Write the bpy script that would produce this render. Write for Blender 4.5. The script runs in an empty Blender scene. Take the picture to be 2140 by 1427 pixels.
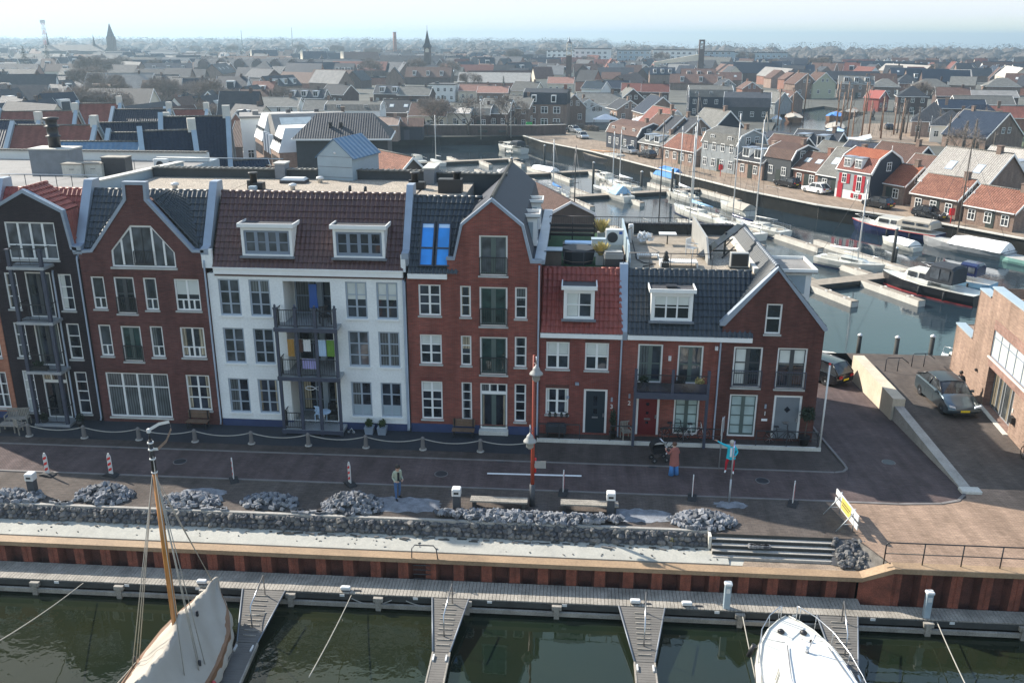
import bpy, math, random
from mathutils import Vector, Matrix, noise
from mathutils.geometry import tessellate_polygon
R=math.radians; pi=math.pi; sin=math.sin; cos=math.cos
S=bpy.context.scene; COL=S.collection
rnd=random.Random(7)
U=rnd.uniform
# ---------------------------------------------------------------- mesh builder
class MB:
    def __init__(s,M=None):
        s.v=[];s.f=[];s.mi=[];s.sm=[];s.M=M;s.k=0;s.smooth=False
    def at(s,M): s.M=M; return s
    def mat(s,k): s.k=k; return s
    def add(s,vs,fs,k=None,sm=None):
        b=len(s.v); M=s.M
        for p in vs:
            p=Vector(p); s.v.append(M@p if M else p)
        kk=s.k if k is None else k; ss=s.smooth if sm is None else sm
        for f in fs: s.f.append(tuple(b+i for i in f)); s.mi.append(kk); s.sm.append(ss)
        return s
    def face(s,pts,k=None): return s.add(pts,[tuple(range(len(pts)))],k)
    def box(s,x0,y0,z0,x1,y1,z1,k=None):
        return s.add([(x0,y0,z0),(x1,y0,z0),(x1,y1,z0),(x0,y1,z0),(x0,y0,z1),(x1,y0,z1),(x1,y1,z1),(x0,y1,z1)],
          [(3,2,1,0),(4,5,6,7),(0,1,5,4),(1,2,6,5),(2,3,7,6),(3,0,4,7)],k)
    def cbox(s,x,y,z,w,d,h,k=None,b=0):
        # centred in x,y, resting on z; b bevels the upright edges and the top
        if not b: return s.box(x-w/2,y-d/2,z,x+w/2,y+d/2,z+h,k)
        def ring(i,zz):
            a,c=w/2-i,d/2-i; return [(x-a+b,y-c,zz),(x+a-b,y-c,zz),(x+a,y-c+b,zz),(x+a,y+c-b,zz),(x+a-b,y+c,zz),(x-a+b,y+c,zz),(x-a,y+c-b,zz),(x-a,y-c+b,zz)]
        return s.loft([ring(0,z),ring(0,z+h-b),ring(b*.8,z+h)],k=k)
    def prism(s,poly,ax,a,b,k=None):
        # polygon in the two other axes, pushed along ax from a to b
        def P(u,v,t): return {'x':(t,u,v),'y':(u,t,v),'z':(u,v,t)}[ax]
        n=len(poly); vs=[P(u,v,a) for u,v in poly]+[P(u,v,b) for u,v in poly]
        fs=[(i,(i+1)%n,n+(i+1)%n,n+i) for i in range(n)]
        b0=len(s.v); s.add(vs,fs,k)
        tri=tessellate_polygon([[Vector((u,v,0)) for u,v in poly]])
        if len(poly)<=4 : tri=[tuple(range(n))]
        for off in (0,n):
            for t in tri:
                s.f.append(tuple(b0+off+i for i in t)); s.mi.append(s.k if k is None else k); s.sm.append(False)
        return s
    def tube(s,pts,r,n=6,k=None,cap=True,sm=True):
        pts=[Vector(p) for p in pts]; m=len(pts)
        rr=r if isinstance(r,(list,tuple)) else [r]*m
        rings=[]; up=None
        for i,p in enumerate(pts):
            d=(pts[min(i+1,m-1)]-pts[max(i-1,0)])
            if d.length<1e-9: d=Vector((0,0,1))
            d.normalize()
            if up is None: up=Vector((0,0,1)) if abs(d.z)<.9 else Vector((1,0,0))
            t=d.cross(up)
            if t.length<1e-4: up=Vector((1,0,0)) if abs(d.x)<.9 else Vector((0,1,0)); t=d.cross(up)
            t.normalize(); u=t.cross(d); up=u
            rings.append([p+(t*cos(2*pi*j/n)+u*sin(2*pi*j/n))*rr[i] for j in range(n)])
        return s.loft(rings,k=k,cap=cap,sm=sm)
    def loft(s,rings,k=None,cap=True,sm=None,closed=True):
        n=len(rings[0]); vs=[p for r in rings for p in r]; fs=[]
        for i in range(len(rings)-1):
            for j in range(n if closed else n-1):
                a=i*n+j; b=i*n+(j+1)%n; fs.append((a,b,b+n,a+n))
        b0=len(s.v); s.add(vs,fs,k,sm)
        if cap and closed:
            for q in (tuple(range(n-1,-1,-1)),tuple(range((len(rings)-1)*n,len(rings)*n))):
                s.f.append(tuple(b0+i for i in q)); s.mi.append(s.k if k is None else k); s.sm.append(False)
        return s
    def lathe(s,prof,c=(0,0,0),n=12,k=None,sm=True):
        return s.loft([[(c[0]+r*cos(2*pi*j/n),c[1]+r*sin(2*pi*j/n),c[2]+z) for j in range(n)] for r,z in prof],k=k,sm=sm)
    def ball(s,c,rx,ry,rz,n=10,m=6,k=None):
        return s.loft([[(c[0]+rx*max(sin(pi*i/m),.02)*cos(2*pi*j/n),c[1]+ry*max(sin(pi*i/m),.02)*sin(2*pi*j/n),c[2]-rz*cos(pi*i/m)) for j in range(n)] for i in range(m+1)],k=k,sm=True)
    def holed(s,outer,holes,y,depth=0.0,k=None,P=None):
        # wall polygon in x,z at y, facing -y, with openings and their reveals
        P=P or (lambda u,v,t:(u,t,v))
        loops=[[Vector((u,v,0)) for u,v in outer]]+[[Vector((u,v,0)) for u,v in h] for h in holes]
        flat=[p for l in loops for p in l]; tri=tessellate_polygon(loops)
        s.add([P(p.x,p.y,y) for p in flat],[tuple(t) for t in tri],k)
        if depth:
            for h in holes:
                n=len(h); s.add([P(u,v,y) for u,v in h]+[P(u,v,y+depth) for u,v in h],[(i,(i+1)%n,n+(i+1)%n,n+i) for i in range(n)],k)
        return s
    def build(s,name,mats,parent=None,loc=None,rz=0,recalc=True):
        me=bpy.data.meshes.new(name); me.from_pydata(s.v,[],s.f)
        if not isinstance(mats,(list,tuple)): mats=[mats]
        for m in mats: me.materials.append(MT[m] if isinstance(m,str) else m)
        me.polygons.foreach_set('material_index',s.mi); me.polygons.foreach_set('use_smooth',s.sm)
        if recalc:
            import bmesh
            bm=bmesh.new(); bm.from_mesh(me); bmesh.ops.recalc_face_normals(bm,faces=bm.faces); bm.to_mesh(me); bm.free()
        uv=me.uv_layers.new(name='UV').data; Z=Vector((0,0,1)); vs=me.vertices; buf=[0.0]*(2*len(me.loops))
        for p in me.polygons:
            n=p.normal
            if abs(n.z)>.985: t=Vector((1,0,0)); b=Vector((0,1,0))
            else: t=Z.cross(n); t.normalize(); b=n.cross(t)
            for li in p.loop_indices:
                c=vs[me.loops[li].vertex_index].co; buf[2*li]=c.dot(t); buf[2*li+1]=c.dot(b)
        uv.foreach_set('uv',buf); me.update()
        return link(name,me,parent,loc,rz)
WORLD=set()
def link(name,me,parent=None,loc=None,rz=0):
    o=bpy.data.objects.new(name,me); COL.objects.link(o)
    if parent:
        o.parent=parent
        if parent.name in WORLD: o.location=-Vector(parent.location)
    if loc is not None: o.location=loc
    if rz: o.rotation_euler=(0,0,rz)
    return o
def tag(o,label=None,cat=None,group=None,kind=None):
    if label: o['label']=label
    if cat: o['category']=cat
    if group: o['group']=group
    if kind: o['kind']=kind
    return o
def thing(name,label,cat,loc=(0,0,0),rz=0,group=None,world=False):
    o=link(name,None,None,loc,rz); tag(o,label,cat,group)
    if world: WORLD.add(o.name)
    return o
def copy(o,parent=None,loc=None,rz=None,scale=None):
    c=o.copy(); COL.objects.link(c)
    c.parent=parent
    if loc is not None: c.location=loc
    if rz is not None: c.rotation_euler=(0,0,rz)
    if scale is not None: c.scale=scale
    if o.name in WORLD: WORLD.add(c.name)
    for ch in o.children:
        copy(ch,c)
    return c
def struct(name,mb,mats): return tag(mb.build(name,mats),kind='structure')
T=Matrix.Translation
def TR(x,y,z=0,rz=0): return T((x,y,z))@Matrix.Rotation(rz,4,'Z')
def bez(a,b,sag,n=10):
    a=Vector(a);b=Vector(b); return [a.lerp(b,i/n)-Vector((0,0,sag*4*(i/n)*(1-i/n))) for i in range(n+1)]
# ---------------------------------------------------------------- materials
MT={}
def new(name):
    m=bpy.data.materials.new(name); m.use_nodes=True; nt=m.node_tree; MT[name]=m
    return m,nt,nt.nodes,nt.links,nt.nodes['Principled BSDF']
def N(nt,t,**kw):
    n=nt.nodes.new(t)
    for k,v in kw.items():
        if k.startswith('i_'):
            q=k[2:]; n.inputs[int(q) if q.isdigit() else q.replace('_',' ')].default_value=v
        else: setattr(n,k,v)
    return n
def c4(c): return (c[0],c[1],c[2],1)
def ramp(nt,src,stops):
    r=N(nt,'ShaderNodeValToRGB'); e=r.color_ramp.elements
    while len(e)<len(stops): e.new(.5)
    for q,(p,c) in zip(e,stops): q.position=p; q.color=c4(c) if not isinstance(c,float) else (c,c,c,1)
    nt.links.new(src,r.inputs[0]); return r
def mix(nt,fac,a,b,mode='MIX'):
    m=N(nt,'ShaderNodeMix',data_type='RGBA',blend_type=mode)
    L=nt.links.new
    if hasattr(fac,'links'): L(fac,m.inputs[0])
    else: m.inputs[0].default_value=fac
    for i,x in ((6,a),(7,b)):
        if hasattr(x,'links'): L(x,m.inputs[i])
        else: m.inputs[i].default_value=c4(x)
    return m.outputs[2]
def mul(c,f): return tuple(x*f for x in c[:3])
def std(name,c,rough=.7,metal=0,var=.25,scale=1.5,fine=0,objvar=0,bump=0,bscale=30,spec=.5,coat=0,coord='Object'):
    m,nt,ns,L,b=new(name); L=L.new
    b.inputs['Roughness'].default_value=rough; b.inputs['Metallic'].default_value=metal; b.inputs['Specular IOR Level'].default_value=spec
    if coat: b.inputs['Coat Weight'].default_value=coat; b.inputs['Coat Roughness'].default_value=.05
    tc=N(nt,'ShaderNodeTexCoord'); src=tc.outputs[coord]
    col=c
    if var:
        n=N(nt,'ShaderNodeTexNoise',i_Scale=scale,i_Detail=5,i_Roughness=.6); L(src,n.inputs['Vector'])
        col=ramp(nt,n.outputs[0],[(.3,mul(c,1-var)),(.7,mul(c,1+var))]).outputs[0]
    if fine:
        n=N(nt,'ShaderNodeTexNoise',i_Scale=scale*14,i_Detail=3); L(src,n.inputs['Vector'])
        r=ramp(nt,n.outputs[0],[(.35,(1-fine,)*3),(.65,(1+fine,)*3)]); col=mix(nt,1.0,col,r.outputs[0],'MULTIPLY')
    if objvar:
        oi=N(nt,'ShaderNodeObjectInfo'); r=ramp(nt,oi.outputs['Random'],[(0,(1-objvar,)*3),(1,(1+objvar,)*3)]); col=mix(nt,1.0,col,r.outputs[0],'MULTIPLY')
    if hasattr(col,'links'): L(col,b.inputs['Base Color'])
    else: b.inputs['Base Color'].default_value=c4(col)
    if bump:
        n=N(nt,'ShaderNodeTexNoise',i_Scale=bscale,i_Detail=4); L(src,n.inputs['Vector'])
        q=N(nt,'ShaderNodeBump',i_Strength=bump,i_Distance=.05); L(n.outputs[0],q.inputs['Height']); L(q.outputs[0],b.inputs['Normal'])
    return m
def brick(name,c1,c2,mort,w=.22,h=.066,ms=.012,rough=.85,patch=.22,bump=.3,off=.5,rot=0):
    m,nt,ns,L,b=new(name); L=L.new
    uv=N(nt,'ShaderNodeTexCoord').outputs['UV']
    mp=N(nt,'ShaderNodeMapping',i_Rotation=(0,0,rot)); L(uv,mp.inputs[0])
    br=N(nt,'ShaderNodeTexBrick',i_Color1=c4(c1),i_Color2=c4(c2),i_Mortar=c4(mort),i_Scale=1,i_Mortar_Size=ms,i_Brick_Width=w,i_Row_Height=h,i_Bias=0,offset=off); L(mp.outputs[0],br.inputs[0])
    n=N(nt,'ShaderNodeTexNoise',i_Scale=.55,i_Detail=6,i_Roughness=.65); L(uv,n.inputs['Vector'])
    r=ramp(nt,n.outputs[0],[(.28,(1-patch,)*3),(.72,(1+patch,)*3)])
    n2=N(nt,'ShaderNodeTexNoise',i_Scale=6,i_Detail=3); mp2=N(nt,'ShaderNodeMapping',i_Scale=(.35,2.2,1)); L(uv,mp2.inputs[0]); L(mp2.outputs[0],n2.inputs['Vector'])
    r2=ramp(nt,n2.outputs[0],[(.3,(.8,)*3),(.7,(1.2,)*3)])
    n3=N(nt,'ShaderNodeTexNoise',i_Scale=1,i_Detail=4,i_Roughness=.6); mp3=N(nt,'ShaderNodeMapping',i_Scale=(1.6,.16,1)); L(uv,mp3.inputs[0]); L(mp3.outputs[0],n3.inputs['Vector'])
    r3=ramp(nt,n3.outputs[0],[(.3,(.78,)*3),(.7,(1.18,)*3)])
    col=mix(nt,1.0,mix(nt,1.0,mix(nt,1.0,br.outputs[0],r.outputs[0],'MULTIPLY'),r2.outputs[0],'MULTIPLY'),r3.outputs[0],'MULTIPLY'); L(col,b.inputs['Base Color'])
    b.inputs['Roughness'].default_value=rough; b.inputs['Specular IOR Level'].default_value=.12
    if bump:
        q=N(nt,'ShaderNodeBump',i_Strength=bump,i_Distance=.01); L(br.outputs[1],q.inputs['Height']); q.invert=True; L(q.outputs[0],b.inputs['Normal'])
    return m
def tiles(name,c,c2,pu=.3,pv=.34,rough=.6,bump=.8,var=.3,spec=.14):
    # distant roof tiles: relief only, plus weathering that belongs to the tiles
    m,nt,ns,L,b=new(name); L=L.new
    uv=N(nt,'ShaderNodeTexCoord').outputs['UV']; sx=N(nt,'ShaderNodeSeparateXYZ'); L(uv,sx.inputs[0])
    def M(op,a,v=None):
        q=N(nt,'ShaderNodeMath',operation=op)
        for i,x in enumerate((a,v)):
            if x is None: continue
            if hasattr(x,'links'): L(x,q.inputs[i])
            else: q.inputs[i].default_value=x
        return q.outputs[0]
    wu=M('SINE',M('MULTIPLY',sx.outputs[0],2*pi/pu)); wv=M('FRACT',M('DIVIDE',sx.outputs[1],pv))
    h=M('SUBTRACT',M('MULTIPLY',wu,.5),M('MULTIPLY',wv,.8))
    q=N(nt,'ShaderNodeBump',i_Strength=bump,i_Distance=.05); L(h,q.inputs['Height']); L(q.outputs[0],b.inputs['Normal'])
    n=N(nt,'ShaderNodeTexNoise',i_Scale=.8,i_Detail=6,i_Roughness=.7); L(uv,n.inputs['Vector'])
    col=ramp(nt,n.outputs[0],[(.3,c),(.7,c2)]).outputs[0]
    n=N(nt,'ShaderNodeTexNoise',i_Scale=5,i_Detail=4); L(uv,n.inputs['Vector'])
    col=mix(nt,1.0,col,ramp(nt,n.outputs[0],[(.3,(1-var,)*3),(.7,(1+var,)*3)]).outputs[0],'MULTIPLY')
    oi=N(nt,'ShaderNodeObjectInfo'); col=mix(nt,1.0,col,ramp(nt,oi.outputs['Random'],[(0,(.75,)*3),(1,(1.25,)*3)]).outputs[0],'MULTIPLY')
    L(col,b.inputs['Base Color']); b.inputs['Roughness'].default_value=rough; b.inputs['Specular IOR Level'].default_value=spec
    return m
def pane(name,c,c2,rough=.03,wob=.06,spec=.6,amp=.6,pleat=0):
    m,nt,ns,L,b=new(name); L=L.new
    oi=N(nt,'ShaderNodeObjectInfo'); tc=N(nt,'ShaderNodeTexCoord')
    n=N(nt,'ShaderNodeTexNoise',i_Scale=1.3,i_Detail=2); L(tc.outputs['Object'],n.inputs['Vector'])
    a=mix(nt,oi.outputs['Random'],c,c2); a=mix(nt,1.0,a,ramp(nt,n.outputs[0],[(.35,(1-amp,)*3),(.65,(1+amp,)*3)]).outputs[0],'MULTIPLY')
    if pleat:
        wv=N(nt,'ShaderNodeTexWave',i_Scale=pleat,i_Distortion=1.5,i_Detail=1); L(tc.outputs['Object'],wv.inputs['Vector']); a=mix(nt,1.0,a,ramp(nt,wv.outputs[0],[(0,(.45,)*3),(1,(1.25,)*3)]).outputs[0],'MULTIPLY')
    L(a,b.inputs['Base Color']); b.inputs['Roughness'].default_value=rough; b.inputs['Specular IOR Level'].default_value=spec
    n=N(nt,'ShaderNodeTexNoise',i_Scale=1.7,i_Detail=1); L(tc.outputs['Object'],n.inputs['Vector'])
    q=N(nt,'ShaderNodeBump',i_Strength=wob,i_Distance=.1); L(n.outputs[0],q.inputs['Height']); L(q.outputs[0],b.inputs['Normal'])
    return m
def water(name,c,c2,s1=1.2,s2=6,b1=.25,rough=.03,stretch=(1,1,1),patch=None):
    m,nt,ns,L,b=new(name); L=L.new
    tc=N(nt,'ShaderNodeTexCoord').outputs['Object']
    n=N(nt,'ShaderNodeTexNoise',i_Scale=.12,i_Detail=4); L(tc,n.inputs['Vector'])
    L(ramp(nt,n.outputs[0],[(.3,c),(.7,c2)]).outputs[0],b.inputs['Base Color'])
    mp=N(nt,'ShaderNodeMapping',i_Scale=stretch); L(tc,mp.inputs[0])
    w1=N(nt,'ShaderNodeTexNoise',i_Scale=s1,i_Detail=3,i_Distortion=.6); L(mp.outputs[0],w1.inputs['Vector'])
    w2=N(nt,'ShaderNodeTexNoise',i_Scale=s2,i_Detail=2,i_Distortion=.4); L(mp.outputs[0],w2.inputs['Vector'])
    ad=N(nt,'ShaderNodeMath',operation='MULTIPLY_ADD'); L(w2.outputs[0],ad.inputs[0]); ad.inputs[1].default_value=.35; L(w1.outputs[0],ad.inputs[2])
    q=N(nt,'ShaderNodeBump',i_Strength=b1,i_Distance=.15); L(ad.outputs[0],q.inputs['Height']); L(q.outputs[0],b.inputs['Normal'])
    if patch:
        n=N(nt,'ShaderNodeTexNoise',i_Scale=patch[0],i_Detail=3); L(tc,n.inputs['Vector'])
        r=ramp(nt,n.outputs[0],[(.42,(patch[1],)*3),(.58,(patch[2],)*3)]); L(r.outputs[0],q.inputs['Strength'])
    b.inputs['Roughness'].default_value=rough; b.inputs['IOR'].default_value=1.45
    return m
RED=(.27,.062,.036); BROWN=(.13,.05,.038)
brick('brick_red',(.265,.066,.046),(.205,.052,.037),(.18,.1,.085))
brick('brick_redbrown',(.24,.052,.038),(.18,.042,.032),(.16,.09,.08))
brick('brick_brown',(.145,.05,.042),(.11,.038,.034),(.11,.07,.065))
brick('brick_maroon',(.135,.046,.038),(.1,.036,.03),(.1,.06,.05))
brick('brick_black',(.034,.025,.028),(.022,.017,.021),(.045,.036,.038),patch=.15)
brick('brick_orange',(.42,.16,.09),(.36,.13,.075),(.3,.17,.12),patch=.12)
brick('brick_tan',(.33,.22,.165),(.25,.155,.115),(.3,.24,.2),patch=.18,bump=.6)
brick('brick_tandark',(.3,.17,.135),(.22,.12,.1),(.26,.2,.17),w=.066,h=.22)
brick('brick_far',(.25,.17,.135),(.19,.125,.1),(.22,.18,.15),patch=.15)
brick('brick_farred',(.33,.15,.1),(.25,.11,.08),(.25,.17,.14),patch=.15)
brick('brick_farpink',(.36,.25,.2),(.3,.2,.16),(.3,.24,.2),patch=.12)
brick('brick_fardark',(.12,.08,.07),(.09,.06,.055),(.11,.09,.08),patch=.15)
brick('brick_roof',(.24,.085,.066),(.19,.07,.055),(.15,.075,.06))
brick('road_pavers',(.112,.08,.076),(.092,.068,.066),(.075,.062,.06),w=.21,h=.105,ms=.012,patch=.27,rot=R(45))
brick('road_light',(.31,.215,.155),(.255,.175,.128),(.21,.155,.12),w=.21,h=.105,ms=.012,patch=.2,rot=R(45))
brick('walk_pavers',(.11,.09,.078),(.092,.077,.068),(.072,.062,.056),w=.3,h=.15,ms=.012,patch=.22)
brick('strip_pavers',(.088,.068,.06),(.074,.06,.053),(.058,.05,.046),w=.21,h=.105,ms=.012,patch=.25)
brick('quay_pavers',(.31,.24,.18),(.25,.19,.145),(.2,.16,.125),w=.22,h=.11,ms=.012,patch=.2)
std('white_render',(.76,.77,.76),.85,var=.07,scale=.7,fine=.05)
std('blue_plinth',(.032,.05,.125),.7,var=.15)
std('white_paint',(.78,.78,.76),.45,var=.04,scale=3)
std('cream_paint',(.62,.6,.54),.5,var=.06,scale=3)
std('grey_frame',(.2,.24,.3),.45,var=.06)
std('greyblue_frame',(.33,.38,.44),.45,var=.06)
std('dark_frame',(.05,.055,.06),.4,var=.1)
std('green_frame',(.09,.12,.11),.4,var=.1)
std('zinc',(.29,.34,.41),.45,metal=.25,var=.12,scale=.9)
std('zinc_dark',(.17,.19,.22),.5,metal=.3,var=.15)
std('steel_blue',(.05,.057,.085),.45,var=.12)
std('concrete_light',(.55,.53,.48),.85,var=.12,scale=1,fine=.08,bump=.2)
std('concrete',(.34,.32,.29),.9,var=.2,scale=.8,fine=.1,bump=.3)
std('concrete_sunlit',(.5,.43,.33),.9,var=.14,scale=.9,fine=.08,bump=.2)  # lit copy of concrete for the far ramp wall; sunlight in the colour
std('kerb',(.17,.155,.148),.85,var=.2,scale=1.5)
std('sill',(.42,.42,.4),.8,var=.12,scale=2)
std('dark_paving',(.022,.026,.034),.75,var=.25,scale=.6,fine=.15)
std('gravel',(.33,.28,.225),.95,var=.12,scale=1,fine=.5,bump=.8,bscale=14)
std('roofing_grey',(.22,.21,.2),.9,var=.2,scale=.6,fine=.1)
std('roofing_dark',(.06,.06,.065),.8,var=.2,scale=.7)
std('deck_wood',(.26,.22,.175),.8,var=.25,scale=2)
std('metal_black',(.015,.015,.018),.45,var=.1)
std('metal_dark',(.05,.052,.06),.45,metal=.4,var=.15)
std('steel',(.55,.56,.58),.3,metal=.9,var=.08)
std('galv',(.4,.42,.44),.5,metal=.5,var=.15)
std('rust_red',(.19,.055,.032),.75,var=.4,scale=1.6,fine=.25,bump=.3)
std('rust_cap',(.28,.19,.115),.7,var=.22,scale=.7,fine=.12)
std('sand',(.38,.365,.32),.95,var=.1,scale=.9,fine=.06,bump=.5,bscale=3)
std('stone',(.13,.125,.12),.8,var=.3,scale=4,fine=.2)
std('paver_block',(.15,.155,.168),.85,var=.18,scale=9,objvar=.5)
std('paver_b',(.22,.22,.225),.85,var=.18,scale=9); std('paver_c',(.07,.075,.088),.85,var=.18,scale=9)
std('sand_spill',(.19,.2,.22),.95,var=.35,scale=2.5,fine=.15)
std('timber_grey',(.27,.245,.21),.85,var=.3,scale=1.4,fine=.2)
std('timber_dark',(.045,.045,.042),.85,var=.35,scale=1.2)
std('quay_timber',(.02,.02,.018),.9,var=.35,scale=1.2,spec=.1)
std('rust_recess_shade',(.115,.04,.028),.8,var=.4,scale=1.6,fine=.25,bump=.3)  # darker rust for the piling recesses, with shade put into the colour
std('composite_deck',(.13,.12,.108),.8,var=.14,scale=1.2)
std('mast_wood',(.42,.17,.035),.4,var=.25,scale=1.5,coat=.3)
std('teak',(.16,.1,.065),.65,var=.25,scale=3)
std('canvas',(.37,.335,.285),.9,var=.06,scale=.8,bump=.5,bscale=1.2)
std('canvas_blue',(.06,.22,.55),.8,var=.1,bump=.4,bscale=2)
std('canvas_lightblue',(.3,.5,.7),.8,var=.1,bump=.4,bscale=2)
std('canvas_black',(.02,.024,.032),.7,var=.2,bump=.3,bscale=3)
std('gelcoat',(.6,.59,.54),.25,var=.03,coat=.4)
std('hull_navy',(.012,.018,.07),.25,var=.1,coat=.4)
std('hull_black',(.014,.014,.017),.35,var=.1,coat=.2)
std('hull_grey',(.3,.31,.32),.4,var=.1)
std('hull_blue',(.28,.5,.68),.35,var=.05)
std('hull_green',(.3,.55,.48),.35,var=.08)
std('hull_wood',(.2,.1,.05),.5,var=.2)
std('hull_red',(.4,.05,.05),.4,var=.1)
std('rope',(.34,.32,.28),.9,var=.1)
std('rope_dark',(.12,.11,.1),.9,var=.1)
std('plastic_white',(.62,.62,.61),.4,var=.03)
std('plastic_red',(.6,.02,.02),.4,var=.05)
std('plastic_green',(.02,.35,.08),.4,var=.05)
std('plastic_black',(.02,.02,.02),.5,var=.1)
std('rubber',(.022,.022,.024),.8,var=.15)
std('bin_grey',(.055,.06,.07),.6,var=.1)
std('lamp_red',(.3,.045,.02),.45,var=.12)
std('lamp_grey',(.3,.3,.29),.5,var=.1)
std('sign_yellow',(.55,.46,.12),.5,var=.05)
std('sign_blue',(.03,.1,.35),.5,var=.05)
std('door_navy',(.014,.025,.035),.4,var=.1)
std('door_red',(.13,.012,.014),.4,var=.1)
std('door_grey',(.16,.18,.2),.45,var=.08)
std('grass_mat',(.015,.06,.018),.95,var=.3,scale=6)
std('leaf_green',(.035,.06,.016),.8,var=.4,scale=8)
std('leaf_dark',(.02,.032,.016),.85,var=.4,scale=3)
std('pampas',(.4,.33,.13),.9,var=.3,scale=5)
std('bark',(.09,.075,.062),.9,var=.3,scale=3)
std('twig',(.2,.165,.14),.95,var=.2,scale=.5,objvar=.2)
std('twig_far',(.105,.09,.08),.95,var=.25,scale=.02)
std('skin',(.5,.3,.22),.55,var=.05)
std('hair_dark',(.02,.015,.012),.6,var=.2)
std('hair_grey',(.42,.39,.34),.6,var=.2)
std('hair_brown',(.1,.045,.025),.6,var=.2)
std('jacket_sage',(.36,.4,.31),.85,var=.08,scale=6)
std('coat_rust',(.3,.105,.085),.9,var=.1,scale=6)
std('jacket_cyan',(.02,.5,.62),.6,var=.06,scale=6)
std('jeans',(.06,.12,.25),.9,var=.2,scale=6)
std('jeans_blue',(.08,.25,.6),.9,var=.12,scale=6)
std('trousers_red',(.45,.012,.03),.85,var=.1,scale=6)
std('cloth_black',(.012,.012,.015),.9,var=.2)
std('cloth_white',(.8,.8,.8),.9,var=.04)
std('cloth_lightblue',(.5,.66,.85),.9,var=.1)
std('cloth_green',(.16,.31,.05),.9,var=.1)
std('cloth_orange',(.46,.25,.06),.9,var=.1)
std('cloth_purple',(.45,.42,.75),.9,var=.1)
std('cloth_brown',(.1,.05,.04),.9,var=.1)
std('car_grey',(.085,.115,.135),.28,metal=.6,var=0,coat=.6)
std('car_black',(.012,.013,.016),.25,metal=.2,var=0,coat=.6)
std('car_white',(.8,.8,.8),.3,var=0,coat=.6)
std('car_silver',(.4,.42,.44),.3,metal=.6,var=0,coat=.6)
std('car_red',(.5,.015,.02),.3,var=0,coat=.6)
std('car_blue',(.1,.16,.22),.3,metal=.3,var=0,coat=.6)
std('plate_yellow',(.8,.6,.02),.5,var=0)
std('lens',(.8,.85,.9),.1,var=0,coat=1)
std('lens_red',(.4,.01,.01),.2,var=0,coat=1)
pane('glass',(.008,.011,.016),(.03,.036,.05))
pane('glass_grey',(.03,.034,.04),(.09,.1,.115))
pane('glass_green',(.012,.03,.03),(.02,.045,.042))
pane('glass_blind',(.36,.44,.43),(.42,.52,.5),rough=.12,amp=.1)
pane('glass_curtain',(.09,.1,.105),(.12,.13,.13),rough=.08,amp=.2,pleat=2.2)
pane('glass_white',(.55,.57,.54),(.62,.64,.6),rough=.15,amp=.08)
pane('skylight_blue',(.025,.24,.68),(.03,.28,.72),rough=.08,wob=.02,amp=.15)
pane('glass_cream',(.3,.25,.18),(.42,.36,.26),rough=.12,amp=.15,pleat=2.2)
pane('glass_far',(.012,.014,.018),(.05,.055,.06),rough=.1)
pane('solar',(.01,.013,.025),(.015,.02,.035),rough=.12,wob=.01)
tiles('tile_slate',(.032,.036,.044),(.06,.063,.072),rough=.6)
tiles('tile_blueblack',(.016,.024,.042),(.026,.036,.056),rough=.55)
tiles('tile_grey',(.11,.108,.1),(.19,.185,.17),rough=.7)
tiles('tile_brown',(.085,.05,.04),(.14,.085,.068),rough=.65)
tiles('tile_red',(.13,.05,.04),(.19,.075,.058),rough=.65)
tiles('tile_orange',(.2,.06,.033),(.28,.1,.055),rough=.7)
tiles('tile_rust',(.125,.055,.04),(.24,.115,.08),rough=.75,var=.45)
tiles('tile_pink',(.22,.115,.09),(.3,.17,.135),rough=.7)
tiles('tile_light',(.36,.33,.3),(.48,.45,.41),rough=.7)
tiles('metal_seam',(.09,.15,.22),(.12,.2,.3),pu=.5,pv=9,rough=.35,var=.1)
std('pan_dark',(.028,.036,.044),.42,var=.25,scale=2.5,spec=.6)
std('pan_brown',(.075,.032,.027),.45,var=.25,scale=2.5,spec=.6)
std('pan_red',(.22,.045,.03),.5,var=.25,scale=2.5)
std('clad_grey',(.25,.27,.28),.7,var=.12,scale=2)
std('clad_dark',(.045,.05,.055),.7,var=.15,scale=2)
std('clad_brown',(.1,.08,.068),.85,var=.15,scale=2)
std('clad_navy',(.018,.024,.04),.7,var=.15,scale=2)
std('clad_sage',(.42,.42,.3),.8,var=.08)
std('panel_bluegrey',(.3,.37,.42),.55,var=.08)
std('wall_white',(.7,.7,.68),.85,var=.06,scale=.6)
std('wall_cream',(.6,.54,.44),.85,var=.06,scale=.6)
std('wall_red',(.3,.075,.06),.8,var=.08)
std('paint_shutter_red',(.36,.012,.025),.5,var=.06)
std('paint_shutter_dark',(.03,.04,.035),.5,var=.1)
std('ground_soil',(.075,.072,.06),.95,var=.3,scale=.01,fine=.25)
std('grass',(.09,.11,.05),.95,var=.3,scale=.3,fine=.2)
water('water_near',(.006,.013,.008),(.019,.021,.009),s1=.6,s2=3,b1=.1,rough=.015,patch=(.1,.012,.22)); MT['water_near'].node_tree.nodes['Principled BSDF'].inputs['IOR'].default_value=1.5
water('water_harbour',(.011,.021,.03),(.018,.032,.043),s1=1.1,s2=4,b1=.3,rough=.05,stretch=(.8,1.3,1),patch=(.022,.02,.2))
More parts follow.
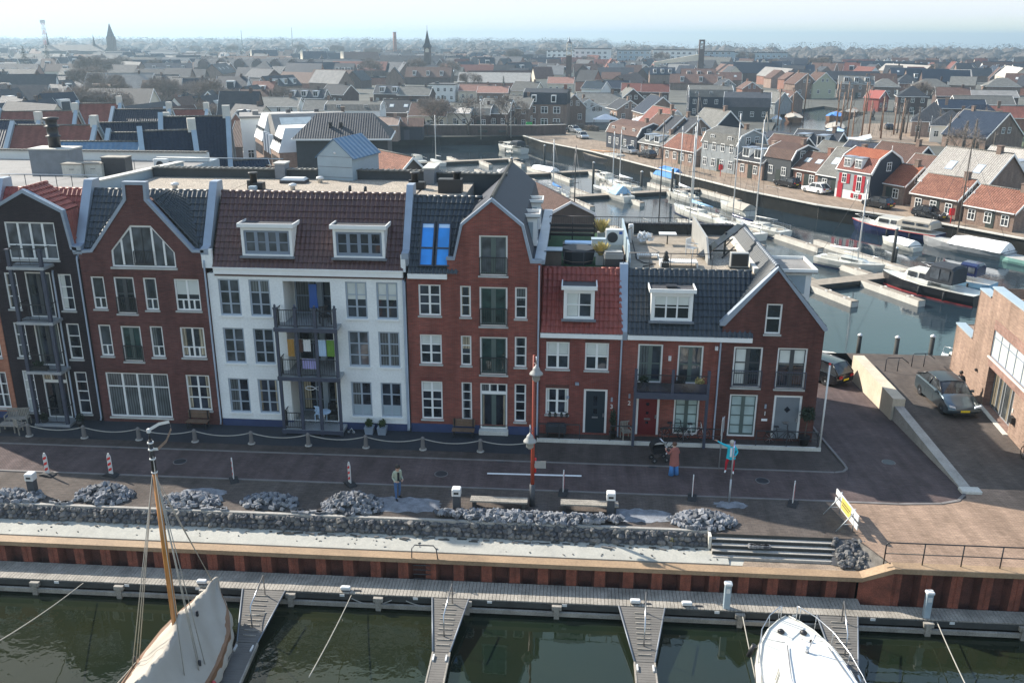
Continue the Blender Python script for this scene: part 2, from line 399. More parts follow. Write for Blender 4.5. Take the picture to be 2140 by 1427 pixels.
# ---------------------------------------------------------------- camera, light, air
CAM=Vector((0,-44.2,20.3))
def setup():
    pit,rol,yaw=R(18.7),.004,R(4)
    fw=Vector((-sin(yaw)*cos(pit),cos(yaw)*cos(pit),-sin(pit))); rt=Vector((cos(yaw),sin(yaw),0)); up=rt.cross(fw)
    r=rt*cos(rol)+up*sin(rol); u=-rt*sin(rol)+up*cos(rol)
    m=Matrix((( r.x,u.x,-fw.x,CAM.x),(r.y,u.y,-fw.y,CAM.y),(r.z,u.z,-fw.z,CAM.z),(0,0,0,1)))
    cd=bpy.data.cameras.new('camera'); cd.lens=36*1877/2140; cd.clip_end=20000; cd.clip_start=.5
    o=bpy.data.objects.new('camera',cd); COL.objects.link(o); o.matrix_world=m; S.camera=o
    w=bpy.data.worlds.new('World'); S.world=w; w.use_nodes=True; nt=w.node_tree
    sky=nt.nodes.new('ShaderNodeTexSky'); sky.sky_type='NISHITA'; sky.sun_disc=False
    el=R(34); sd=Vector((-.871*cos(el),.491*cos(el),sin(el)))
    sky.sun_elevation=el; sky.sun_rotation=math.atan2(sd.x,sd.y)%(2*pi); sky.air_density=1.1; sky.dust_density=1.0; sky.ozone_density=1.5
    hs=nt.nodes.new('ShaderNodeHueSaturation'); hs.inputs['Saturation'].default_value=.9; tn=nt.nodes.new('ShaderNodeMix'); tn.data_type='RGBA'; tn.blend_type='MULTIPLY'; tn.inputs[0].default_value=1; tn.inputs[7].default_value=(.95,1,1.06,1); nt.links.new(sky.outputs[0],hs.inputs['Color']); nt.links.new(hs.outputs[0],tn.inputs[6]); bg=nt.nodes['Background']; dk=nt.nodes.new('ShaderNodeMix'); dk.data_type='RGBA'; dk.blend_type='DARKEN'; dk.inputs[0].default_value=1; dk.inputs[7].default_value=(2.9,3.0,3.05,1); nt.links.new(tn.outputs[2],dk.inputs[6]); nt.links.new(dk.outputs[2],bg.inputs[0]); bg.inputs[1].default_value=SKY
    l=bpy.data.lights.new('sun','SUN'); l.energy=SUN; l.angle=R(.55); l.color=(1,.93,.82)
    o=bpy.data.objects.new('sun',l); COL.objects.link(o); o.rotation_euler=(-sd).to_track_quat('-Z','Y').to_euler()
    S.view_settings.view_transform='Standard'; S.view_settings.look='None'; S.view_settings.exposure=EXPO; S.view_settings.gamma=1
    c=S.cycles; c.max_bounces=6; c.diffuse_bounces=3; c.glossy_bounces=3; c.transmission_bounces=2; c.volume_bounces=0; c.caustics_reflective=False; c.caustics_refractive=False; c.sample_clamp_indirect=6; c.use_denoising=True
    # air
    mb=MB().box(-4600,-420,-6,4700,6200,54)
    m,nt,ns,L,b=new('haze_air'); ns.remove(b)
    v=nt.nodes.new('ShaderNodeVolumePrincipled'); v.inputs['Color'].default_value=HCOL; v.inputs['Density'].default_value=HAZE; v.inputs['Anisotropy'].default_value=.4
    L.new(v.outputs[0],nt.nodes['Material Output'].inputs['Volume'])
    o=mb.build('haze','haze_air'); tag(o,'pale blue haze hanging in the air over the whole town','haze',kind='stuff')
SUN=3.7; SKY=.14; EXPO=1.36; HAZE=.00034; HCOL=(.5,.68,.83,1)
setup()
W=-2.4; G=-.6
# ---------------------------------------------------------------- ground and water
HARB=[(-22,31),(-22,84),(-52,97),(-52,152),(-12,160.5),(-7,148),(3.2,132),(11.3,114.4),(17.9,101),(24.6,87.5),(32,76.5),(43,66),(49.5,57),(76,20),(76,15),(5.5,15),(5.5,31)]
BAS=[(38.7,147),(48.6,150),(64,193),(86,236),(80,264),(61,237),(49,190)]
def flatpoly(mb,poly,z,k=None): return mb.holed(poly,[],z,0,k,P=lambda u,v,t:(u,v,t))
def ground():
    mb=MB().holed([(-4500,15),(-4500,6000),(4500,6000),(4500,15)],[HARB,BAS],G,0,P=lambda u,v,t:(u,v,t))
    struct('ground',mb,'ground_soil')
    struct('street_ground',flatpoly(MB(),[(-120,-9.35),(6.2,-9.35),(6.2,-9.5),(12.4,-9.5),(13.2,-11.3),(60,-11.3),(60,15),(18.7,15),(18.7,-4.4),(13.4,-4.4),(13.4,15),(-120,15)],0),'walk_pavers')
    struct('harbour_water',MB().box(-60,14,W-.6,90,170,W),'water_harbour')
    struct('basin_water',MB().box(30,140,W-.4,100,270,-1.2),'water_harbour')
    struct('marina_water',MB().box(-160,-150,W-.6,160,-11,W),'water_near')
    struct('sea',flatpoly(MB(),[(250,1700),(4400,1500),(4400,5900),(100,5900)],G+.3),'water_harbour')
    # quay walls round the harbour
    mb=MB(); n=len(HARB)
    for i in range(n):
        (x,y),(x2,y2)=HARB[i],HARB[(i+1)%n]
        top=0 if (y<=31 and y2<=31) else G
        mb.add([(x,y,W-.4),(x2,y2,W-.4),(x2,y2,top),(x,y,top)],[(0,1,2,3)])
    for i in range(len(BAS)):
        (x,y),(x2,y2)=BAS[i],BAS[(i+1)%len(BAS)]; mb.add([(x,y,W-.4),(x2,y2,W-.4),(x2,y2,G),(x,y,G)],[(0,1,2,3)])
    tag(mb.build('quay_wall','quay_timber'),'dark timber faced quay wall around the harbour water','quay wall')
    # white capping beam and posts along the right hand quay
    mb=MB(); pts=HARB[4:14]
    for (x,y),(x2,y2) in zip(pts,pts[1:]):
        L=math.hypot(x2-x,y2-y); a=math.atan2(y2-y,x2-x); mb.at(TR(x,y,G,a)); mb.box(0,-.2,0,L-.05,.25,.14)
        k=0
        while k<L: mb.box(k,.02,-1.8,k+.16,.22,-.02); k+=2.2
    tag(mb.build('quay_coping','concrete_light'),'pale coping beam with posts along the far harbour quay','quay edge')
    mb=MB(); mb2=MB()
    for j,(x,y) in enumerate(pts[:-1]):
        x2,y2=pts[j+1]; q=1.6
        mb.at(None)
    # quay road and bays laid over the soil
    off=lambda d:[(x+.82*d,y+.57*d) for x,y in pts]
    q=off(.6)+off(12)[::-1]; struct('quay_road',flatpoly(MB(),[(-13,161)]+q+[(-2,186),(-14,178)],G+.03),'quay_pavers')
    struct('car_park',flatpoly(MB(),[(-52,164),(-13,164),(-10,190),(-60,187)],G+.04),'quay_pavers')
    struct('square',flatpoly(MB(),[(57,148),(75,150),(88,205),(74,200)],G+.03),'quay_pavers')
    struct('lawn',flatpoly(MB(),[(75,135),(110,130),(120,200),(92,205)],G+.035),'grass')
    # street surfaces
    struct('front_terrace',flatpoly(MB(),[(-120,-2.35),(-1.75,-2.35),(-1.75,.05),(-120,.05)],.012),'dark_paving')
    struct('front_walk',flatpoly(MB(),[(-120,-3.2),(13.2,-3.2),(13.8,-2.9),(13.4,.2),(-1.75,.2),(-1.75,-2.35),(-120,-2.35)],.008),'strip_pavers')
    struct('road',flatpoly(MB(),[(-120,-6.2),(11.4,-6.2),(17.2,-6.05),(18.5,-5.4),(18.7,-4.4),(13.4,-4.4),(13.9,-2.9),(13.2,-3.25),(-120,-3.25)],.02),'road_pavers')
    struct('ramp_road',MB().add([(13.4,-4.4,.02),(18.7,-4.4,.02),(18.7,15,-1.2),(13.4,15,-1.2)],[(0,1,2,3)]).add([(13.4,-4.4,.0),(13.4,15,0),(13.4,15,-1.2)],[(0,1,2)]),'road_pavers')
    struct('plaza',flatpoly(MB(),[(12.6,-9.45),(11.9,-6.26),(17.2,-6.1),(18.6,-5.4),(18.75,-4.4),(60,-4.4),(60,-11.25),(13.2,-11.25),(12.5,-9.6)],.014),'road_light')
    struct('side_pavement',flatpoly(MB(),[(18.75,-4.4),(18.75,15),(60,15),(60,-4.4)],.016),'walk_pavers')
    mb=MB().box(-120,-3.3,-.1,13.1,-3.18,.05); mb.box(-120,-6.28,-.1,11.4,-6.16,.045)
    c=[(13.15,-3.24),(13.6,-3.1),(13.85,-2.75),(13.85,-2.3),(13.45,1.5),(13.3,4)]
    for a,b in zip(c,c[1:]):
        d=math.atan2(b[1]-a[1],b[0]-a[0]); mb.at(TR(a[0],a[1],0,d)); mb.box(0,-.06,-.1,math.hypot(b[0]-a[0],b[1]-a[1]),.06,.05)
    c=[(11.4,-6.22),(15.2,-6.25),(17.2,-6.05),(18.1,-5.7),(18.6,-5.1),(18.75,-4.5)]
    for a,b in zip(c,c[1:]):
        d=math.atan2(b[1]-a[1],b[0]-a[0]); mb.at(TR(a[0],a[1],0,d)); mb.box(0,-.07,-.1,math.hypot(b[0]-a[0],b[1]-a[1])+.02,.07,.048)
    struct('kerb',mb,'kerb')
    mb=flatpoly(MB(),[(-3.96,-4.75),(.66,-4.66),(.66,-4.5),(-3.96,-4.6)],.027); struct('road_marking',mb,'white_paint')
    mb=MB().box(-120,-9.36,-.1,6.2,-9.2,.03); struct('edge_strip',mb,'concrete')
    struct('sand_ledge',MB().prism([(-10.7,-1.5),(-9.4,-1.5),(-9.4,-.56),(-9.75,-.6),(-10.7,-.74)],'x',-120,6.9).box(6.9,-10.7,-1.5,12.2,-9.4,-.78),'sand')
    struct('paved_ledge',flatpoly(MB(),[(7.4,-10.84),(12.1,-10.84),(12.3,-10.2),(11.6,-9.9),(7.6,-10.3)],-.765),'quay_pavers')
ground()
def leaves(c,r,n,s,m=None,up=0,mb=None):
    mb=mb or MB()
    for i in range(n):
        while 1:
            p=Vector((U(-1,1),U(-1,1),U(-1,1)))
            if p.length<1: break
        p=p*(.55+.45*U(0,1)) if p.length>.2 else p
        q=Vector((c[0]+p.x*r[0],c[1]+p.y*r[1],c[2]+p.z*r[2])); a=Vector((U(-1,1),U(-1,1),U(-1,1)+up)).normalized(); b=a.cross(Vector((U(-1,1),U(-1,1),U(-1,1)))).normalized()
        w=s*U(.6,1.3); mb.add([q-a*w,q+b*w*.6,q+a*w,q-b*w*.6],[(0,1,2,3)])
    return mb
def tomesh(o,name,parent=None,mats=None):
    dg=bpy.context.evaluated_depsgraph_get(); me=bpy.data.meshes.new_from_object(o.evaluated_get(dg)); bpy.data.objects.remove(o,do_unlink=True); me.name=name
    return me
def text(t,name,par,loc,size,mat,rot=(pi/2,0,0),ext=.004):
    cu=bpy.data.curves.new(name,'FONT'); cu.body=t; cu.size=size; cu.extrude=ext; cu.align_x='CENTER'; cu.align_y='CENTER'
    o=bpy.data.objects.new(name,cu); COL.objects.link(o); bpy.context.view_layer.update()
    me=tomesh(o,name); me.materials.clear(); me.materials.append(MT[mat])
    o=bpy.data.objects.new(name,me); COL.objects.link(o); o.parent=par; o.location=loc; o.rotation_euler=rot
    return o
# ---------------------------------------------------------------- the row of houses
WR=random.Random(11)
def rect(x0,z0,x1,z1): return [(x0,z0),(x1,z0),(x1,z1),(x0,z1)]
def win(par,x0,z0,x1,z1,cols=(),rows=(),low=(),fm='white_paint',gm='glass',sill='sill',y=.06,t=.085,b=.045,name='window',leafm=None,poly=None,blind=0,flat=False):
    """frame with glazing bars; the pane and the sill are its children"""
    mb=MB(); d=.07
    mb.box(x0,y,z1-t,x1,y+d,z1); mb.box(x0,y,z0,x1,y+d,z0+t)
    mb.box(x0,y,z0+t,x0+t,y+d,z1-t); mb.box(x1-t,y,z0+t,x1,y+d,z1-t)
    ix0,ix1,iz0,iz1=x0+t,x1-t,z0+t,z1-t; w=ix1-ix0; h=iz1-iz0
    cs=[ix0]+[ix0+c*w for c in cols]+[ix1]; zs=[iz0+r*h for r in rows]
    k=1 if leafm else 0
    for c in cs[1:-1]: mb.box(c-b*.9,y+.004,iz0,c+b*.9,y+d-.01,iz1,k)
    for i in range(len(cs)-1):
        a=cs[i]+(b*.9 if i else 0); e=cs[i+1]-(b*.9 if i<len(cs)-2 else 0)
        for z in zs: mb.box(a,y+.01,z-b*.55,e,y+d-.015,z+b*.55,k)
        if leafm:
            mb.box(a,y+.006,iz0,a+.05,y+d-.012,iz1,1); mb.box(e-.05,y+.006,iz0,e,y+d-.012,iz1,1); mb.box(a+.05,y+.006,iz1-.05,e-.05,y+d-.012,iz1,1); mb.box(a+.05,y+.006,iz0,e-.05,y+d-.012,iz0+.1,1)
    for c in low:
        X=ix0+c*w; mb.box(X-b*.8,y+.008,iz0,X+b*.8,y+d-.012,zs[0]-b*.55,k)
    f=mb.build(name,[fm]+([leafm] if leafm else []),par)
    p=par if flat else f
    MB().box(ix0-.01,y+.04,iz0-.01,ix1+.01,y+.09,iz1+.01).build('pane',gm,p)
    if not blind and gm=='glass' and WR.random()<.6:
        k=WR.random(); cw=w*WR.uniform(.1,.2); cm=WR.choice(['glass_cream','glass_curtain','glass_white','glass_curtain']); mb=MB()
        if k<.35: mb.box(ix0+.01,y+.034,iz0+.05,ix0+cw,y+.042,iz1-.01); MB().box(ix1-cw,y+.034,iz0+.05,ix1-.01,y+.042,iz1-.01).build('curtain',cm,p)
        elif k<.65: mb.box(ix0+.01,y+.034,iz0+.02,ix0+w*.45,y+.042,iz1-.01)
        else: mb.box(ix0+.01,y+.034,iz1-h*WR.uniform(.15,.5),ix1-.01,y+.042,iz1-.01)
        mb.build('curtain',cm,p)
    if blind: MB().box(ix0+.01,y+.03,iz1-h*blind,ix1-.01,y+.042,iz1-.01).build('blind','glass_white',p)
    if sill: MB().box(x0-.05,-.07,z0-.09,x1+.05,.11,z0-.003).build('sill',sill,p)
    return f
def rail(par,x0,x1,y,z,h=.95,n=None,m='metal_black',name='railing',top=.035,dy=0,open_ends=True):
    mb=MB(); mb.box(x0,y-top/2,z+h-.04,x1,y+top/2,z+h); mb.box(x0,y-.015,z+.08,x1,y+.015,z+.115)
    n=n or max(2,int((x1-x0)/.12))
    for i in range(n+1):
        X=x0+(x1-x0)*i/n; r=.008 if 0<i<n else .02
        mb.box(X-r,y-r,z+.115 if 0<i<n else z,X+r,y+r,z+h-.04)
    return mb.build(name,m,par)
def pan(mb,A,B,C,D,w=.25,c=.36,amp=.055,step=.05):
    A,B,C,D=map(Vector,(A,B,C,D)); W_=max((B-A).length,(C-D).length); L=max((D-A).length,(C-B).length)
    nx=max(2,round(W_/w)); ny=max(1,round(L/c)); S4=5; n=(B-A).cross(D-A); 
    if n.length<1e-6: n=(C-B).cross(D-C)
    n.normalize()
    if n.z<0: n=-n
    prof=[0,.75,1,.75,.1]
    cols=nx*S4
    def P(u,v,o): 
        return A.lerp(B,u).lerp(D.lerp(C,u),v)+n*o
    rows=[]
    for j in range(ny):
        jit=[(U(-.006,.006)) for _ in range(nx+1)]
        for v,o in ((j/ny,step),((j+1)/ny,0.0)):
            rows.append([P(i/cols,v,o+amp*prof[i%S4]+jit[i//S4]) for i in range(cols+1)])
    vs=[p for r in rows for p in r]; fs=[]; m=cols+1
    for j in range(len(rows)-1):
        for i in range(cols): a=j*m+i; fs.append((a,a+1,a+1+m,a+m))
    mb.add(vs,fs,sm=False); return mb
def ridge_caps(mb,A,B,r=.11,l=.38):
    A=Vector(A);B=Vector(B); n=max(1,round((B-A).length/l)); d=(B-A)/n
    for i in range(n):
        p=A+d*i; mb.tube([p-d*.04,p+d],[r*1.08,r*.92],7)
    return mb
def party(par,x0,x1,pts,m='zinc'):
    # coping wall that follows the roof slope between two houses
    return MB().prism(pts,'x',x0,x1).build('party_wall',m,par)
PW=[(-.06,9.62),(-.06,9.9),(.35,10.0),(2.05,13.05),(2.75,13.05),(2.75,12.0),(2.1,12.0),(.2,9.2),(.1,9.2)]
def downpipe(par,x,z1,y=-.09,z0=.02):
    mb=MB().tube([(x,y+.06,z1),(x,y,z1-.15),(x,y,z0+.25),(x,y-.1,z0+.1)],.05,7); return mb.build('downpipe','zinc',par)
def dormer(par,x0,x1,z0,z1,yf,depth,cols,rows,fm='white_paint',leafm=None,gm='glass',lip='white_paint',t=.14,top='roofing_dark'):
    d=MB().holed(rect(x0,z0,x1,z1),[rect(x0+t,z0+t*.6,x1-t,z1-t-.03)],yf,.1)
    d.box(x0,yf+.001,z0,x0+.09,yf+depth,z1); d.box(x1-.09,yf+.001,z0,x1,yf+depth,z1)
    dm=d.build('dormer','white_paint',par)
    e=.13
    mb=MB(); mb.box(x0-e,yf-e,z1,x1+e,yf-e+.06,z1+.2); mb.box(x0-e,yf-e+.06,z1,x0-e+.06,yf+depth,z1+.2); mb.box(x1+e-.06,yf-e+.06,z1,x1+e,yf+depth,z1+.2)
    mb.box(x0-e+.06,yf-e+.06,z1+.002,x1+e-.06,yf+depth,z1+.1,1)
    mb.build('dormer_roof',[lip,top],dm)
    MB().box(x0-.1,yf-.16,z0-.1,x1+.1,yf+.02,z0-.004).build('flashing','zinc_dark',dm)
    win(dm,x0+t,z0+t*.6,x1-t,z1-t-.03,cols,rows,fm=fm,leafm=leafm,gm=gm,sill=None,y=yf+.05,t=.06,flat=True)
    return dm
def lintels(mb,holes,k,h=.2):
    for q in holes: mb.box(q[0]-.02,-.012,q[3],q[2]+.02,.0,q[3]+h,k)
def balc_floor(par,x0,x1,y0,y1,z,slats=True,m='galv'):
    mb=MB().box(x0,y0,z-.16,x1,y1,z-.03); 
    n=int((x1-x0)/.1)
    for i in range(n): X=x0+(x1-x0)*i/n; mb.box(X+.012,y0+.02,z-.03,X+.088,y1-.02,z)
    return mb.build('balcony_floor',m,par)
# ---- white apartment house
def white_house():
    h=thing('town_house','long white rendered house with brown roof, two dormers and a balcony tower','house',(-13.7,0,0),world=True)
    X0,X1=-19.02,-8.68
    op=(-15.05,.3,-12.55,8.28)
    cx=[(-18.5,-17.37),(-16.87,-15.76),(-11.76,-10.64),(-10.14,-9.02)]; rz=[(6.34,8.32),(3.67,5.65),(.8,2.79)]
    holes=[rect(a,z0,b,z1) for a,b in cx for z0,z1 in rz]+[rect(*op)]
    mb=MB().holed(rect(X0,.42,X1,8.62),[q for q in holes if q[0][1]>.42]+[rect(op[0],.43,op[2],op[3])],0,.14)
    mb.build('wall','white_render',h)
    # body behind the front, open at the balcony recess
    mb=MB().box(X0,.16,.0,op[0],9,8.6).box(op[2],.16,.0,X1,9,8.6).box(op[0],1.7,.0,op[2],9,8.6).box(op[0],.16,8.3,op[2],1.7,8.6)
    mb.box(X0,9,0,X1,9.2,12.1); mb.build('inner_wall','wall_white',h)
    MB().holed(rect(X0,0,X1,.42),[rect(op[0],.1,op[2],.415)],-.02,.1).build('plinth','blue_plinth',h)
    for i,(a,b) in enumerate(cx):
        for j,(z0,z1) in enumerate(rz):
            gm='glass' ; bl=0; nm='greyblue_frame'
            if i>=2 and j==0: bl=.48
            if (i,j) in ((0,0),(0,1),(2,1)): gm='glass_grey'
            if (i,j)==(3,1): gm='glass_curtain'
            rows=(.3,.66)
            f=win(h,a,z0,b,z1,(.5,),rows,fm=nm,gm=gm,blind=bl,sill='white_paint',b=.055)
            if i>=2 and j==2:
                MB().box(a+.1,.075,z0+.1,b-.1,.1,z0+.62).build('blind','panel_bluegrey',f)
    mb=MB().box(X0+.4,-.16,8.62,X1-.02,.1,8.95); mb.box(X0+.4,-.2,8.9,X1-.02,-.15,8.99); mb.build('cornice','white_paint',h)
    mb=MB().box(X0+.4,-.05,8.5,X1,2.35,8.6); pan(mb,(X0+.35,-.1,8.95),(X1,-.1,8.95),(X1,2.15,12.5),(X0+.35,2.15,12.5)); mb.build('roof','pan_brown',h)
    mb=MB(); ridge_caps(mb,(X0+.35,2.2,12.5),(X1,2.2,12.5)); mb.build('ridge','pan_brown',h)
    MB().box(X0,2.2,8.6,X1,9,12.2).build('flat_roof','gravel',h)
    for x0,x1 in ((-17.08,-14.42),(-12.28,-9.62)):
        dormer(h,x0,x1,9.56,11.06,.12,1.9,(.25,.5,.75),(.5,),leafm='grey_frame',fm='grey_frame',gm='glass_grey' if x0<-15 else 'glass')
    party(h,X0-.22,X0+.2,PW)
    MB().box(X0-.2,-.05,8.9,X0+.36,.12,9.9).build('corbel','white_render',h)
    MB().box(X1-.12,-.05,8.9,X1+.12,.12,9.8).build('corbel','white_render',h)
    downpipe(h,-8.7,8.5); downpipe(h,-19.1,9.3)
    # balcony tower
    px=(-15.27,-14.23,-13.2,-12.16); fl=(.33,3.35,6.05)
    for x in px:
        MB().box(x-.075,-.97,0,x+.075,-.83,7.05).cbox(x,-.9,7.05,.2,.2,.06).ball((x,-.9,7.2),.07,.07,.09,8,5).build('balcony_post','steel_blue',h)
    for j,z in enumerate(fl):
        f=balc_floor(h,px[0]-.05,px[3]+.1,-1.05,1.69,z)
        MB().box(px[0]-.1,-1.08,z-.2,px[3]+.15,-1.055,z+.01).box(px[0]-.1,-1.05,z-.2,px[0]-.06,0,z+.01).build('edge_beam','steel_blue',f)
        for a,b in zip(px,px[1:]):
            if j or a<-15 : rail(f,a+.08,b-.08,-.9,z,.95)
        rail(f,px[0]+.0,px[0]+.03,-.5,z,.9,2)
        mb=MB()
        for q in range(5): mb.box(px[0]-.01,-.8+q*.16,z+.1,px[0]+.01,-.78+q*.16,z+.9)
        mb.box(px[0]-.02,-.82,z+.9,px[0]+.02,-.05,z+.94); mb.build('railing','metal_black',f)
        # back of the recess
        d=win(h,-14.95,z+.02,-12.62,z+2.2,(.33,.66),(.3,) if j==0 else (.45,),fm='grey_frame',sill=None,y=1.6,name='balcony_door',gm='glass')
    MB().box(-13.75,1.5,.35,-13.45,1.58,8.2).build('pilaster','greyblue_frame',h)
    return h
# ---- red house with bell gable
def red_house():
    h=thing('town_house','tall bright red brick house with curved gable and a blue roof window pair','house',(-5.1,0,0),world=True)
    X0,X1=-8.55,-1.65
    g=[(X0,.5),(X1,.5),(X1,9.55),(-2.16,9.55),(-2.63,11.38),(-4.14,12.6),(-5.61,11.38),(-6.03,9.6),(-6.42,9.6),(-6.42,8.6),(X0,8.6)]
    W1=[(-7.94,6.6,-6.78,8.27),(-7.94,3.93,-6.78,5.57),(-7.94,.77,-6.8,2.95)]
    Wn=[(-5.78,6.57,-5.22,8.24),(-5.78,3.9,-5.22,5.56),(-5.78,.77,-5.22,2.95),(-2.95,6.55,-2.33,8.23),(-2.95,3.89,-2.33,5.57),(-2.95,.77,-2.33,2.94)]
    Dr=[(-4.78,8.8,-3.33,10.88),(-4.78,6.1,-3.33,8.21),(-4.78,3.42,-3.33,5.52)]; Gd=(-4.78,.55,-3.33,2.93)
    mb=MB().holed(g,[rect(*q) for q in W1+Wn+Dr]+[rect(Gd[0],.51,Gd[2],Gd[3])],0,.12); lintels(mb,W1+Wn+Dr+[Gd],1)
    mb.build('wall',['brick_red','brick_redbrown'],h)
    mb=MB().box(X0,.13,0,X1,9,8.5).box(X1-.3,9,0,X1,14.2,9.4); mb.prism([(-5.9,8.5),(X1-.01,8.5),(X1-.01,9.5),(-2.3,9.5),(-2.75,11.2),(-4.14,12.35),(-5.5,11.2),(-5.9,9.6)],'y',.13,14.2)
    mb.build('side_wall','brick_redbrown',h)
    MB().box(X0,-.025,0,Gd[0]-.05,.1,.5).box(Gd[2]+.05,-.025,0,X1,.1,.5).build('plinth','blue_plinth',h)
    for q in W1[:2]: win(h,*q,cols=(.5,),rows=(.36,.68),b=.06)
    win(h,*W1[2],cols=(.5,),rows=(.27,.52,.76),b=.06)
    for i,q in enumerate(Wn): win(h,*q,rows=(.27,.52,.76) if i in (2,5) else (.36,.68))
    for i,q in enumerate(Dr):
        f=win(h,*q,cols=(.5,),rows=(),leafm='green_frame',gm='glass_green' if i else 'glass_grey',b=.08)
        rail(f,q[0]+.03,q[2]-.03,-.03,q[1]+.02,.95,12)
    win(h,Gd[0],.3,Gd[2],Gd[3]-.55,cols=(.5,),leafm='green_frame',gm='glass',b=.08,name='garden_door',sill=None)
    win(h,Gd[0],Gd[3]-.55,Gd[2],Gd[3],cols=(.33,.66),sill=None,name='fanlight')
    MB().box(Gd[0]-.06,-.3,.05,Gd[2]+.06,.1,.28).build('doorstep','concrete_light',h)
    MB().box(X0+.1,-.18,8.6,-6.42,.1,8.86).build('cornice','white_paint',h)
    mb=MB(); pan(mb,(X0+.1,-.1,8.86),(-5.9,-.1,8.86),(-5.2,2.15,12.4),(X0+.1,2.15,12.4)); ridge_caps(mb,(X0+.1,2.2,12.4),(-4.8,2.2,12.4)); mb.build('roof','pan_dark',h)
    for x0,x1 in ((-7.88,-7.15),(-7.05,-6.32)):
        # roof window lies in the slope
        a=math.atan2(3.54,2.25); M=T((0,-.1,8.86))@Matrix.Rotation(a,4,'X')
        mb=MB(M); s0,s1=.35,2.75
        mb.box(x0,s0,.04,x0+.07,s1,.17); mb.box(x1-.07,s0,.04,x1,s1,.17); mb.box(x0+.07,s0,.04,x1-.07,s0+.08,.17); mb.box(x0+.07,s1-.08,.04,x1-.07,s1,.17); mb.box(x0+.07,s0+.95,.04,x1-.07,s0+1.03,.17)
        f=mb.build('roof_window','metal_dark',h)
        MB(M).box(x0+.07,s0+.08,.06,x1-.07,s1-.08,.12).build('pane','skylight_blue',f)
        MB(M).box(x0+.09,s1-.3,.12,x1-.09,s1-.1,.128).build('blind','cloth_lightblue',f)
    # gambrel roof running back
    c=[(-1.6,9.5),(-2.28,9.5),(-2.72,11.3),(-4.14,12.52),(-5.55,11.3),(-5.95,9.5)]
    o=[(-1.95,9.62),(-2.12,9.62),(-2.6,11.42),(-4.14,12.72),(-5.68,11.42),(-6.1,9.62),(-5.95,9.5),(-5.55,11.3),(-4.14,12.52),(-2.72,11.3),(-2.28,9.5),(-1.95,9.5)]
    MB().prism(o,'y',.25,14.3).build('mansard_roof','clad_navy',h)
    cop=[(-1.6,9.5),(-1.6,9.66),(-2.08,9.66),(-2.53,11.44),(-4.14,12.76),(-5.72,11.44),(-6.1,9.72),(-6.46,9.72),(-6.46,9.58),(-6.02,9.58),(-5.6,11.36),(-4.14,12.58),(-2.64,11.36),(-2.18,9.5)]
    MB().prism(cop,'y',-.07,.26).build('coping','zinc',h)
    mb=MB(); ridge_caps(mb,(-4.14,.3,12.74),(-4.14,14.3,12.74),.1,.3)
    for q in range(40): mb.box(-5.72+0,.5+q*.34,11.38,-5.5,.5+q*.34+.2,11.46)
    mb.build('ridge','tile_grey',h)
    MB().box(-1.98,.1,9.42,-1.45,14.2,9.66).build('gutter','zinc',h)
    for y in (3.0,7.4):
        d=MB().box(-2.75,y,9.72,-1.98,y+.09,11.25).box(-2.75,y+1.11,9.72,-1.98,y+1.2,11.25).box(-2.06,y+.09,9.72,-1.98,y+1.11,11.25).build('dormer','white_paint',h)
        MB().box(-3.0,y-.12,11.25,-1.84,y+1.32,11.3,1).box(-3.0,y-.12,11.3,-2.94,y+1.32,11.46).box(-1.9,y-.12,11.3,-1.84,y+1.32,11.46).box(-2.94,y-.12,11.3,-1.9,y-.06,11.46).box(-2.94,y+1.26,11.3,-1.9,y+1.32,11.46).build('dormer_roof',['white_paint','roofing_grey'],d)
        MB().box(-2.62,y-.012,9.9,-2.2,y-.002,11.0).build('panel','panel_bluegrey',d)
        MB().box(-1.978,y+.18,9.95,-1.968,y+1.02,11.1).build('pane','glass',d)
    MB().box(X0,2.2,8.6,-5.95,8.8,12.2).build('flat_roof','gravel',h)
    party(h,X0-.2,X0+.16,[(a,b-.02) for a,b in PW]); downpipe(h,-1.72,9.4,-.12); downpipe(h,X0-.08,8.4)
    return h
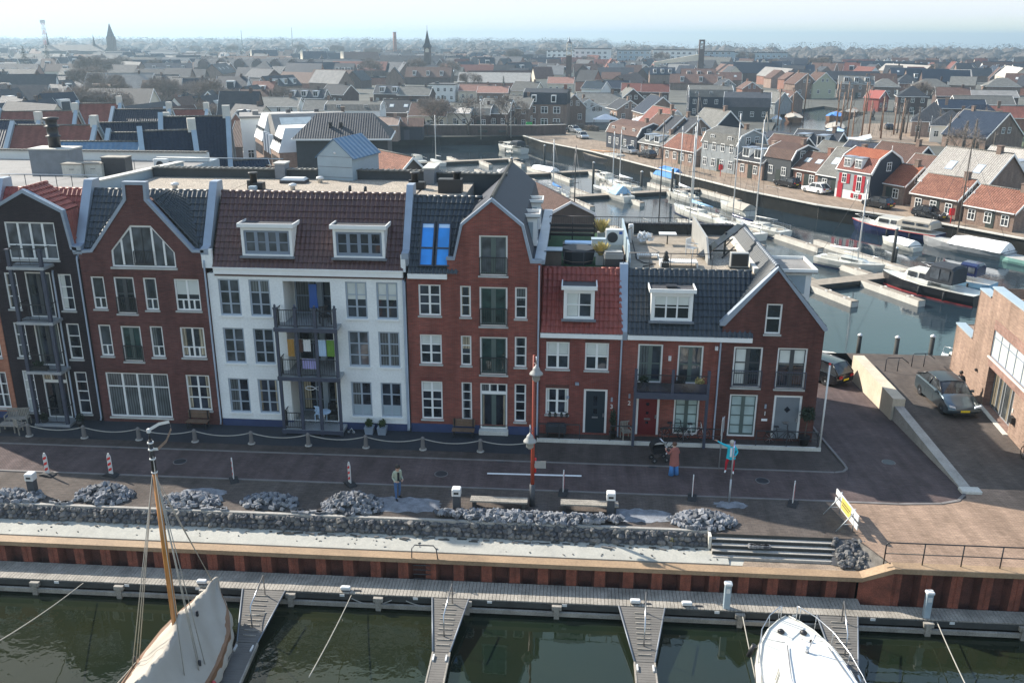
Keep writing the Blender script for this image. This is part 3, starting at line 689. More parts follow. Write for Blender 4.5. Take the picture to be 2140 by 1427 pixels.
# ---- brown house with neck gable
def brown_house():
    h=thing('town_house','brown brick house with neck gable topped by a square stone cap','house',(-22.4,0,0),world=True)
    X0,X1=-25.82,-19.06
    g=[(X0,.0),(X1,.0),(X1,9.72),(-19.68,9.72),(-21.88,12.4),(-21.84,13.15),(-22.82,13.15),(-22.86,12.4),(-25.08,9.62),(X0,9.55)]
    nar=[(-25.39,6.52,-24.66,8.3),(-22.55,6.52,-21.83,8.29),(-25.38,3.87,-24.68,5.64),(-22.53,3.88,-21.82,5.63)]
    wid=[(-20.88,6.54,-19.53,8.27),(-20.87,3.9,-19.54,5.62),(-20.87,.84,-19.54,2.91)]
    dr=[(-24.14,6.29,-23.04,8.3),(-24.14,3.59,-23.03,5.6)]; big=(-25.37,.31,-21.84,2.92)
    tz=[(-24.08,8.85),(-20.63,8.85),(-20.63,9.67),(-21.75,11.06),(-22.85,11.06),(-24.05,9.7)]
    mb=MB().holed(g,[rect(*q) for q in nar+wid+dr+[big]]+[tz],0,.12); lintels(mb,nar+wid+dr+[big],1); mb.build('wall',['brick_brown','brick_maroon'],h)
    MB().box(X0,.13,0,X1,9,8.6).prism([(X0+.5,8.6),(X1-.5,8.6),(-19.9,9.6),(-21.95,12.2),(-22.8,12.2),(-24.9,9.6)],'y',.13,2.2).build('side_wall','brick_maroon',h)
    for q in nar: win(h,*q,rows=(.32,),low=(.5,),gm='glass_grey' if q[0]<-25 else 'glass')
    for i,q in enumerate(wid[:2]): win(h,*q,cols=(.5,),rows=(.32,),low=(.25,.75),b=.055)
    win(h,*wid[2],cols=(.5,),rows=(.35,.68),b=.055)
    for i,q in enumerate(dr):
        f=win(h,*q,cols=(.5,),rows=(.55,) if i==0 else (),leafm='dark_frame' if i==0 else 'green_frame',gm='glass' if i==0 else 'glass_green',b=.06); rail(f,q[0]+.03,q[2]-.03,-.03,q[1]+.02,.9,10)
    win(h,*big,cols=(.25,.5,.75),rows=(.7,),gm='glass_curtain',b=.06,sill='concrete_light')
    # attic window
    fr=MB(); n=len(tz); c=(-22.33,9.75)
    inn=[(c[0]+(x-c[0])*.945,c[1]+(z-c[1])*.92) for x,z in tz]
    for i in range(n):
        a,b=tz[i],tz[(i+1)%n]; a2,b2=inn[i],inn[(i+1)%n]; fr.prism([a,b,b2,a2],'y',.06,.13)
    for x,zt in ((-23.45,10.3),(-22.88,10.93),(-21.77,10.93),(-21.2,10.25)): fr.box(x-.05,.065,8.95,x+.05,.125,zt)
    f=fr.build('attic_window','white_paint',h); MB().prism(inn,'y',.1,.14).build('pane','glass_grey',f)
    MB().box(-22.83,.055,8.95,-22.38,.1,9.05).box(-22.3,.055,8.95,-21.83,.1,9.05).box(-22.38,.055,8.95,-22.3,.1,10.9).build('door_frame','dark_frame',f)
    rail(f,-22.83,-21.82,-.02,8.97,.75,12)
    MB().box(-24.15,-.08,8.74,-20.56,.1,8.845).build('sill','sill',f)
    cop=[(X1,9.7),(X1,9.84),(-19.62,9.84),(-21.74,12.42),(-21.7,13.3),(-22.96,13.3),(-23.0,12.42),(-25.12,9.74),(X0-.1,9.67),(X0-.1,9.53),(-25.04,9.6),(-22.84,12.36),(-22.8,13.14),(-21.86,13.14),(-21.9,12.36),(-19.68,9.7)]
    MB().prism(cop,'y',-.06,.3).build('coping','zinc',h)
    mb=MB(); pan(mb,(X0+.2,.3,9.74),(X1-.2,.3,9.74),(X1-.2,2.1,12.5),(X0+.2,2.1,12.5)); ridge_caps(mb,(X0+.2,2.2,12.5),(X1-.2,2.2,12.5))
    pan(mb,(-19.5,.3,9.9),(-20.5,2.0,12.35),(-21.6,2.2,12.55),(-21.75,.3,12.55)); pan(mb,(-25.2,.3,9.75),(-23.0,.3,12.4),(-23.0,2.2,12.4),(-24.2,2.0,12.2))
    mb.build('roof','pan_dark',h)
    MB().box(-25.5,2.2,8.6,X1,9,12.2).build('flat_roof','gravel',h)
    # separating wall that runs back between the flat roofs
    w=MB().prism([(2.7,8.6),(13.6,8.6),(13.6,12.45),(2.7,12.85)],'x',-26.05,-25.65).build('parapet_wall','panel_bluegrey',h); MB().prism([(2.7,12.85),(13.65,12.45),(13.65,12.53),(2.7,12.93)],'x',-26.12,-25.58).build('coping','concrete_light',w)
    party(h,-26.1,-25.62,PW); downpipe(h,-25.9,9.4)
# ---- black house with balcony tower
def black_house():
    h=thing('town_house','black brick house with mansard gable, red tiles and a stack of balconies','house',(-28.3,0,0),world=True)
    g=[(-30.72,0),(-25.9,0),(-25.9,9.7),(-26.2,9.75),(-26.42,11.7),(-28.3,12.68),(-30.16,11.7),(-30.38,9.75),(-30.72,9.7)]
    nar=[(-30.13,6.4,-29.44,8.4),(-27.17,6.38,-26.43,8.39),(-30.12,3.65,-29.44,5.64),(-27.17,3.63,-26.43,5.66),(-30.12,.4,-29.44,2.88),(-27.15,.4,-26.43,2.89)]
    dr=[(-29.0,5.95,-27.57,8.46),(-28.99,3.2,-27.58,5.69)]; gd=(-28.99,.12,-27.58,2.88); top=(-29.62,9.13,-26.9,11.13)
    mb=MB().holed(g,[rect(*q) for q in nar+dr+[gd,top]],0,.12); mb.build('wall','brick_black',h)
    MB().box(-30.72,.13,0,-25.9,9,8.6).prism([(-30.2,8.6),(-26.4,8.6),(-26.45,9.7),(-26.6,11.5),(-28.3,12.4),(-30.0,11.5),(-30.2,9.7)],'y',.13,3).build('side_wall','brick_black',h)
    for i,q in enumerate(nar): win(h,*q,rows=(.33,.66) if i<4 else (.3,.54,.78))
    for q in dr: win(h,*q,cols=(.5,),leafm='dark_frame',sill=None,b=.06,name='balcony_door')
    win(h,gd[0],gd[1],gd[2],gd[3]-.6,cols=(.5,),leafm='dark_frame',sill=None,b=.06,name='garden_door'); win(h,gd[0],gd[3]-.6,gd[2],gd[3],cols=(.33,.66),sill=None,name='fanlight')
    win(h,*top,cols=(.24,.5,.76),rows=(.38,),gm='glass_grey',b=.06)
    cop=[(-25.86,9.68),(-25.86,9.84),(-26.08,9.88),(-26.3,11.78),(-28.3,12.84),(-30.28,11.78),(-30.5,9.88),(-30.72,9.84),(-30.72,9.68),(-30.38,9.73),(-30.16,11.66),(-28.3,12.64),(-26.42,11.66),(-26.2,9.73)]
    MB().prism(cop,'y',-.06,.25).build('coping','zinc',h)
    mb=MB(); pan(mb,(-30.6,.3,9.74),(-26.1,.3,9.74),(-26.1,2.1,12.5),(-30.6,2.1,12.5)); ridge_caps(mb,(-30.6,2.2,12.5),(-26.1,2.2,12.5))
    pan(mb,(-26.36,.25,11.68),(-26.36,1.75,11.68),(-28.25,2.3,12.8),(-28.25,.25,12.8)); pan(mb,(-26.12,.25,9.9),(-26.12,.6,9.9),(-26.3,1.75,11.7),(-26.3,.25,11.7)); pan(mb,(-30.2,1.75,11.68),(-30.2,.25,11.68),(-28.35,.25,12.8),(-28.35,2.3,12.8)); ridge_caps(mb,(-28.3,.25,12.84),(-28.3,2.3,12.84))
    mb.build('roof','pan_red',h)
    MB().box(-30.72,2.2,8.6,-26.0,9,12.1).build('flat_roof','roofing_grey',h)
    px=(-29.08,-27.38)
    for x in px: MB().box(x-.085,-.97,0,x+.085,-.81,9.85).cbox(x,-.89,9.85,.24,.24,.05).build('balcony_post','steel_blue',h)
    for z,k in ((.16,0),(3.22,1),(6.0,2),(8.98,3)):
        f=balc_floor(h,px[0]-.15,px[1]+.15,-1.0,-.01,z); rail(f,px[0]+.09,px[1]-.09,-.9,z,.95,3)
        MB().box(px[0]-.02,-.85,z+.9,px[0]+.01,0,z+.94).box(px[1]-.01,-.85,z+.9,px[1]+.02,0,z+.94).build('handrail','metal_black',f)
    party(h,-30.95,-30.55,PW); downpipe(h,-27.35,8.6,-.1)
def orange_house():
    h=thing('town_house','orange brick house cut off by the left picture edge','house',(-33,0,0),world=True)
    ho=[(-31.9,.6,-31.05,2.75),(-31.9,3.6,-31.05,5.5),(-31.9,6.4,-31.05,8.3),(-33.9,.6,-32.8,2.75),(-33.9,3.6,-32.8,5.5),(-33.9,6.4,-32.8,8.3)]
    MB().holed(rect(-36,.4,-30.75,8.7),[rect(*q) for q in ho],0,.12).build('wall','brick_orange',h)
    MB().box(-36,.13,0,-30.75,9,8.6).build('side_wall','brick_orange',h); MB().box(-36,2.2,8.6,-30.75,9,12.1).build('flat_roof','roofing_grey',h); MB().box(-36,-.02,0,-30.75,.1,.4).build('plinth','blue_plinth',h)
    for q in ho: win(h,*q,cols=(.5,),rows=(.36,.68))
    mb=MB(); pan(mb,(-36,-.1,8.8),(-30.9,-.1,8.8),(-30.9,2.1,12.45),(-36,2.1,12.45)); mb.build('roof','pan_dark',h)
    MB().box(-36,-.16,8.6,-30.95,.1,8.85).build('cornice','white_paint',h)
def low_body(h,x0,x1,rm,g='brick_red',ze=5.62,zt=8.86,tx1=None):
    MB().box(x0,.13,0,x1,11.5,ze-.1).box(x0,1.75,ze-.1,x1,11.5,zt-.15).build('side_wall',g,h)
    mb=MB(); a=tx1 or x1
    pan(mb,(x0+.02,-.12,ze+.24),(x1,-.12,ze+.24),(a,1.72,zt),(x0+.02,1.72,zt)); ridge_caps(mb,(x0+.02,1.76,zt),(a,1.76,zt),.08); mb.build('roof',rm,h)
    MB().box(x0+.02,-.2,ze,x1-.02,.1,ze+.24).build('cornice','white_paint',h)
def flat_door(h,x0,z0,x1,z1,m,lights):
    f=win(h,x0,z0,x1,z1,sill=None,name='front_door',t=.12,gm=m)
    MB().box(x0+.12,.05,z0,x1-.12,.09,z1-.12).build('door_leaf',m,f)
    mb=MB(); cx=(x0+x1)/2
    for (px,pz,w,hh) in lights: mb.box(px-w/2,.044,pz-hh/2,px+w/2,.052,pz+hh/2)
    mb.build('door_light','glass',f)
    mb=MB().box(cx-.16,.03,z0+.86,cx+.16,.049,z0+.95); mb.build('letter_slot','steel',f)
    MB().box(x1-.22,.0,z0+.95,x1-.16,.048,z0+1.15).build('handle','steel',f)
    return f
def house_three():
    h=thing('town_house','low red brick house with red roof and green roof terrace','house',(.5,0,0),world=True)
    X0,X1=-1.63,2.62
    q=[(-1.3,3.85,-.09,5.35),(.72,3.83,1.95,5.35),(-1.29,1.27,-.08,2.77)]; d=(.72,.25,1.97,2.77)
    mb=MB().holed(rect(X0,0,X1,5.62),[rect(*w) for w in q+[d]],0,.12); lintels(mb,q,1); mb.build('wall',['brick_redbrown','brick_maroon'],h)
    low_body(h,X0,X1,'pan_red')
    for i,w in enumerate(q): win(h,*w,cols=(.5,),rows=(.5,),b=.07,blind=.46 if i<2 else 0)
    flat_door(h,*d,'door_navy',[(1.345,2.1,.2,.55),(1.345,1.5,.2,.3)])
    dormer(h,-.45,1.12,6.58,8.15,.1,1.5,(.5,),(.5,),t=.13)
    MB().box(X0,1.8,8.5,X1,11.5,8.72).build('roof_terrace','grass_mat',h)
    downpipe(h,2.58,5.6); MB().box(-.2,-.07,2.2,-.05,0,2.35).cbox(.35,-.06,3.0,.2,.12,.14).build('wall_lamp','zinc',h)
    num(h,'3',2.2,1.72)
    party(h,2.42,2.85,[(-.06,5.55),(-.06,6.0),(1.75,9.12),(2.2,9.12),(2.2,8.3),(.2,5.5)])
def num(h,t,x,z,s=.34):
    o=text(t,'house_number',h,(0,0,0),s,'white_paint'); o.location=Vector((x,-.03,z+.1))-h.location
    MB().box(x-.05,-.03,z+.38,x+.05,0,z+.62).build('wall_lamp','zinc',h)
def house_two():
    h=thing('town_house','low red house with dark roof, red door and small blue balcony','house',(5.2,0,0),world=True)
    X0,X1=2.64,7.6
    q=[(3.45,3.22,4.73,5.35),(5.5,3.22,6.8,5.33),(5.47,.35,6.79,2.62)]; d=(3.5,.25,4.72,2.62)
    mb=MB().holed(rect(X0,0,X1,5.62),[rect(*w) for w in q+[d]],0,.12); mb.build('wall',['brick_red','brick_redbrown'],h)
    low_body(h,2.85,X1+1.6,'pan_dark')
    MB().box(2.64,.13,0,2.85,11.5,5.5).build('side_wall','brick_red',h)
    for i,w in enumerate(q[:2]): win(h,*w,cols=(.5,),rows=(.5,),leafm='green_frame',gm='glass' if i==0 else 'glass_grey',b=.06,sill=None,name='balcony_door')
    win(h,*q[2],cols=(.5,),rows=(.25,.5,.75),leafm='green_frame',gm='glass_blind',b=.05,sill=None,name='garden_door')
    flat_door(h,*d,'door_red',[(4.1,2.0,.16,.16),(4.1,1.5,.14,.14),(4.1,.95,.14,.14)])
    dormer(h,4.0,6.1,6.6,8.1,.1,1.5,(.33,.66),(.5,),t=.14)
    MB().box(4.75,.5,8.25,5.3,.9,8.34).build('roof_hatch','metal_dark',h)
    MB().box(2.85,1.8,8.5,9.4,11.5,8.72).build('roof_terrace','deck_wood',h)
    f=MB().box(3.3,-.95,2.9,7.05,-.01,3.02).box(3.3,-1.0,2.72,7.05,-.955,3.06).build('balcony_floor','steel_blue',h)
    rail(f,3.38,5.2,-.9,3.02,1.0,3); rail(f,5.25,6.98,-.9,3.02,1.0,3)
    MB().box(3.4,-.96,3.12,6.95,-.945,3.6).build('balcony_panel','solar',f)
    for x in (3.34,5.22,7.02): MB().box(x-.07,-.98,0 if x!=5.22 else 3.0,x+.07,-.84,4.3).build('balcony_post','steel_blue',h)
    downpipe(h,7.62,5.6); num(h,'2',3.12,1.95); MB().box(5.02,-.1,4.5,5.16,0,4.75).box(7.35,-.14,5.15,7.5,0,5.35).build('wall_lamp','plastic_white',h)
def house_one():
    h=thing('town_house','corner house of maroon brick with plain pointed gable and grey front door','house',(10.2,0,0),world=True)
    X0,X1=7.66,12.76
    q=[(9.76,6.06,10.56,7.66),(8.33,3.12,9.8,5.34),(10.54,3.1,12.05,5.34),(8.33,.33,9.77,2.72)]; d=(10.61,.3,12.06,2.74)
    g=[(X0,0),(X1,0),(X1,6.36),(10.15,9.4),(X0,6.5)]
    mb=MB().holed(g,[rect(*w) for w in q+[d]],0,.12); mb.build('wall','brick_maroon',h)
    MB().box(X0,.13,-1.2,X1,10.2,6.2).prism([(9.75,6.2),(X1,6.2),(10.15,9.2),(9.75,8.8)],'y',.13,10.2).build('side_wall','brick_maroon',h)
    win(h,*q[0],rows=(.52,),b=.08); 
    for w in q[1:3]:
        f=win(h,*w,cols=(.5,),rows=(.33,.62),leafm='dark_frame',b=.06); rail(f,w[0]-.02,w[2]+.02,-.12,w[1]+.03,.95,13,m='steel_blue')
    win(h,*q[3],cols=(.5,),rows=(.25,.5,.75),leafm='green_frame',gm='glass_blind',b=.05,sill=None,name='garden_door')
    f=flat_door(h,*d,'door_grey',[]); MB().prism([(11.335,1.75),(11.5,1.93),(11.335,2.11),(11.17,1.93)],'y',.04,.052).build('door_light','glass',f)
    o=[(X1+.12,6.34),(X1+.12,6.46),(10.15,9.58),(7.5,6.62),(7.5,6.46),(X0+.1,6.46),(10.15,9.4),(X1-.05,6.3)]
    MB().prism(o,'y',-.07,.28).build('coping','zinc',h)
    mb=MB(); pan(mb,(X1+.1,10.2,6.4),(X1+.1,.25,6.4),(10.2,.25,9.5),(10.2,10.2,9.5)); pan(mb,(7.75,.25,6.5),(9.5,1.8,8.7),(10.1,1.9,9.5),(10.1,.25,9.5)); pan(mb,(9.65,1.85,8.95),(9.65,10.2,8.95),(10.1,10.2,9.5),(10.1,1.85,9.5)); mb.build('roof','pan_dark',h)
    mb=MB(); ridge_caps(mb,(10.15,.2,9.54),(10.15,10.2,9.54),.12,.34); mb.build('ridge','zinc_dark',h)
    MB().prism([(9.3,8.7),(X1+.1,6.4),(10.15,9.6)],'y',10.2,10.45).prism([(X1+.2,6.4),(X1+.2,6.6),(10.15,9.8),(9.1,8.7),(9.3,8.7),(10.15,9.55)],'y',9.95,10.55).build('rear_gable','zinc_dark',h)
    MB().box(9.35,1.9,8.72,9.6,10.2,9.0).build('parapet_wall','concrete_light',h)
    MB().box(7.6,1.9,8.6,9.35,10.2,8.735).build('flat_roof','gravel',h)
    dm=MB().box(10.9,3.0,7.0,12.6,3.08,8.55).box(10.9,5.6,7.0,12.6,5.68,8.55).box(12.5,3.08,6.6,12.6,5.6,8.55).build('dormer','white_paint',h)
    MB().box(11.1,2.98,7.4,12.3,2.998,8.4).build('panel','panel_bluegrey',dm); MB().box(12.602,3.3,7.1,12.615,5.4,8.3).build('pane','glass',dm)
    MB().box(10.6,2.8,8.55,12.85,5.9,8.62,1).box(10.6,2.8,8.62,12.85,2.88,8.78).box(10.6,5.82,8.62,12.85,5.9,8.78).box(12.77,2.88,8.62,12.85,5.82,8.78).build('dormer_roof',['white_paint','roofing_grey'],dm)
    num(h,'1',10.2,1.6); MB().box(10.05,-.03,1.28,10.35,0,1.4).build('name_plate','cloth_white',h)
white_house(); red_house(); brown_house(); black_house(); orange_house(); house_three(); house_two(); house_one()
# ---------------------------------------------------------------- quay front
def rock(mb,c,r,k):
    n,m=7,5; sx,sy,sz=U(.8,1.25),U(.7,1.1),U(.65,1.0); a=U(0,6.3); o=Vector((U(0,50),U(0,50),U(0,50))); rings=[]
    for i in range(m+1):
        t=pi*i/m; rg=[]
        for j in range(n):
            p=Vector((max(sin(t),.05)*cos(2*pi*j/n),max(sin(t),.05)*sin(2*pi*j/n),-cos(t))); q=r*(1+.55*noise.noise(p*1.3+o))
            x,y,z=p.x*q*sx,p.y*q*sy,p.z*q*sz; rg.append((c[0]+x*cos(a)-y*sin(a),c[1]+x*sin(a)+y*cos(a),c[2]+z))
        rings.append(rg)
    mb.loft(rings,k=k,sm=False)
def quay_front():
    std('stone_b',(.17,.155,.14),.85,var=.3,scale=4,fine=.2); std('stone_c',(.075,.075,.08),.8,var=.3,scale=4,fine=.2)
    mb=MB().add([(-120,-9.3,.0),(6.2,-9.3,.0),(6.2,-9.68,-.62),(-120,-9.68,-.62)],[(0,1,2,3)],0)
    x=-27.5
    while x<6.05:
        for j in range(3):
            f=(j+.5)/3; rock(mb,(x+U(-.07,.07)+(.12 if j%2 else 0),-9.36-.3*f+U(-.02,.03),-.52*f-.06),U(.11,.19),rnd.choice([0,0,1,2]))
        x+=U(.2,.29)
    tag(mb.build('stone_revetment',['stone_c','stone','stone_b']),'sloping bank of dark rounded stones between street edge and sand ledge','stone bank')
    mb=MB(); x=-26.5
    while x<6.8:
        mb.at(TR(x,-9.88+U(-.1,.08),-.625,U(-.3,.3))); mb.box(0,0,0,U(.1,.5),U(.03,.09),U(.02,.07),rnd.choice([0,1])); x+=U(.08,.6) if x>-13 else U(.3,1.6)
    for i in range(60): q=U(-10.6,-9.9); mb.at(TR(U(-26,6.5),q,-.6+(q+9.75)*.147,U(0,3))); mb.box(0,0,0,U(.03,.12),U(.03,.08),U(.01,.04),rnd.choice([0,1]))
    tag(mb.build('debris',['timber_dark','stone']),'scattered dark debris and chips along the sand ledge','debris',kind='stuff')
    tag(leaves((4.55,-9.62,-.5),(.16,.12,.3),60,.07,up=1).build('weed_tuft','pampas'),'small yellow green weed tuft growing from the stone bank','weed')
    # sheet piling with rust coloured capping
    s=thing('sheet_pile_wall','rust red steel sheet pile quay wall with ochre capping','quay wall',(-6,-11.2,0),world=True)
    def piling(x0,x1,yf,zt,name='wall'):
        mb=MB(); p=1.2; k=math.floor((x0+23.75)/p); pts=[]
        x=-23.75+k*p
        while x<x1+p:
            pts+= [(x-.22,yf),(x+.22,yf),(x+.34,yf+.42),(x+p-.34,yf+.42)]; x+=p
        pts=[(a,b) for a,b in pts if x0-.3<a<x1+.3]
        mb.add([(a,b,-3) for a,b in pts]+[(a,b,zt) for a,b in pts],[(i,i+1,i+1+len(pts),i+len(pts)) for i in range(len(pts)-1)])
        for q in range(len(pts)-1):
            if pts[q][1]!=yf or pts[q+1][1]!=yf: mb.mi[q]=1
        x=-23.75+k*p
        while x<x1:
            if x>x0: mb.box(x-.012,yf-.02,-3,x+.012,yf+.0,zt-.01)
            x+=p
        return mb.build(name,['rust_red','rust_recess_shade'],s)
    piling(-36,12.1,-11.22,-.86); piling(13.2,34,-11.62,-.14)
    MB().box(-120,-11.34,-.92,12.2,-10.84,-.72).build('capping','rust_cap',s)
    MB().loft([[(x,ya,za),(x,yb,za),(x,yb,zb),(x,ya,zb)] for x,ya,yb,za,zb in ((12.2,-11.34,-10.84,-.92,-.72),(13.3,-11.74,-11.22,-.2,.02))]).build('capping','rust_cap',s)
    MB().add([(12.1,-11.3,-3),(13.3,-11.7,-3),(13.3,-11.7,-.02),(12.1,-11.3,-.86)],[(0,1,2,3)]).build('wall','rust_red',s)
    MB().box(13.3,-11.74,-.2,60,-11.22,.02).build('capping','rust_cap',s)
    l=MB().tube([(-6.55,-11.3,-.9),(-6.55,-11.2,-.3),(-6.45,-11.0,-.25),(-5.65,-11.0,-.25),(-5.5,-11.2,-.3),(-5.4,-11.32,-.9)],.025,6)
    for q in range(4): l.tube([(-6.5,-11.3,-1.05-q*.22),(-5.75,-11.3,-1.05-q*.22)],.02,5)
    tag(l.build('ladder','metal_dark'),'dark steel ladder with looped grab rail on the sheet piling','ladder')
    # steps in the bank
    st=thing('stone_steps','grey stone steps with black risers leading down to the sand ledge','steps',(9,-10,0),world=True)
    for i in range(4):
        y=-9.5-.2*i; z=-.17*(i+1)
        MB().box(6.25,y-.2,z-.14,11.5-.05*i,y,z+.03).box(6.25,y-.005,z+.03,11.5,y+.02,z+.17,1).build('step',['concrete','timber_dark'],st)
    MB().box(6.12,-9.8,-.76,6.24,-9.3,.03).build('kerb','concrete_light',st)
    mb=MB().add([(11.4,-9.4,.0),(12.6,-9.5,0),(12.9,-10.9,-.72),(11.2,-10.4,-.74)],[(0,1,2,3)],0)
    for q in range(70):
        f=U(0,1); g=U(0,1); rock(mb,(11.35+1.35*g+f*.1,-9.5-1.15*f,-.66*f),U(.1,.17),2 if f>.55 and g>.3 else rnd.choice([0,1]))
    mb.add([(12.3,-9.42,-.0),(13.3,-11.3,-.0),(13.2,-11.3,-.8),(11.9,-10.5,-.8)],[(0,1,2,3)],2); mb.build('stone_bank',['stone_c','stone','stone_b'],st)
    for i,(x,y) in enumerate([(8.2,-9.85)]):
        pass
    # railing
    r=thing('quay_railing','black steel two bar railing along the raised right hand quay','railing',(12.95,-11.36,0))
    mb=MB().tube([(0,0,0),(0,0,.9),(.06,0,.98),(.15,0,1.0),(14,0,1.0)],.028,7); mb.build('top_rail','metal_black',r)
    MB().tube([(0,0,.5),(14,0,.5)],.022,6).build('middle_rail','metal_black',r)
    for i in range(1,10): MB().tube([(i*1.53,0,0),(i*1.53,0,1.0)],.026,6).build('post','metal_black',r)
quay_front()
def jetty():
    z=-1.75
    j=thing('jetty','long timber jetty with grey plank deck along the sheet piling','jetty',(0,-11.9,z),world=True)
    mb=MB(); x=-36; k=0
    while x<34:
        mb.box(x+.008,-12.52+U(-.006,.006),z-.05,x+.142,-11.28 if x<12 else -11.7,z+U(-.004,.004),0); x+=.15; k+=1
    mb.build('deck',['timber_grey','composite_deck'],j)
    MB().box(-36,-12.56,z-.3,34,-12.42,z-.055).box(-36,-12.36,z-.28,34,-12.26,z-.06).build('edge_beam','timber_dark',j)
    MB().box(-36,-12.7,-2.3,34,-12.58,-2.12).build('wale_beam','timber_grey',j)
    x=-33.8
    while x<34:
        MB().box(x-.11,-12.74,-3.2,x+.11,-12.56,-1.86).box(x-.2,-12.72,-2.0,x+.2,-12.5,-1.82).build('pile','timber_grey',j); x+=3.72
    x=-31
    while x<30: MB().box(x-.1,-12.58,z-.14,x+.1,-12.565,z-.03).build('sign_plate','plastic_white',j); x+=3.1
    for n,x in enumerate((-9.2,2.9,-15.4,5.0)):
        b=thing('dock_box',['white dock box with a cleat beside the second gangway','white dock box with a cleat left of the third gangway','white dock box beside the canvas covered boat','flat white dock box left of the first pedestal'][n],'dock box',(x,-12.33,z))
        MB().cbox(0,0,0.07,.42,.2,.13,b=.03).build('lid','plastic_white',b); MB().cbox(0,0,0,.34,.14,.07).cbox(.5,0,0,.3,.07,.04).build('foot','metal_dark',b)
    for x,lb in ((6.6,'white power pedestal left of the moored cruiser'),(14.55,'white power pedestal right of the moored cruiser')):
        p=thing('power_pedestal',lb,'pedestal',(x,-12.32,z))
        MB().cbox(0,0,0,.26,.22,1.1,b=.02).build('column','panel_bluegrey',p); MB().cbox(0,0,1.1,.32,.28,.09,b=.03).build('cap','plastic_white',p); MB().box(-.08,-.125,.75,.08,-.111,.95).build('socket_panel','plastic_white',p)
    G4=[(-12.65,-13.5,-11.75,-12.67,-11.92,'leftmost'),(-4.72,-5.45,-4.0,-4.97,-4.38,''),(3.12,2.25,4.05,2.73,3.43,''),(10.9,10.2,11.75,10.25,10.95,'')]
    lb=['sloping grey gangway beside the canvas covered boat','sloping grey gangway in open water left of the centre berth','sloping grey gangway right of the centre berth','sloping grey gangway beside the white cruiser']
    lf=['grey finger jetty beside the canvas covered boat','grey finger jetty left of the centre berth','grey finger jetty right of the centre berth','grey finger jetty beside the white cruiser']
    for i,(cx,a0,a1,b0,b1,_) in enumerate(G4):
        g=thing('gangway',lb[i],'gangway',(cx,-12.6,z),group='gangways down to the finger jetties',world=True)
        ya,yb,za,zb=-12.6,-15.6,-1.74,-2.06; n=22
        L=lambda f,s: Vector(((a0,a1)[s]*(1-f)+(b0,b1)[s]*f, ya+(yb-ya)*f, za+(zb-za)*f))
        mb=MB()
        for q in range(n):
            f,f2=q/n,(q+.9)/n; p=[L(f,0),L(f,1),L(f2,1),L(f2,0)]; mb.add(p+[v-Vector((0,0,.06)) for v in p],[(0,1,2,3),(7,6,5,4),(0,4,5,1),(1,5,6,2),(2,6,7,3),(3,7,4,0)])
        mb.build('deck','composite_deck',g)
        mb=MB()
        for s,d in ((0,-.035),(1,.035)): mb.tube([L(0,s)+Vector((d,0,.02)),L(1,s)+Vector((d,0,.02))],.035,6)
        mb.build('edge_rail','zinc_dark',g)
        for q in range(9):
            f=.12+q*.095; c=(L(f,0)+L(f,1))/2; MB().box(c.x-.3+f*.05,c.y-.02,c.z,c.x+.3-f*.05,c.y+.02,c.z+.04).build('cleat_batten','timber_grey',g)
        c0=(L(.1,0)+L(.1,1))/2+Vector((.12,0,0)); c1=(L(.72,0)+L(.72,1))/2
        MB().tube([c0,c0+Vector((0,0,.95)),c1+Vector((0,0,.95)),c1],.03,7).build('handrail','steel',g)
        f=thing('finger_jetty',lf[i],'finger jetty',((b0+b1)/2,-15.6,-2.06),group='finger jetties',world=True)
        e=.25 if i==0 else (.05 if i==1 else -.0); b0s,b1s=b0,b1
        mb=MB(); y=-15.62
        while y>-25: 
            d=(y+15.6)*-.06*(1 if i==0 else (.1 if i==1 else .02)); mb.box(b0+d,y-.13,-2.12,b1+d,y,-2.06); y-=.14
        mb.build('deck','composite_deck',f)
        sh=.56 if i==0 else (.05 if i==1 else 0)
        MB().prism([(b0+.03,-15.6),(b1-.03,-15.6),(b1-.03+sh,-25),(b0+.03+sh,-25)],'z',-2.6,-2.125).build('float','concrete',f)
        for (s,X) in ((-1,b0-.03),(1,b1+.03)):
            MB().prism([(X-.03,-15.6),(X+.03,-15.6),(X+.03+sh,-25),(X-.03+sh,-25)],'z',-2.2,-2.04).build('side_rail','timber_grey',f)
        for y in (-16.0,-18.2):
            for X in (b0+.05,b1-.05): MB().box(X-.03,y-.17,-2.055,X+.03,y+.17,-1.98).build('cleat','plastic_white',f)
    for n,(a,b,s) in enumerate([((-20.5,-12.6,-1.8),(-19.6,-19.8,.5),.1),((-8.9,-12.6,-1.8),(-8.6,-19.5,-.3),.08),((7.2,-12.6,-1.8),(7.0,-19.5,-2.2),.05),((14.9,-12.6,-1.8),(14.2,-19.5,-1.5),.12),((-8.9,-12.58,-1.95),(-7.2,-12.58,-1.95),.25),((-6.6,-12.58,-1.95),(-5.4,-12.58,-2.1),.12),((-11.9,-13.6,-1.95),(-12.6,-14.8,-1.4),.1)]):
        mb=MB().tube(bez(a,b,s,12),.022,5); o=mb.build('mooring_rope','rope')
        tag(o,['pale mooring rope running out from the jetty left of the covered boat','pale mooring rope in the open berth second from left','rope running down beside the cruiser bow','rope running out right of the cruiser','slack rope hanging in a loop under the jetty edge','short slack rope beside the second gangway','rope from covered boat to the first gangway'][n],'rope')
jetty()
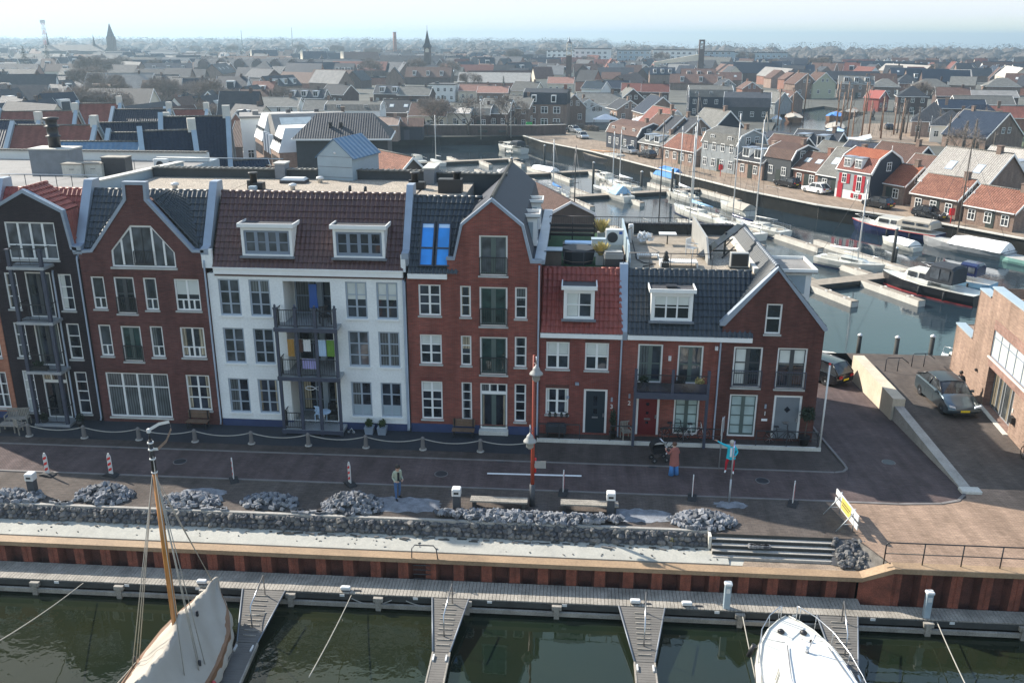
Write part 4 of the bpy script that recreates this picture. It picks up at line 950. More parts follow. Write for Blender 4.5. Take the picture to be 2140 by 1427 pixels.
# ---------------------------------------------------------------- heaps of paving blocks
def heaps():
    me=MB().cbox(0,0,-.075,.29,.15,.15,b=.014).build('paving_block','paver_block').data
    bpy.data.objects.remove(bpy.data.objects['paving_block'],do_unlink=True)
    hp=[(-25.6,-8.8,1.4,.6,.26,90,'in the heap cut by the left picture edge'),(-21.5,-8.35,1.25,.8,.55,150,'in the tall heap behind the boat mast'),(-17.3,-8.5,1.35,.6,.34,110,'in the low heap just right of the boat mast'),(-13.6,-8.4,1.25,.68,.36,115,'in the low heap between mast and standing man'),(-9.75,-8.35,1.3,.85,.66,180,'in the tall heap beside the standing man'),(-1.7,-8.9,3.9,.4,.27,320,'in the long heap under the street lamp'),(6.0,-8.5,1.35,.72,.4,150,'in the heap beside the slim white sign post')]
    allb=[]
    for hx,hy,rx,ry,H,n,lb in hp:
        for i in range(n):
            a=U(0,2*pi); q=math.sqrt(U(0,1.15)); x=hx+rx*q*cos(a); y=hy+ry*q*sin(a)
            if y<-9.3: y=-9.3+U(0,.2)
            h=H*max(0,1-q*q)*(.75+.35*noise.noise(Vector((x*1.5,y*1.5,0)))) if rx<3 else H*max(0,1-((y-hy)/ry)**2)*(.6+.6*abs(noise.noise(Vector((x*1.1,3,0)))))
            allb.append((h,(x,y,.06+h*U(.75,1.05)),(U(-.7,.7),U(-.7,.7),U(0,6.3)),lb))
        mb=MB().at(T((hx,hy,.0))); rings=[]
        for (f,g) in ((.9,-.02),(.7,.26),(.4,.5),(.08,.6)): rings.append([(rx*f*cos(2*pi*j/18),ry*f*sin(2*pi*j/18),.02+H*g*.85) for j in range(18)])
        allb.append(('core',mb.loft(rings,sm=False)))
    core=MB()
    for b in [q for q in allb if q[0]=='core']:
        c=b[1]; n=len(core.v); core.v+=c.v; core.f+=[tuple(i+n for i in f) for f in c.f]; core.mi+=c.mi; core.sm+=c.sm
    bl=[b for b in allb if b[0]!='core']; bl.sort(key=lambda b:-(b[0]-b[1][1]*.08)); 
    for k,(h,p,e,lb) in enumerate(bl):
        if k<300:
            o=bpy.data.objects.new('paving_block',me); COL.objects.link(o); o.location=p; o.rotation_euler=e
            tag(o,'loose grey stone paving block '+lb,'paving block','paving blocks '+lb)
        else:
            from mathutils import Euler
            core.at(T(p)@Euler(e).to_matrix().to_4x4()); core.cbox(0,0,-.075,.29,.15,.15,rnd.choice([1,1,2,3]),b=.014)
    core.at(None)
    for x0,x1,n in ((-23.6,-22.4,14),(-18.6,-15.3,26),(-12.3,-10.6,22),(7.8,8.6,12)):
        for i in range(n): core.at(TR(U(x0,x1),-9.15+U(-.12,.1) if x0<7 else -9.9,.0 if x0<7 else -.35,U(-.5,.5))); core.cbox(0,0,0,.27,.13,.13,rnd.choice([1,2,3]),b=.012)
    tag(core.build('paving_blocks',['stone_c','paver_block','paver_b','paver_c']),'many more grey paving blocks heaped and strewn along the street edge','paving blocks',kind='stuff')
    # stains of sand left on the paving
    for nm,cx,cy,rx,ry in (('sand_spill',-7.6,-8.05,1.9,.75),('sand_spill',7.5,-6.9,.75,.35),('sand_spill',3.3,-8.2,1.5,.6),('sand_spill',-17.0,-7.6,1.1,.4)):
        n=40; tag(flatpoly(MB(),[(cx+rx*cos(2*pi*i/n)*(1+.3*noise.noise(Vector((cos(i*.5)*2,sin(i*.5)*2,cx)))),cy+ry*sin(2*pi*i/n)*(1+.4*noise.noise(Vector((cos(i*.6)*2,5,cx))))) for i in range(n)],.012).build(nm,'sand_spill'),kind='structure')
heaps()
# ---------------------------------------------------------------- street furniture
def furniture():
    pos=['far left one','second from the left','third from the left','fourth from the left','fifth, in front of the white house','sixth','seventh, below the flower tubs','eighth','ninth, left of the street lamp']
    xs=[-28.8,-25.75,-22.75,-19.7,-16.65,-13.6,-10.55,-7.55,-4.55]
    near=['beside the garden chairs','in front of the black balcony house','left of the boat mast top','in front of the bench by the brown house','below the left edge of the balcony tower','below the right edge of the balcony tower','below the pair of flower tubs','left of the second bench','right of the second bench']
    b0=thing('bollard','','bollard',(xs[0],-2.22,0),group='concrete bollards linked by rope')
    MB().lathe([(.13,0),(.12,.1),(.095,.55),(.11,.6),(.1,.68),(.03,.74)],n=10).build('post','kerb',b0); MB().lathe([(.2,0),(.2,.05),(.13,.06)],n=10).build('foot','concrete',b0)
    for i,x in enumerate(xs):
        o=b0 if i==0 else copy(b0,loc=(x,-2.22,0)); o['label']='grey concrete rope bollard '+near[i]
        if i:
            r=MB().tube(bez((xs[i-1]+.1,-2.22,.6),(x-.1,-2.22,.6),.2,10),.028,6).build('barrier_rope','rope'); tag(r,'sagging rope strung to the bollard '+near[i],'rope','ropes between the bollards')
    r=MB().tube(bez((xs[-1]+.1,-2.22,.6),(-1.85,-2.1,.6),.18,10),.028,6).build('barrier_rope','rope'); tag(r,'sagging rope strung from the last bollard towards the street lamp','rope','ropes between the bollards')
    # striped beacons
    def beacon(x,y,label,rz,sl=1):
        o=thing('traffic_beacon',label,'road beacon',(x,y,0),rz,'road works beacons')
        p=MB()
        p.prism([(-.12,.12),(.12,.12),(.12,1.0),(.07,1.13),(-.07,1.13),(-.12,1.0)],'y',-.02,.02); p.build('panel','plastic_white',o)
        mb=MB()
        for k in range(3):
            z=.22+k*.29; mb.prism([(-.1,z),(.1,z+.12),(.1,z+.25),(-.1,z+.13)],'y',-.026,-.021)
        mb.build('stripe','plastic_red',o)
        MB().cbox(0,0,1.13,.09,.05,.07,b=.01).build('lamp_socket','plastic_white',o)
        MB().prism([(-.38,0),(.38,0),(.34,.06),(.12,.12),(-.12,.12),(-.34,.06)],'y',-.2,.2).build('foot','rubber',o)
    beacon(-25.3,-6.5,'red and white beacon furthest left in the street, beside the litter bin',-.25); beacon(-22.2,-6.3,'red and white beacon behind the heap left of the mast',-.25)
    beacon(-16.1,-6.3,'red and white beacon in the street right of the boat mast',-1.05); beacon(-10.4,-6.3,'red and white beacon behind the tallest heap',-.85)
    beacon(-.2,-6.35,'white beacon seen edge on, right of the street lamp',1.45); beacon(5.8,-6.35,'white beacon seen edge on, behind the right hand heap',1.4); beacon(10.35,-6.6,'slim white beacon nearest the trestle barrier',1.2)
    for x,y,lb in ((-24.95,-8.3,'grey litter bin with white hood, among the leftmost blocks'),(-5.0,-8.2,'grey litter bin with white hood, left of the plank bench'),(1.95,-8.05,'grey litter bin with white hood, right of the street lamp')):
        o=thing('litter_bin',lb,'bin',(x,y,0),0,'litter bins along the quay')
        MB().cbox(0,0,0,.34,.34,.72,b=.02).build('body','bin_grey',o); h=MB().cbox(0,0,.72,.4,.4,.34,b=.03).build('hood','plastic_white',o); MB().box(-.11,-.21,.82,.11,-.201,.92).build('slot','plastic_black',h)
    for x,w,lb in ((-3.1,2.6,'weathered plank bench left of the street lamp'),(1.0,2.6,'weathered plank bench right of the street lamp')):
        o=thing('plank_bench',lb,'bench',(x,-7.95,0)); mb=MB()
        for q in range(3): mb.box(-w/2,-.24+q*.165,.36,w/2,-.24+q*.165+.15,.43)
        mb.build('seat','timber_grey',o); MB().box(-w/2+.1,-.22,0,-w/2+.25,.22,.355).build('leg','timber_dark',o); MB().box(w/2-.25,-.22,0,w/2-.1,.22,.355).build('leg','timber_dark',o)
    # street lamp
    o=thing('street_lamp','tall red street lamp post carrying two grey hooded lanterns','street lamp',(-1.6,-7.65,0))
    MB().tube([(0,0,0),(0,0,1.1)],.13,10).build('base','bin_grey',o); MB().tube([(0,0,1.1),(0,0,3.4),(0,0,3.45),(0,0,7.3)],[.09,.085,.06,.045],10).build('post','lamp_red',o)
    for z,dx in ((3.3,-.12),(6.5,.12)):
        l=MB().lathe([(.02,.5),(.05,.42),(.12,.36),(.16,.28),(.16,.22),(.28,.1),(.3,.04),(.16,-.0),(.17,-.2),(.08,-.3)],c=(dx,-.3,z),n=14).build('lantern','lamp_grey',o)
        MB().tube([(0,0,z+.45),(dx,-.3,z+.5),(dx,-.3,z+.85)],.025,6).build('arm','steel',l)
    MB().box(.1,-.1,1.95,.6,-.08,2.3).build('sign','lamp_grey',o)
    MB().tube([(.12,-.0,1.7),(.12,0,2.4)],.05,6).build('striped_band','plastic_red',o); MB().tube([(.12,0,1.95),(.12,0,2.15)],.055,6).build('white_band','plastic_white',o)
    # sign posts
    o=thing('sign_post','grey sign post held by the person in the bright blue jacket','sign post',(7.5,-3.15,0))
    MB().tube([(0,0,0),(0,0,2.75)],.035,7).build('pole','galv',o); MB(Matrix.Rotation(1.2,4,'Z')).box(-.3,-.03,1.9,.3,-.01,2.7).build('panel','plastic_white',o); MB(Matrix.Rotation(1.2,4,'Z')).box(-.28,-.035,1.92,.28,-.0305,2.68).build('face_plate','galv',o)
    o=thing('sign_post','grey sign post standing in spilled sand by the kerb','sign post',(7.45,-6.65,0))
    MB().tube([(0,0,0),(0,0,1.2)],.045,7).tube([(0,0,1.2),(0,0,2.95)],.035,7).build('pole','galv',o)
    MB(TR(0,0,0,1.35)).prism([(-.36,2.95),(.36,2.95),(0,2.3)],'y',-.03,-.01).build('panel','cloth_purple',o)
    # trestle barrier
    o=thing('barrier','white trestle barrier board with a yellow notice between sun and shade','barrier',(12.3,-8.1,0),R(-84))
    MB().box(-1.25,-.02,.75,1.25,.02,1.02).build('board','plastic_white',o); MB().box(-1.25,-.02,.35,1.25,.02,.6).build('board','plastic_white',o)
    MB().box(-.55,-.03,.42,.5,-.021,.98).build('notice','sign_yellow',o)
    MB().box(-.45,-.034,.75,.4,-.0305,.79).box(-.45,-.034,.63,.3,-.0305,.67).build('lettering','plastic_black',o)
    for x in (-.75,.75):
        MB().tube([(x,.03,0),(x,.03,1.1)],.03,6).tube([(x,.03,.95),(x,-.7,.0)],.025,6).tube([(x,.03,.35),(x,-.42,.35)],.018,5).build('trestle','galv',o)
    # garden chairs, benches, tubs by the facade
    def chair(x,y,rz,lb,m='teak',z=0,w=.5):
        o=thing('garden_chair',lb,'chair',(x,y,z),rz); mb=MB()
        for q in range(4): mb.box(-w/2,-.25+q*.12,.42,w/2,-.15+q*.12,.45)
        mb.build('seat',m,o); mb=MB()
        for q in range(int(w/.09)): mb.box(-w/2+q*.09,.22,.45,-w/2+q*.09+.06,.25,.9)
        mb.box(-w/2,.215,.86,w/2,.255,.93); mb.build('backrest',m,o)
        for sx in (-1,1):
            for sy in (-.22,.22): MB().box(sx*(w/2-.02)-.025,sy-.025,0,sx*(w/2-.02)+.025,sy+.025,.42 if sy>0 else .63).build('leg',m,o)
            MB().box(sx*(w/2-.02)-.03,-.24,.63,sx*(w/2-.02)+.03,.24,.66).build('armrest',m,o)
        return o
    chair(-30.2,-.9,.15,'pale wooden garden bench by the left picture edge','timber_grey',w=1.2); chair(-29.45,-1.9,2.6,'pale folding garden chair beside the first bollard','timber_grey')
    o=thing('garden_table','low pale wooden garden table in front of the bench','table',(-30.2,-1.7,0)); MB().cbox(0,0,.4,1.0,.6,.05,b=.01).build('tabletop','timber_grey',o)
    for sx in (-.42,.42):
        for sy in (-.22,.22): MB().cbox(sx,sy,0,.06,.06,.4).build('leg','timber_grey',o)
    for x,lb in ((-20.25,'brown slatted bench against the brown brick house'),(-5.65,'dark slatted bench against the blue plinth of the red house')):
        o=thing('bench',lb,'bench',(x,-.45,0)); mb=MB()
        for q in range(4): mb.box(-.6,-.28+q*.12,.4,.6,-.18+q*.12,.43)
        mb.build('seat','teak',o); mb=MB()
        for q in range(4): mb.box(-.6,.24,.5+q*.11,.6,.27,.59+q*.11)
        mb.build('backrest','teak',o)
        for sx in (-.5,.5): MB().box(sx-.03,-.25,0,sx+.03,-.19,.4).box(sx-.03,.2,0,sx+.03,.24,.95).box(sx-.03,-.19,.35,sx+.03,.2,.4).build('leg','metal_black',o)
    for x,lb in ((-10.75,'left zinc tub with a clipped green shrub'),(-10.05,'right zinc tub with a clipped green shrub')):
        o=thing('flower_tub',lb,'planter',(x,-.45,0)); MB().loft([[(-.2,-.2,0),(.2,-.2,0),(.2,.2,0),(-.2,.2,0)],[(-.25,-.25,.42),(.25,-.25,.42),(.25,.25,.42),(-.25,.25,.42)]]).build('tub','zinc',o); leaves((0,0,.62),(.27,.27,.26),260,.06,'leaf_dark').build('shrub','leaf_green',o)
    o=thing('toy_tricycle','small pale garden ornament left of the flower tubs','ornament',(-11.75,-.55,0)); MB().tube([(-.12,0,.1),(.05,0,.32),(.15,0,.1)],.03,6).ball((-.12,0,.09),.08,.03,.08,8,5).ball((.15,0,.09),.08,.03,.08,8,5).build('frame','galv',o)
    return chair
GCHAIR=furniture()
for x,y,lb in ((-19.5,-4.6,'round iron manhole cover in the street left of the boat mast'),(-6.2,-4.9,'round iron manhole cover in the street behind the standing man'),(9.4,-4.4,'round iron manhole cover in the street near the corner house'),(16.3,-1.5,'round iron manhole cover on the side street ramp')):
    o=thing('manhole_cover',lb,'manhole',(x,y,.02 if y<-3 else -.16)); MB().lathe([(.34,0),(.34,.012)],n=18).build('rim','kerb',o); MB().lathe([(.3,.012),(.3,.018)],n=18).build('plate','metal_dark',o)
for i,x in enumerate((-23.5,-12.8,-3.4,4.2)):
    o=tag(MB().box(x-.2,-3.42,.02,x+.2,-3.26,.034).build('drain_grate','metal_dark'),'iron drain grate at the kerb '+('below the brown brick house','below the balcony tower','left of the street lamp','in front of the red door')[i],'drain','drains along the kerb')
# ---------------------------------------------------------------- people
def person(name_label,loc,rz,J,mats,hair='hair_dark',hs=.1,coat=None,extra=None):
    """J: joint name -> (x,y,z); body grows from one skeleton, faces take the colour of the nearest limb"""
    o=thing('person',name_label,'person',loc,rz)
    E=[('pelvis','waist'),('waist','chest'),('chest','neck'),('neck','head'),('head','crown'),('chest','ls'),('ls','le'),('le','lw'),('lw','lh'),('chest','rs'),('rs','re'),('re','rw'),('rw','rh'),('pelvis','lp'),('lp','lk'),('lk','la'),('la','lt'),('pelvis','rp'),('rp','rk'),('rk','ra'),('ra','rt')]
    rad=dict(pelvis=.14,waist=.108,chest=.128,neck=.055,head=.095,crown=.085,ls=.075,rs=.075,le=.05,re=.05,lw=.034,rw=.034,lh=.038,rh=.038,lp=.095,rp=.095,lk=.068,rk=.068,la=.045,ra=.045,lt=.04,rt=.04)
    names=list(rad); me=bpy.data.meshes.new('body'); me.from_pydata([J[n] for n in names],[(names.index(a),names.index(b)) for a,b in E],[])
    ob=bpy.data.objects.new('body_tmp',me); COL.objects.link(ob)
    sk=ob.modifiers.new('s','SKIN'); sub=ob.modifiers.new('u','SUBSURF'); sub.levels=2; sub.render_levels=2
    for i,n in enumerate(names):
        v=me.skin_vertices[0].data[i]; v.radius=(rad[n],rad[n]); v.use_root=(n=='pelvis')
    bpy.context.view_layer.update(); m2=tomesh(ob,'body')
    mm=[mats['top'],mats['legs'],'skin',mats.get('shoe','cloth_black')]; m2.materials.clear()
    for m in mm: m2.materials.append(MT[m])
    def which(e):
        a,b=e
        if 'head' in e or 'crown' in e: return 2
        if b in ('lh','rh'): return 2
        if b in ('lt','rt'): return 3
        if a in ('lp','rp','lk','rk') or b in ('lp','rp'): return 1
        return 0
    segs=[(Vector(J[a]),Vector(J[b]),which((a,b))) for a,b in E]
    for p in m2.polygons:
        c=p.center; best=(9,0)
        for a,b,k in segs:
            ab=b-a; t=max(0,min(1,(c-a).dot(ab)/max(ab.length_squared,1e-6))); d=(c-a-ab*t).length
            if d<best[0]: best=(d,k)
        p.material_index=best[1]; p.use_smooth=True
    import bmesh
    bm=bmesh.new(); bm.from_mesh(m2)
    # fingers and thumb
    mb=MB(); 
    for s in ('l','r'):
        w,hd=Vector(J[s+'w']),Vector(J[s+'h']); d=(hd-w).normalized(); sd=d.cross(Vector((0,0,1))); 
        if sd.length<.1: sd=Vector((1,0,0))
        sd.normalize()
        for q in range(4):
            b=hd+sd*(.024*(q-1.5)); L=(.07,.08,.075,.055)[q]; mb.tube([b,b+d*L*.55+Vector((0,0,-.004)),b+d*L*.9+Vector((0,0,-.025))],[.011,.01,.007],5,k=2)
        b=w+d*.04+sd*.03; mb.tube([b,b+d*.03+sd*.03,b+d*.065+sd*.03],[.012,.011,.008],5,k=2)
    hd=Vector(J['head']); f=Vector(J.get('face',(0,-1,0))).normalized()
    mb.ball(hd+f*.1+Vector((0,0,-.0)),.016,.02,.022,6,4,k=2); side=f.cross(Vector((0,0,1))).normalized()
    for s in (-1,1): mb.ball(hd+side*.098*s,.015,.02,.03,6,4,k=2); mb.ball(hd+f*.088+side*.034*s+Vector((0,0,.035)),.012,.012,.01,6,4,k=3)
    mb.box(hd.x+f.x*.094-.025,hd.y+f.y*.094-.008,hd.z-.05,hd.x+f.x*.094+.025,hd.y+f.y*.094+.008,hd.z-.04,3)
    mt=bpy.data.meshes.new('t'); mt.from_pydata(mb.v,[],mb.f); mt.polygons.foreach_set('material_index',mb.mi); bm.from_mesh(mt); bm.to_mesh(m2); bm.free()
    for m in range(0): pass
    bd=link('body',m2,o)
    c=Vector(J['crown']); hb=MB().ball(c*.55+hd*.45-f*.025+Vector((0,0,.02)),hs+.015,hs+.02,hs+.01,12,8)
    hb.build('hair',hair,o)
    if coat:
        ch,pl=Vector(J['chest']),Vector(J['pelvis']); rings=[]
        for (t,rx,ry) in coat['r']:
            q=ch.lerp(pl,t); rings.append([(q.x+rx*cos(2*pi*j/16)*(1+.03*sin(j*3)),q.y+ry*sin(2*pi*j/16),q.z) for j in range(16)])
        MB().loft(rings,cap=False,sm=True).build('coat',coat['m'],o)
    return o
def std_joints(lean=0,feet=((-.12,.0),(.12,.0)),la=None,ra=None,turn=0,h=1.0):
    J=dict(pelvis=(0,0,.95),waist=(0,-.01,1.1),chest=(0,-.02-lean*.3,1.34),neck=(0,-.03-lean*.8,1.5),head=(0,-.06-lean*1.4,1.62),crown=(0,-.05-lean*1.4,1.7),
      ls=(-.165,-.02-lean*.4,1.41),rs=(.165,-.02-lean*.4,1.41),lp=(-.09,0,.9),rp=(.09,0,.9))
    for s,sg,ft in (('l',-1,feet[0]),('r',1,feet[1])):
        J[s+'k']=(ft[0]*.95,ft[1]*.5-.03,.5); J[s+'a']=(ft[0],ft[1],.08); J[s+'t']=(ft[0]*1.15,ft[1]-.17,.045)
    J.update(dict(le=(-.215,.03,1.13),lw=(-.2,-.2,1.02),lh=(-.12,-.28,1.02),re=(.215,.03,1.13),rw=(.2,-.2,1.02),rh=(.12,-.28,1.02)))
    if la: J.update(dict(zip(('le','lw','lh'),la)))
    if ra: J.update(dict(zip(('re','rw','rh'),ra)))
    return J
def people():
    J=std_joints(lean=.05,feet=((-.13,-.1),(.13,.1))); J['face']=(0,-1,-.5)
    p=person('person in a sage jacket and jeans looking down at their hands beside a stone heap','person' and (-7.85,-7.5,0),R(38),J,dict(top='jacket_sage',legs='jeans'),coat=dict(m='jacket_sage',r=[(.0,.17,.12),(.5,.16,.12),(1.0,.165,.125),(1.15,.17,.13)]))
    MB().box(-.05,-.17,1.0,.05,-.115,1.4).build('shirt','cloth_black',p)
    ph=tag(MB().cbox(0,0,0,.08,.15,.012,b=.002).build('phone','plastic_black',None,(-7.67,-7.76,1.06)),'black phone held by the person in the sage jacket','phone')
    J=std_joints(lean=.02,feet=((-.14,.0),(.14,.02)),ra=((.3,-.02,1.2),(.34,-.28,1.3),(.3,-.36,1.36)),la=((-.27,-.02,1.15),(-.05,-.26,1.25),(.1,-.33,1.33)))
    p=person('person in a long rust red coat and wide blue jeans, seen from behind','person' and (5.15,-4.15,0),R(205),J,dict(top='coat_rust',legs='jeans_blue'),hair='hair_brown',coat=dict(m='coat_rust',r=[(-.1,.2,.14),(.4,.21,.16),(1.0,.22,.18),(1.9,.25,.21)]))
    for s in (-.14,.14): MB().loft([[(s*f+r*cos(2*pi*j/12),r*sin(2*pi*j/12),z) for j in range(12)] for z,r,f in ((.9,.1,.8),(.5,.1,.95),(.06,.135,1.0))],sm=True).build('trouser_leg','jeans_blue',p)
    J=std_joints(lean=.03,feet=((-.2,.02),(.16,.0)),la=((-.45,-.02,1.5),(-.7,-.02,1.62),(-.78,-.02,1.65)),ra=((.3,.02,1.15),(.2,-.18,1.0),(.13,-.26,1.0)))
    p=person('person in a bright blue jacket and red trousers reaching for the sign post','person' and (7.95,-3.6,0),R(-12),J,dict(top='jacket_cyan',legs='trousers_red',shoe='cloth_white'),hair='hair_grey',hs=.105,coat=dict(m='jacket_cyan',r=[(-.05,.2,.14),(.5,.2,.15),(1.0,.21,.16),(1.45,.23,.18)]))
    MB().box(-.05,-.22,.95,.04,-.15,1.4).build('shirt','cloth_white',p)
    J=std_joints(lean=.08); p=person('person in black jacket standing behind the grey car','person' and (23.1,7.2,0.02),R(-60),J,dict(top='cloth_black',legs='jeans'))
    # pram
    o=thing('pram','black pram with a white blanket over the hood','pram',(4.55,-2.6,0),R(15))
    MB().loft([[(-.35,-.2,.5),(.3,-.2,.5),(.3,.2,.5),(-.35,.2,.5)],[(-.42,-.25,.8),(.4,-.25,.8),(.4,.25,.8),(-.42,.25,.8)]]).build('carrycot','cloth_black',o)
    mb=MB(); mb.loft([[(-.1+.36*cos(t)*f,y,.8+.36*sin(t)) for y in (-.24,-.12,0,.12,.24)] for t,f in [(pi*i/8,1) for i in range(1,9)]],cap=False,closed=False,sm=True); mb.build('hood','cloth_black',o)
    MB().loft([[(.05+.12*i,y,1.18-.1*i*i*.5) for y in (-.2,-.07,.07,.2)] for i in range(4)],cap=False,closed=False,sm=True).box(.3,-.2,.45,.36,.1,.85).build('blanket','cloth_white',o)
    MB().tube([(.35,-.22,.7),(.65,-.22,1.05),(.65,.22,1.05),(.35,.22,.7)],.018,6).build('handle','metal_black',o)
    for x in (-.3,.35):
        for y in (-.24,.24): w=MB(T((x,y,.15))@Matrix.Rotation(pi/2,4,'X')).lathe([(.15,-.02),(.16,0),(.15,.02)],n=12).build('wheel','rubber',o); MB(T((x,y,.15))@Matrix.Rotation(pi/2,4,'X')).lathe([(.05,-.03),(.05,.03)],n=8).build('hub','steel',w)
    MB().tube([(-.3,-.24,.15),(.2,-.2,.55)],.015,5).tube([(.35,-.24,.15),(-.2,-.2,.55)],.015,5).tube([(-.3,.24,.15),(.2,.2,.55)],.015,5).tube([(.35,.24,.15),(-.2,.2,.55)],.015,5).build('chassis','metal_black',o)
people()
# ---------------------------------------------------------------- the two near boats
def covered_boat():
    o=thing('sailing_boat','traditional wooden sailing boat under a cream canvas cover with a tall ochre mast','boat',(-14.05,-18.5,W),world=True)
    ys=[-14.1,-14.5,-15.2,-16.2,-17.6,-19.5,-21.5,-23.5,-24.6]; hw=[.05,.45,.95,1.35,1.52,1.55,1.45,1.15,.6]; zg=[.0,-.15,-.4,-.62,-.75,-.8,-.78,-.65,-.5]
    zg=[z-.55 for z in zg]; cx=-14.02; rings=[]
    for y,w,z in zip(ys,hw,zg): rings.append([(cx-w,y,z),(cx-w*1.02,y,z-.3),(cx-w*.8,y+.0,W-.25),(cx+w*.8,y,W-.25),(cx+w*1.02,y,z-.3),(cx+w,y,z)])
    MB().loft(rings,sm=False).build('hull','hull_wood',o)
    # canvas tent over boom and gunwale
    n=64; m=22; vs=[]; y0,y1=-13.95,-24.4
    def itp(A,y):
        for i in range(len(ys)-1):
            if ys[i]>=y>=ys[i+1]: f=(ys[i]-y)/(ys[i]-ys[i+1]); return A[i]*(1-f)+A[i+1]*f
        return A[0] if y>ys[0] else A[-1]
    for i in range(n+1):
        y=y0+(y1-y0)*i/n; w=itp(hw,y)+.09; z=itp(zg,y); rz=z+.5+1.2*min(1,max(0,(y0-y)/3.4))*(1 if y>-17.6 else 1+.12*sin((y+17.6)*1.2))+(.25*math.exp(-((y+17.6)/.35)**2)); rx=cx+.1*sin(y*.9)+.12
        for j in range(m+1):
            t=j/m*2-1; a=abs(t); p=(1-a)**1.12
            x=rx*(1-a)+(cx+(w if t>0 else -w))*a; zz=z-.12+(rz-z+.12)*p
            if a>.86: x=cx+(w+.04*sin(y*9))*(1 if t>0 else -1); zz=z-.12-(a-.86)*2.6
            q=noise.noise(Vector((y*1.1+t*2.2,t*1.6-y*.5,2)))*.13+noise.noise(Vector((y*3.2,t*2.2,7)))*.06-abs(noise.noise(Vector((y*.75+t*1.8,t*.9,5))))*.2-.16*abs(noise.noise(Vector((y*2.1-t*2.4,t*1.3,9))))-.1*abs(noise.noise(Vector((y*4.2+t*3.4,t*2.1,4))))
            vs.append((x,y+.04*noise.noise(Vector((y,t*3,1))),zz+q*(1-.5*a)))
    fs=[(i*(m+1)+j,i*(m+1)+j+1,(i+1)*(m+1)+j+1,(i+1)*(m+1)+j) for i in range(n) for j in range(m)]
    MB().add(vs,fs,sm=True).build('canvas_cover','canvas',o)
    MB().tube([(cx-.02,-17.6,-1.2),(cx-.02,-17.6,3),(cx-.02,-17.6,6.2)],[.12,.11,.085],12).build('mast','mast_wood',o)
    MB().tube([(cx-.02,-17.6,6.2),(cx-.02,-17.6,7.45)],[.088,.07],10).tube([(cx-.02,-17.6,7.45),(cx-.02,-17.6,7.75)],[.03,.02],6).build('mast_top','metal_black',o)
    mb=MB()
    for z in (6.25,6.75,7.1,7.35): mb.lathe([(.1,-.03),(.11,0),(.1,.03)],c=(cx-.02,-17.6,z),n=10)
    mb.build('mast_band','plastic_white',o)
    MB().cbox(cx-.02,-17.6,7.72,.12,.12,.14,b=.02).build('masthead_light','plastic_white',o)
    # curved vane at the top
    pts=[(cx,-17.6,7.88),(cx+.3,-17.5,8.05),(cx+.62,-17.4,8.1),(cx+.66,-17.4,7.85),(cx+.45,-17.45,7.4),(cx+.18,-17.55,7.15),(cx,-17.6,7.15)]
    mb=MB(); a=[Vector(p) for p in pts]
    for p,q in zip(a,a[1:]): mb.add([p,q,q+Vector((0,.03,-.12)),p+Vector((0,.03,-.12))],[(0,1,2,3)],1 if p.x>cx+.4 and p.z<8 else 0)
    mb.build('pennant',['cloth_white','brick_farpink'],o)
    for k,(t,b) in enumerate([((cx,-17.6,6.6),(cx-1.5,-18.0,-1.35)),((cx,-17.6,6.6),(cx-1.52,-18.25,-1.35)),((cx,-17.6,6.6),(cx-1.48,-17.8,-1.35)),((cx,-17.6,6.4),(cx+1.1,-18.4,-1.1)),((cx,-17.6,6.2),(cx+1.15,-18.6,-1.1)),((cx,-17.6,6.4),(cx+1.2,-18.2,-1.1)),((cx,-17.6,6.1),(cx+.02,-14.2,-.5)),((cx,-17.6,5.9),(cx+.08,-14.25,-.5)),((cx,-17.6,7.1),(cx+.9,-19.2,-1.0)),((cx-1.5,-18.0,-1.3),(cx-1.9,-24,-1.0)),((cx-1.3,-17.4,-1.2),(cx-.2,-14.3,-.6))]):
        MB().tube([t,b],.016 if k<9 else .022,5).build('shroud','rope',o)
    for x,y,z in ((cx+1.1,-18.4,-.95),(cx-1.5,-18.05,-1.2),(cx+.35,-16.6,-.2)): MB().cbox(x,y,z,.1,.08,.22,b=.02).build('block','metal_dark',o)
    MB().ball((cx+1.62,-18.6,-1.7),.12,.12,.3,8,6).build('fender','hull_red',o)
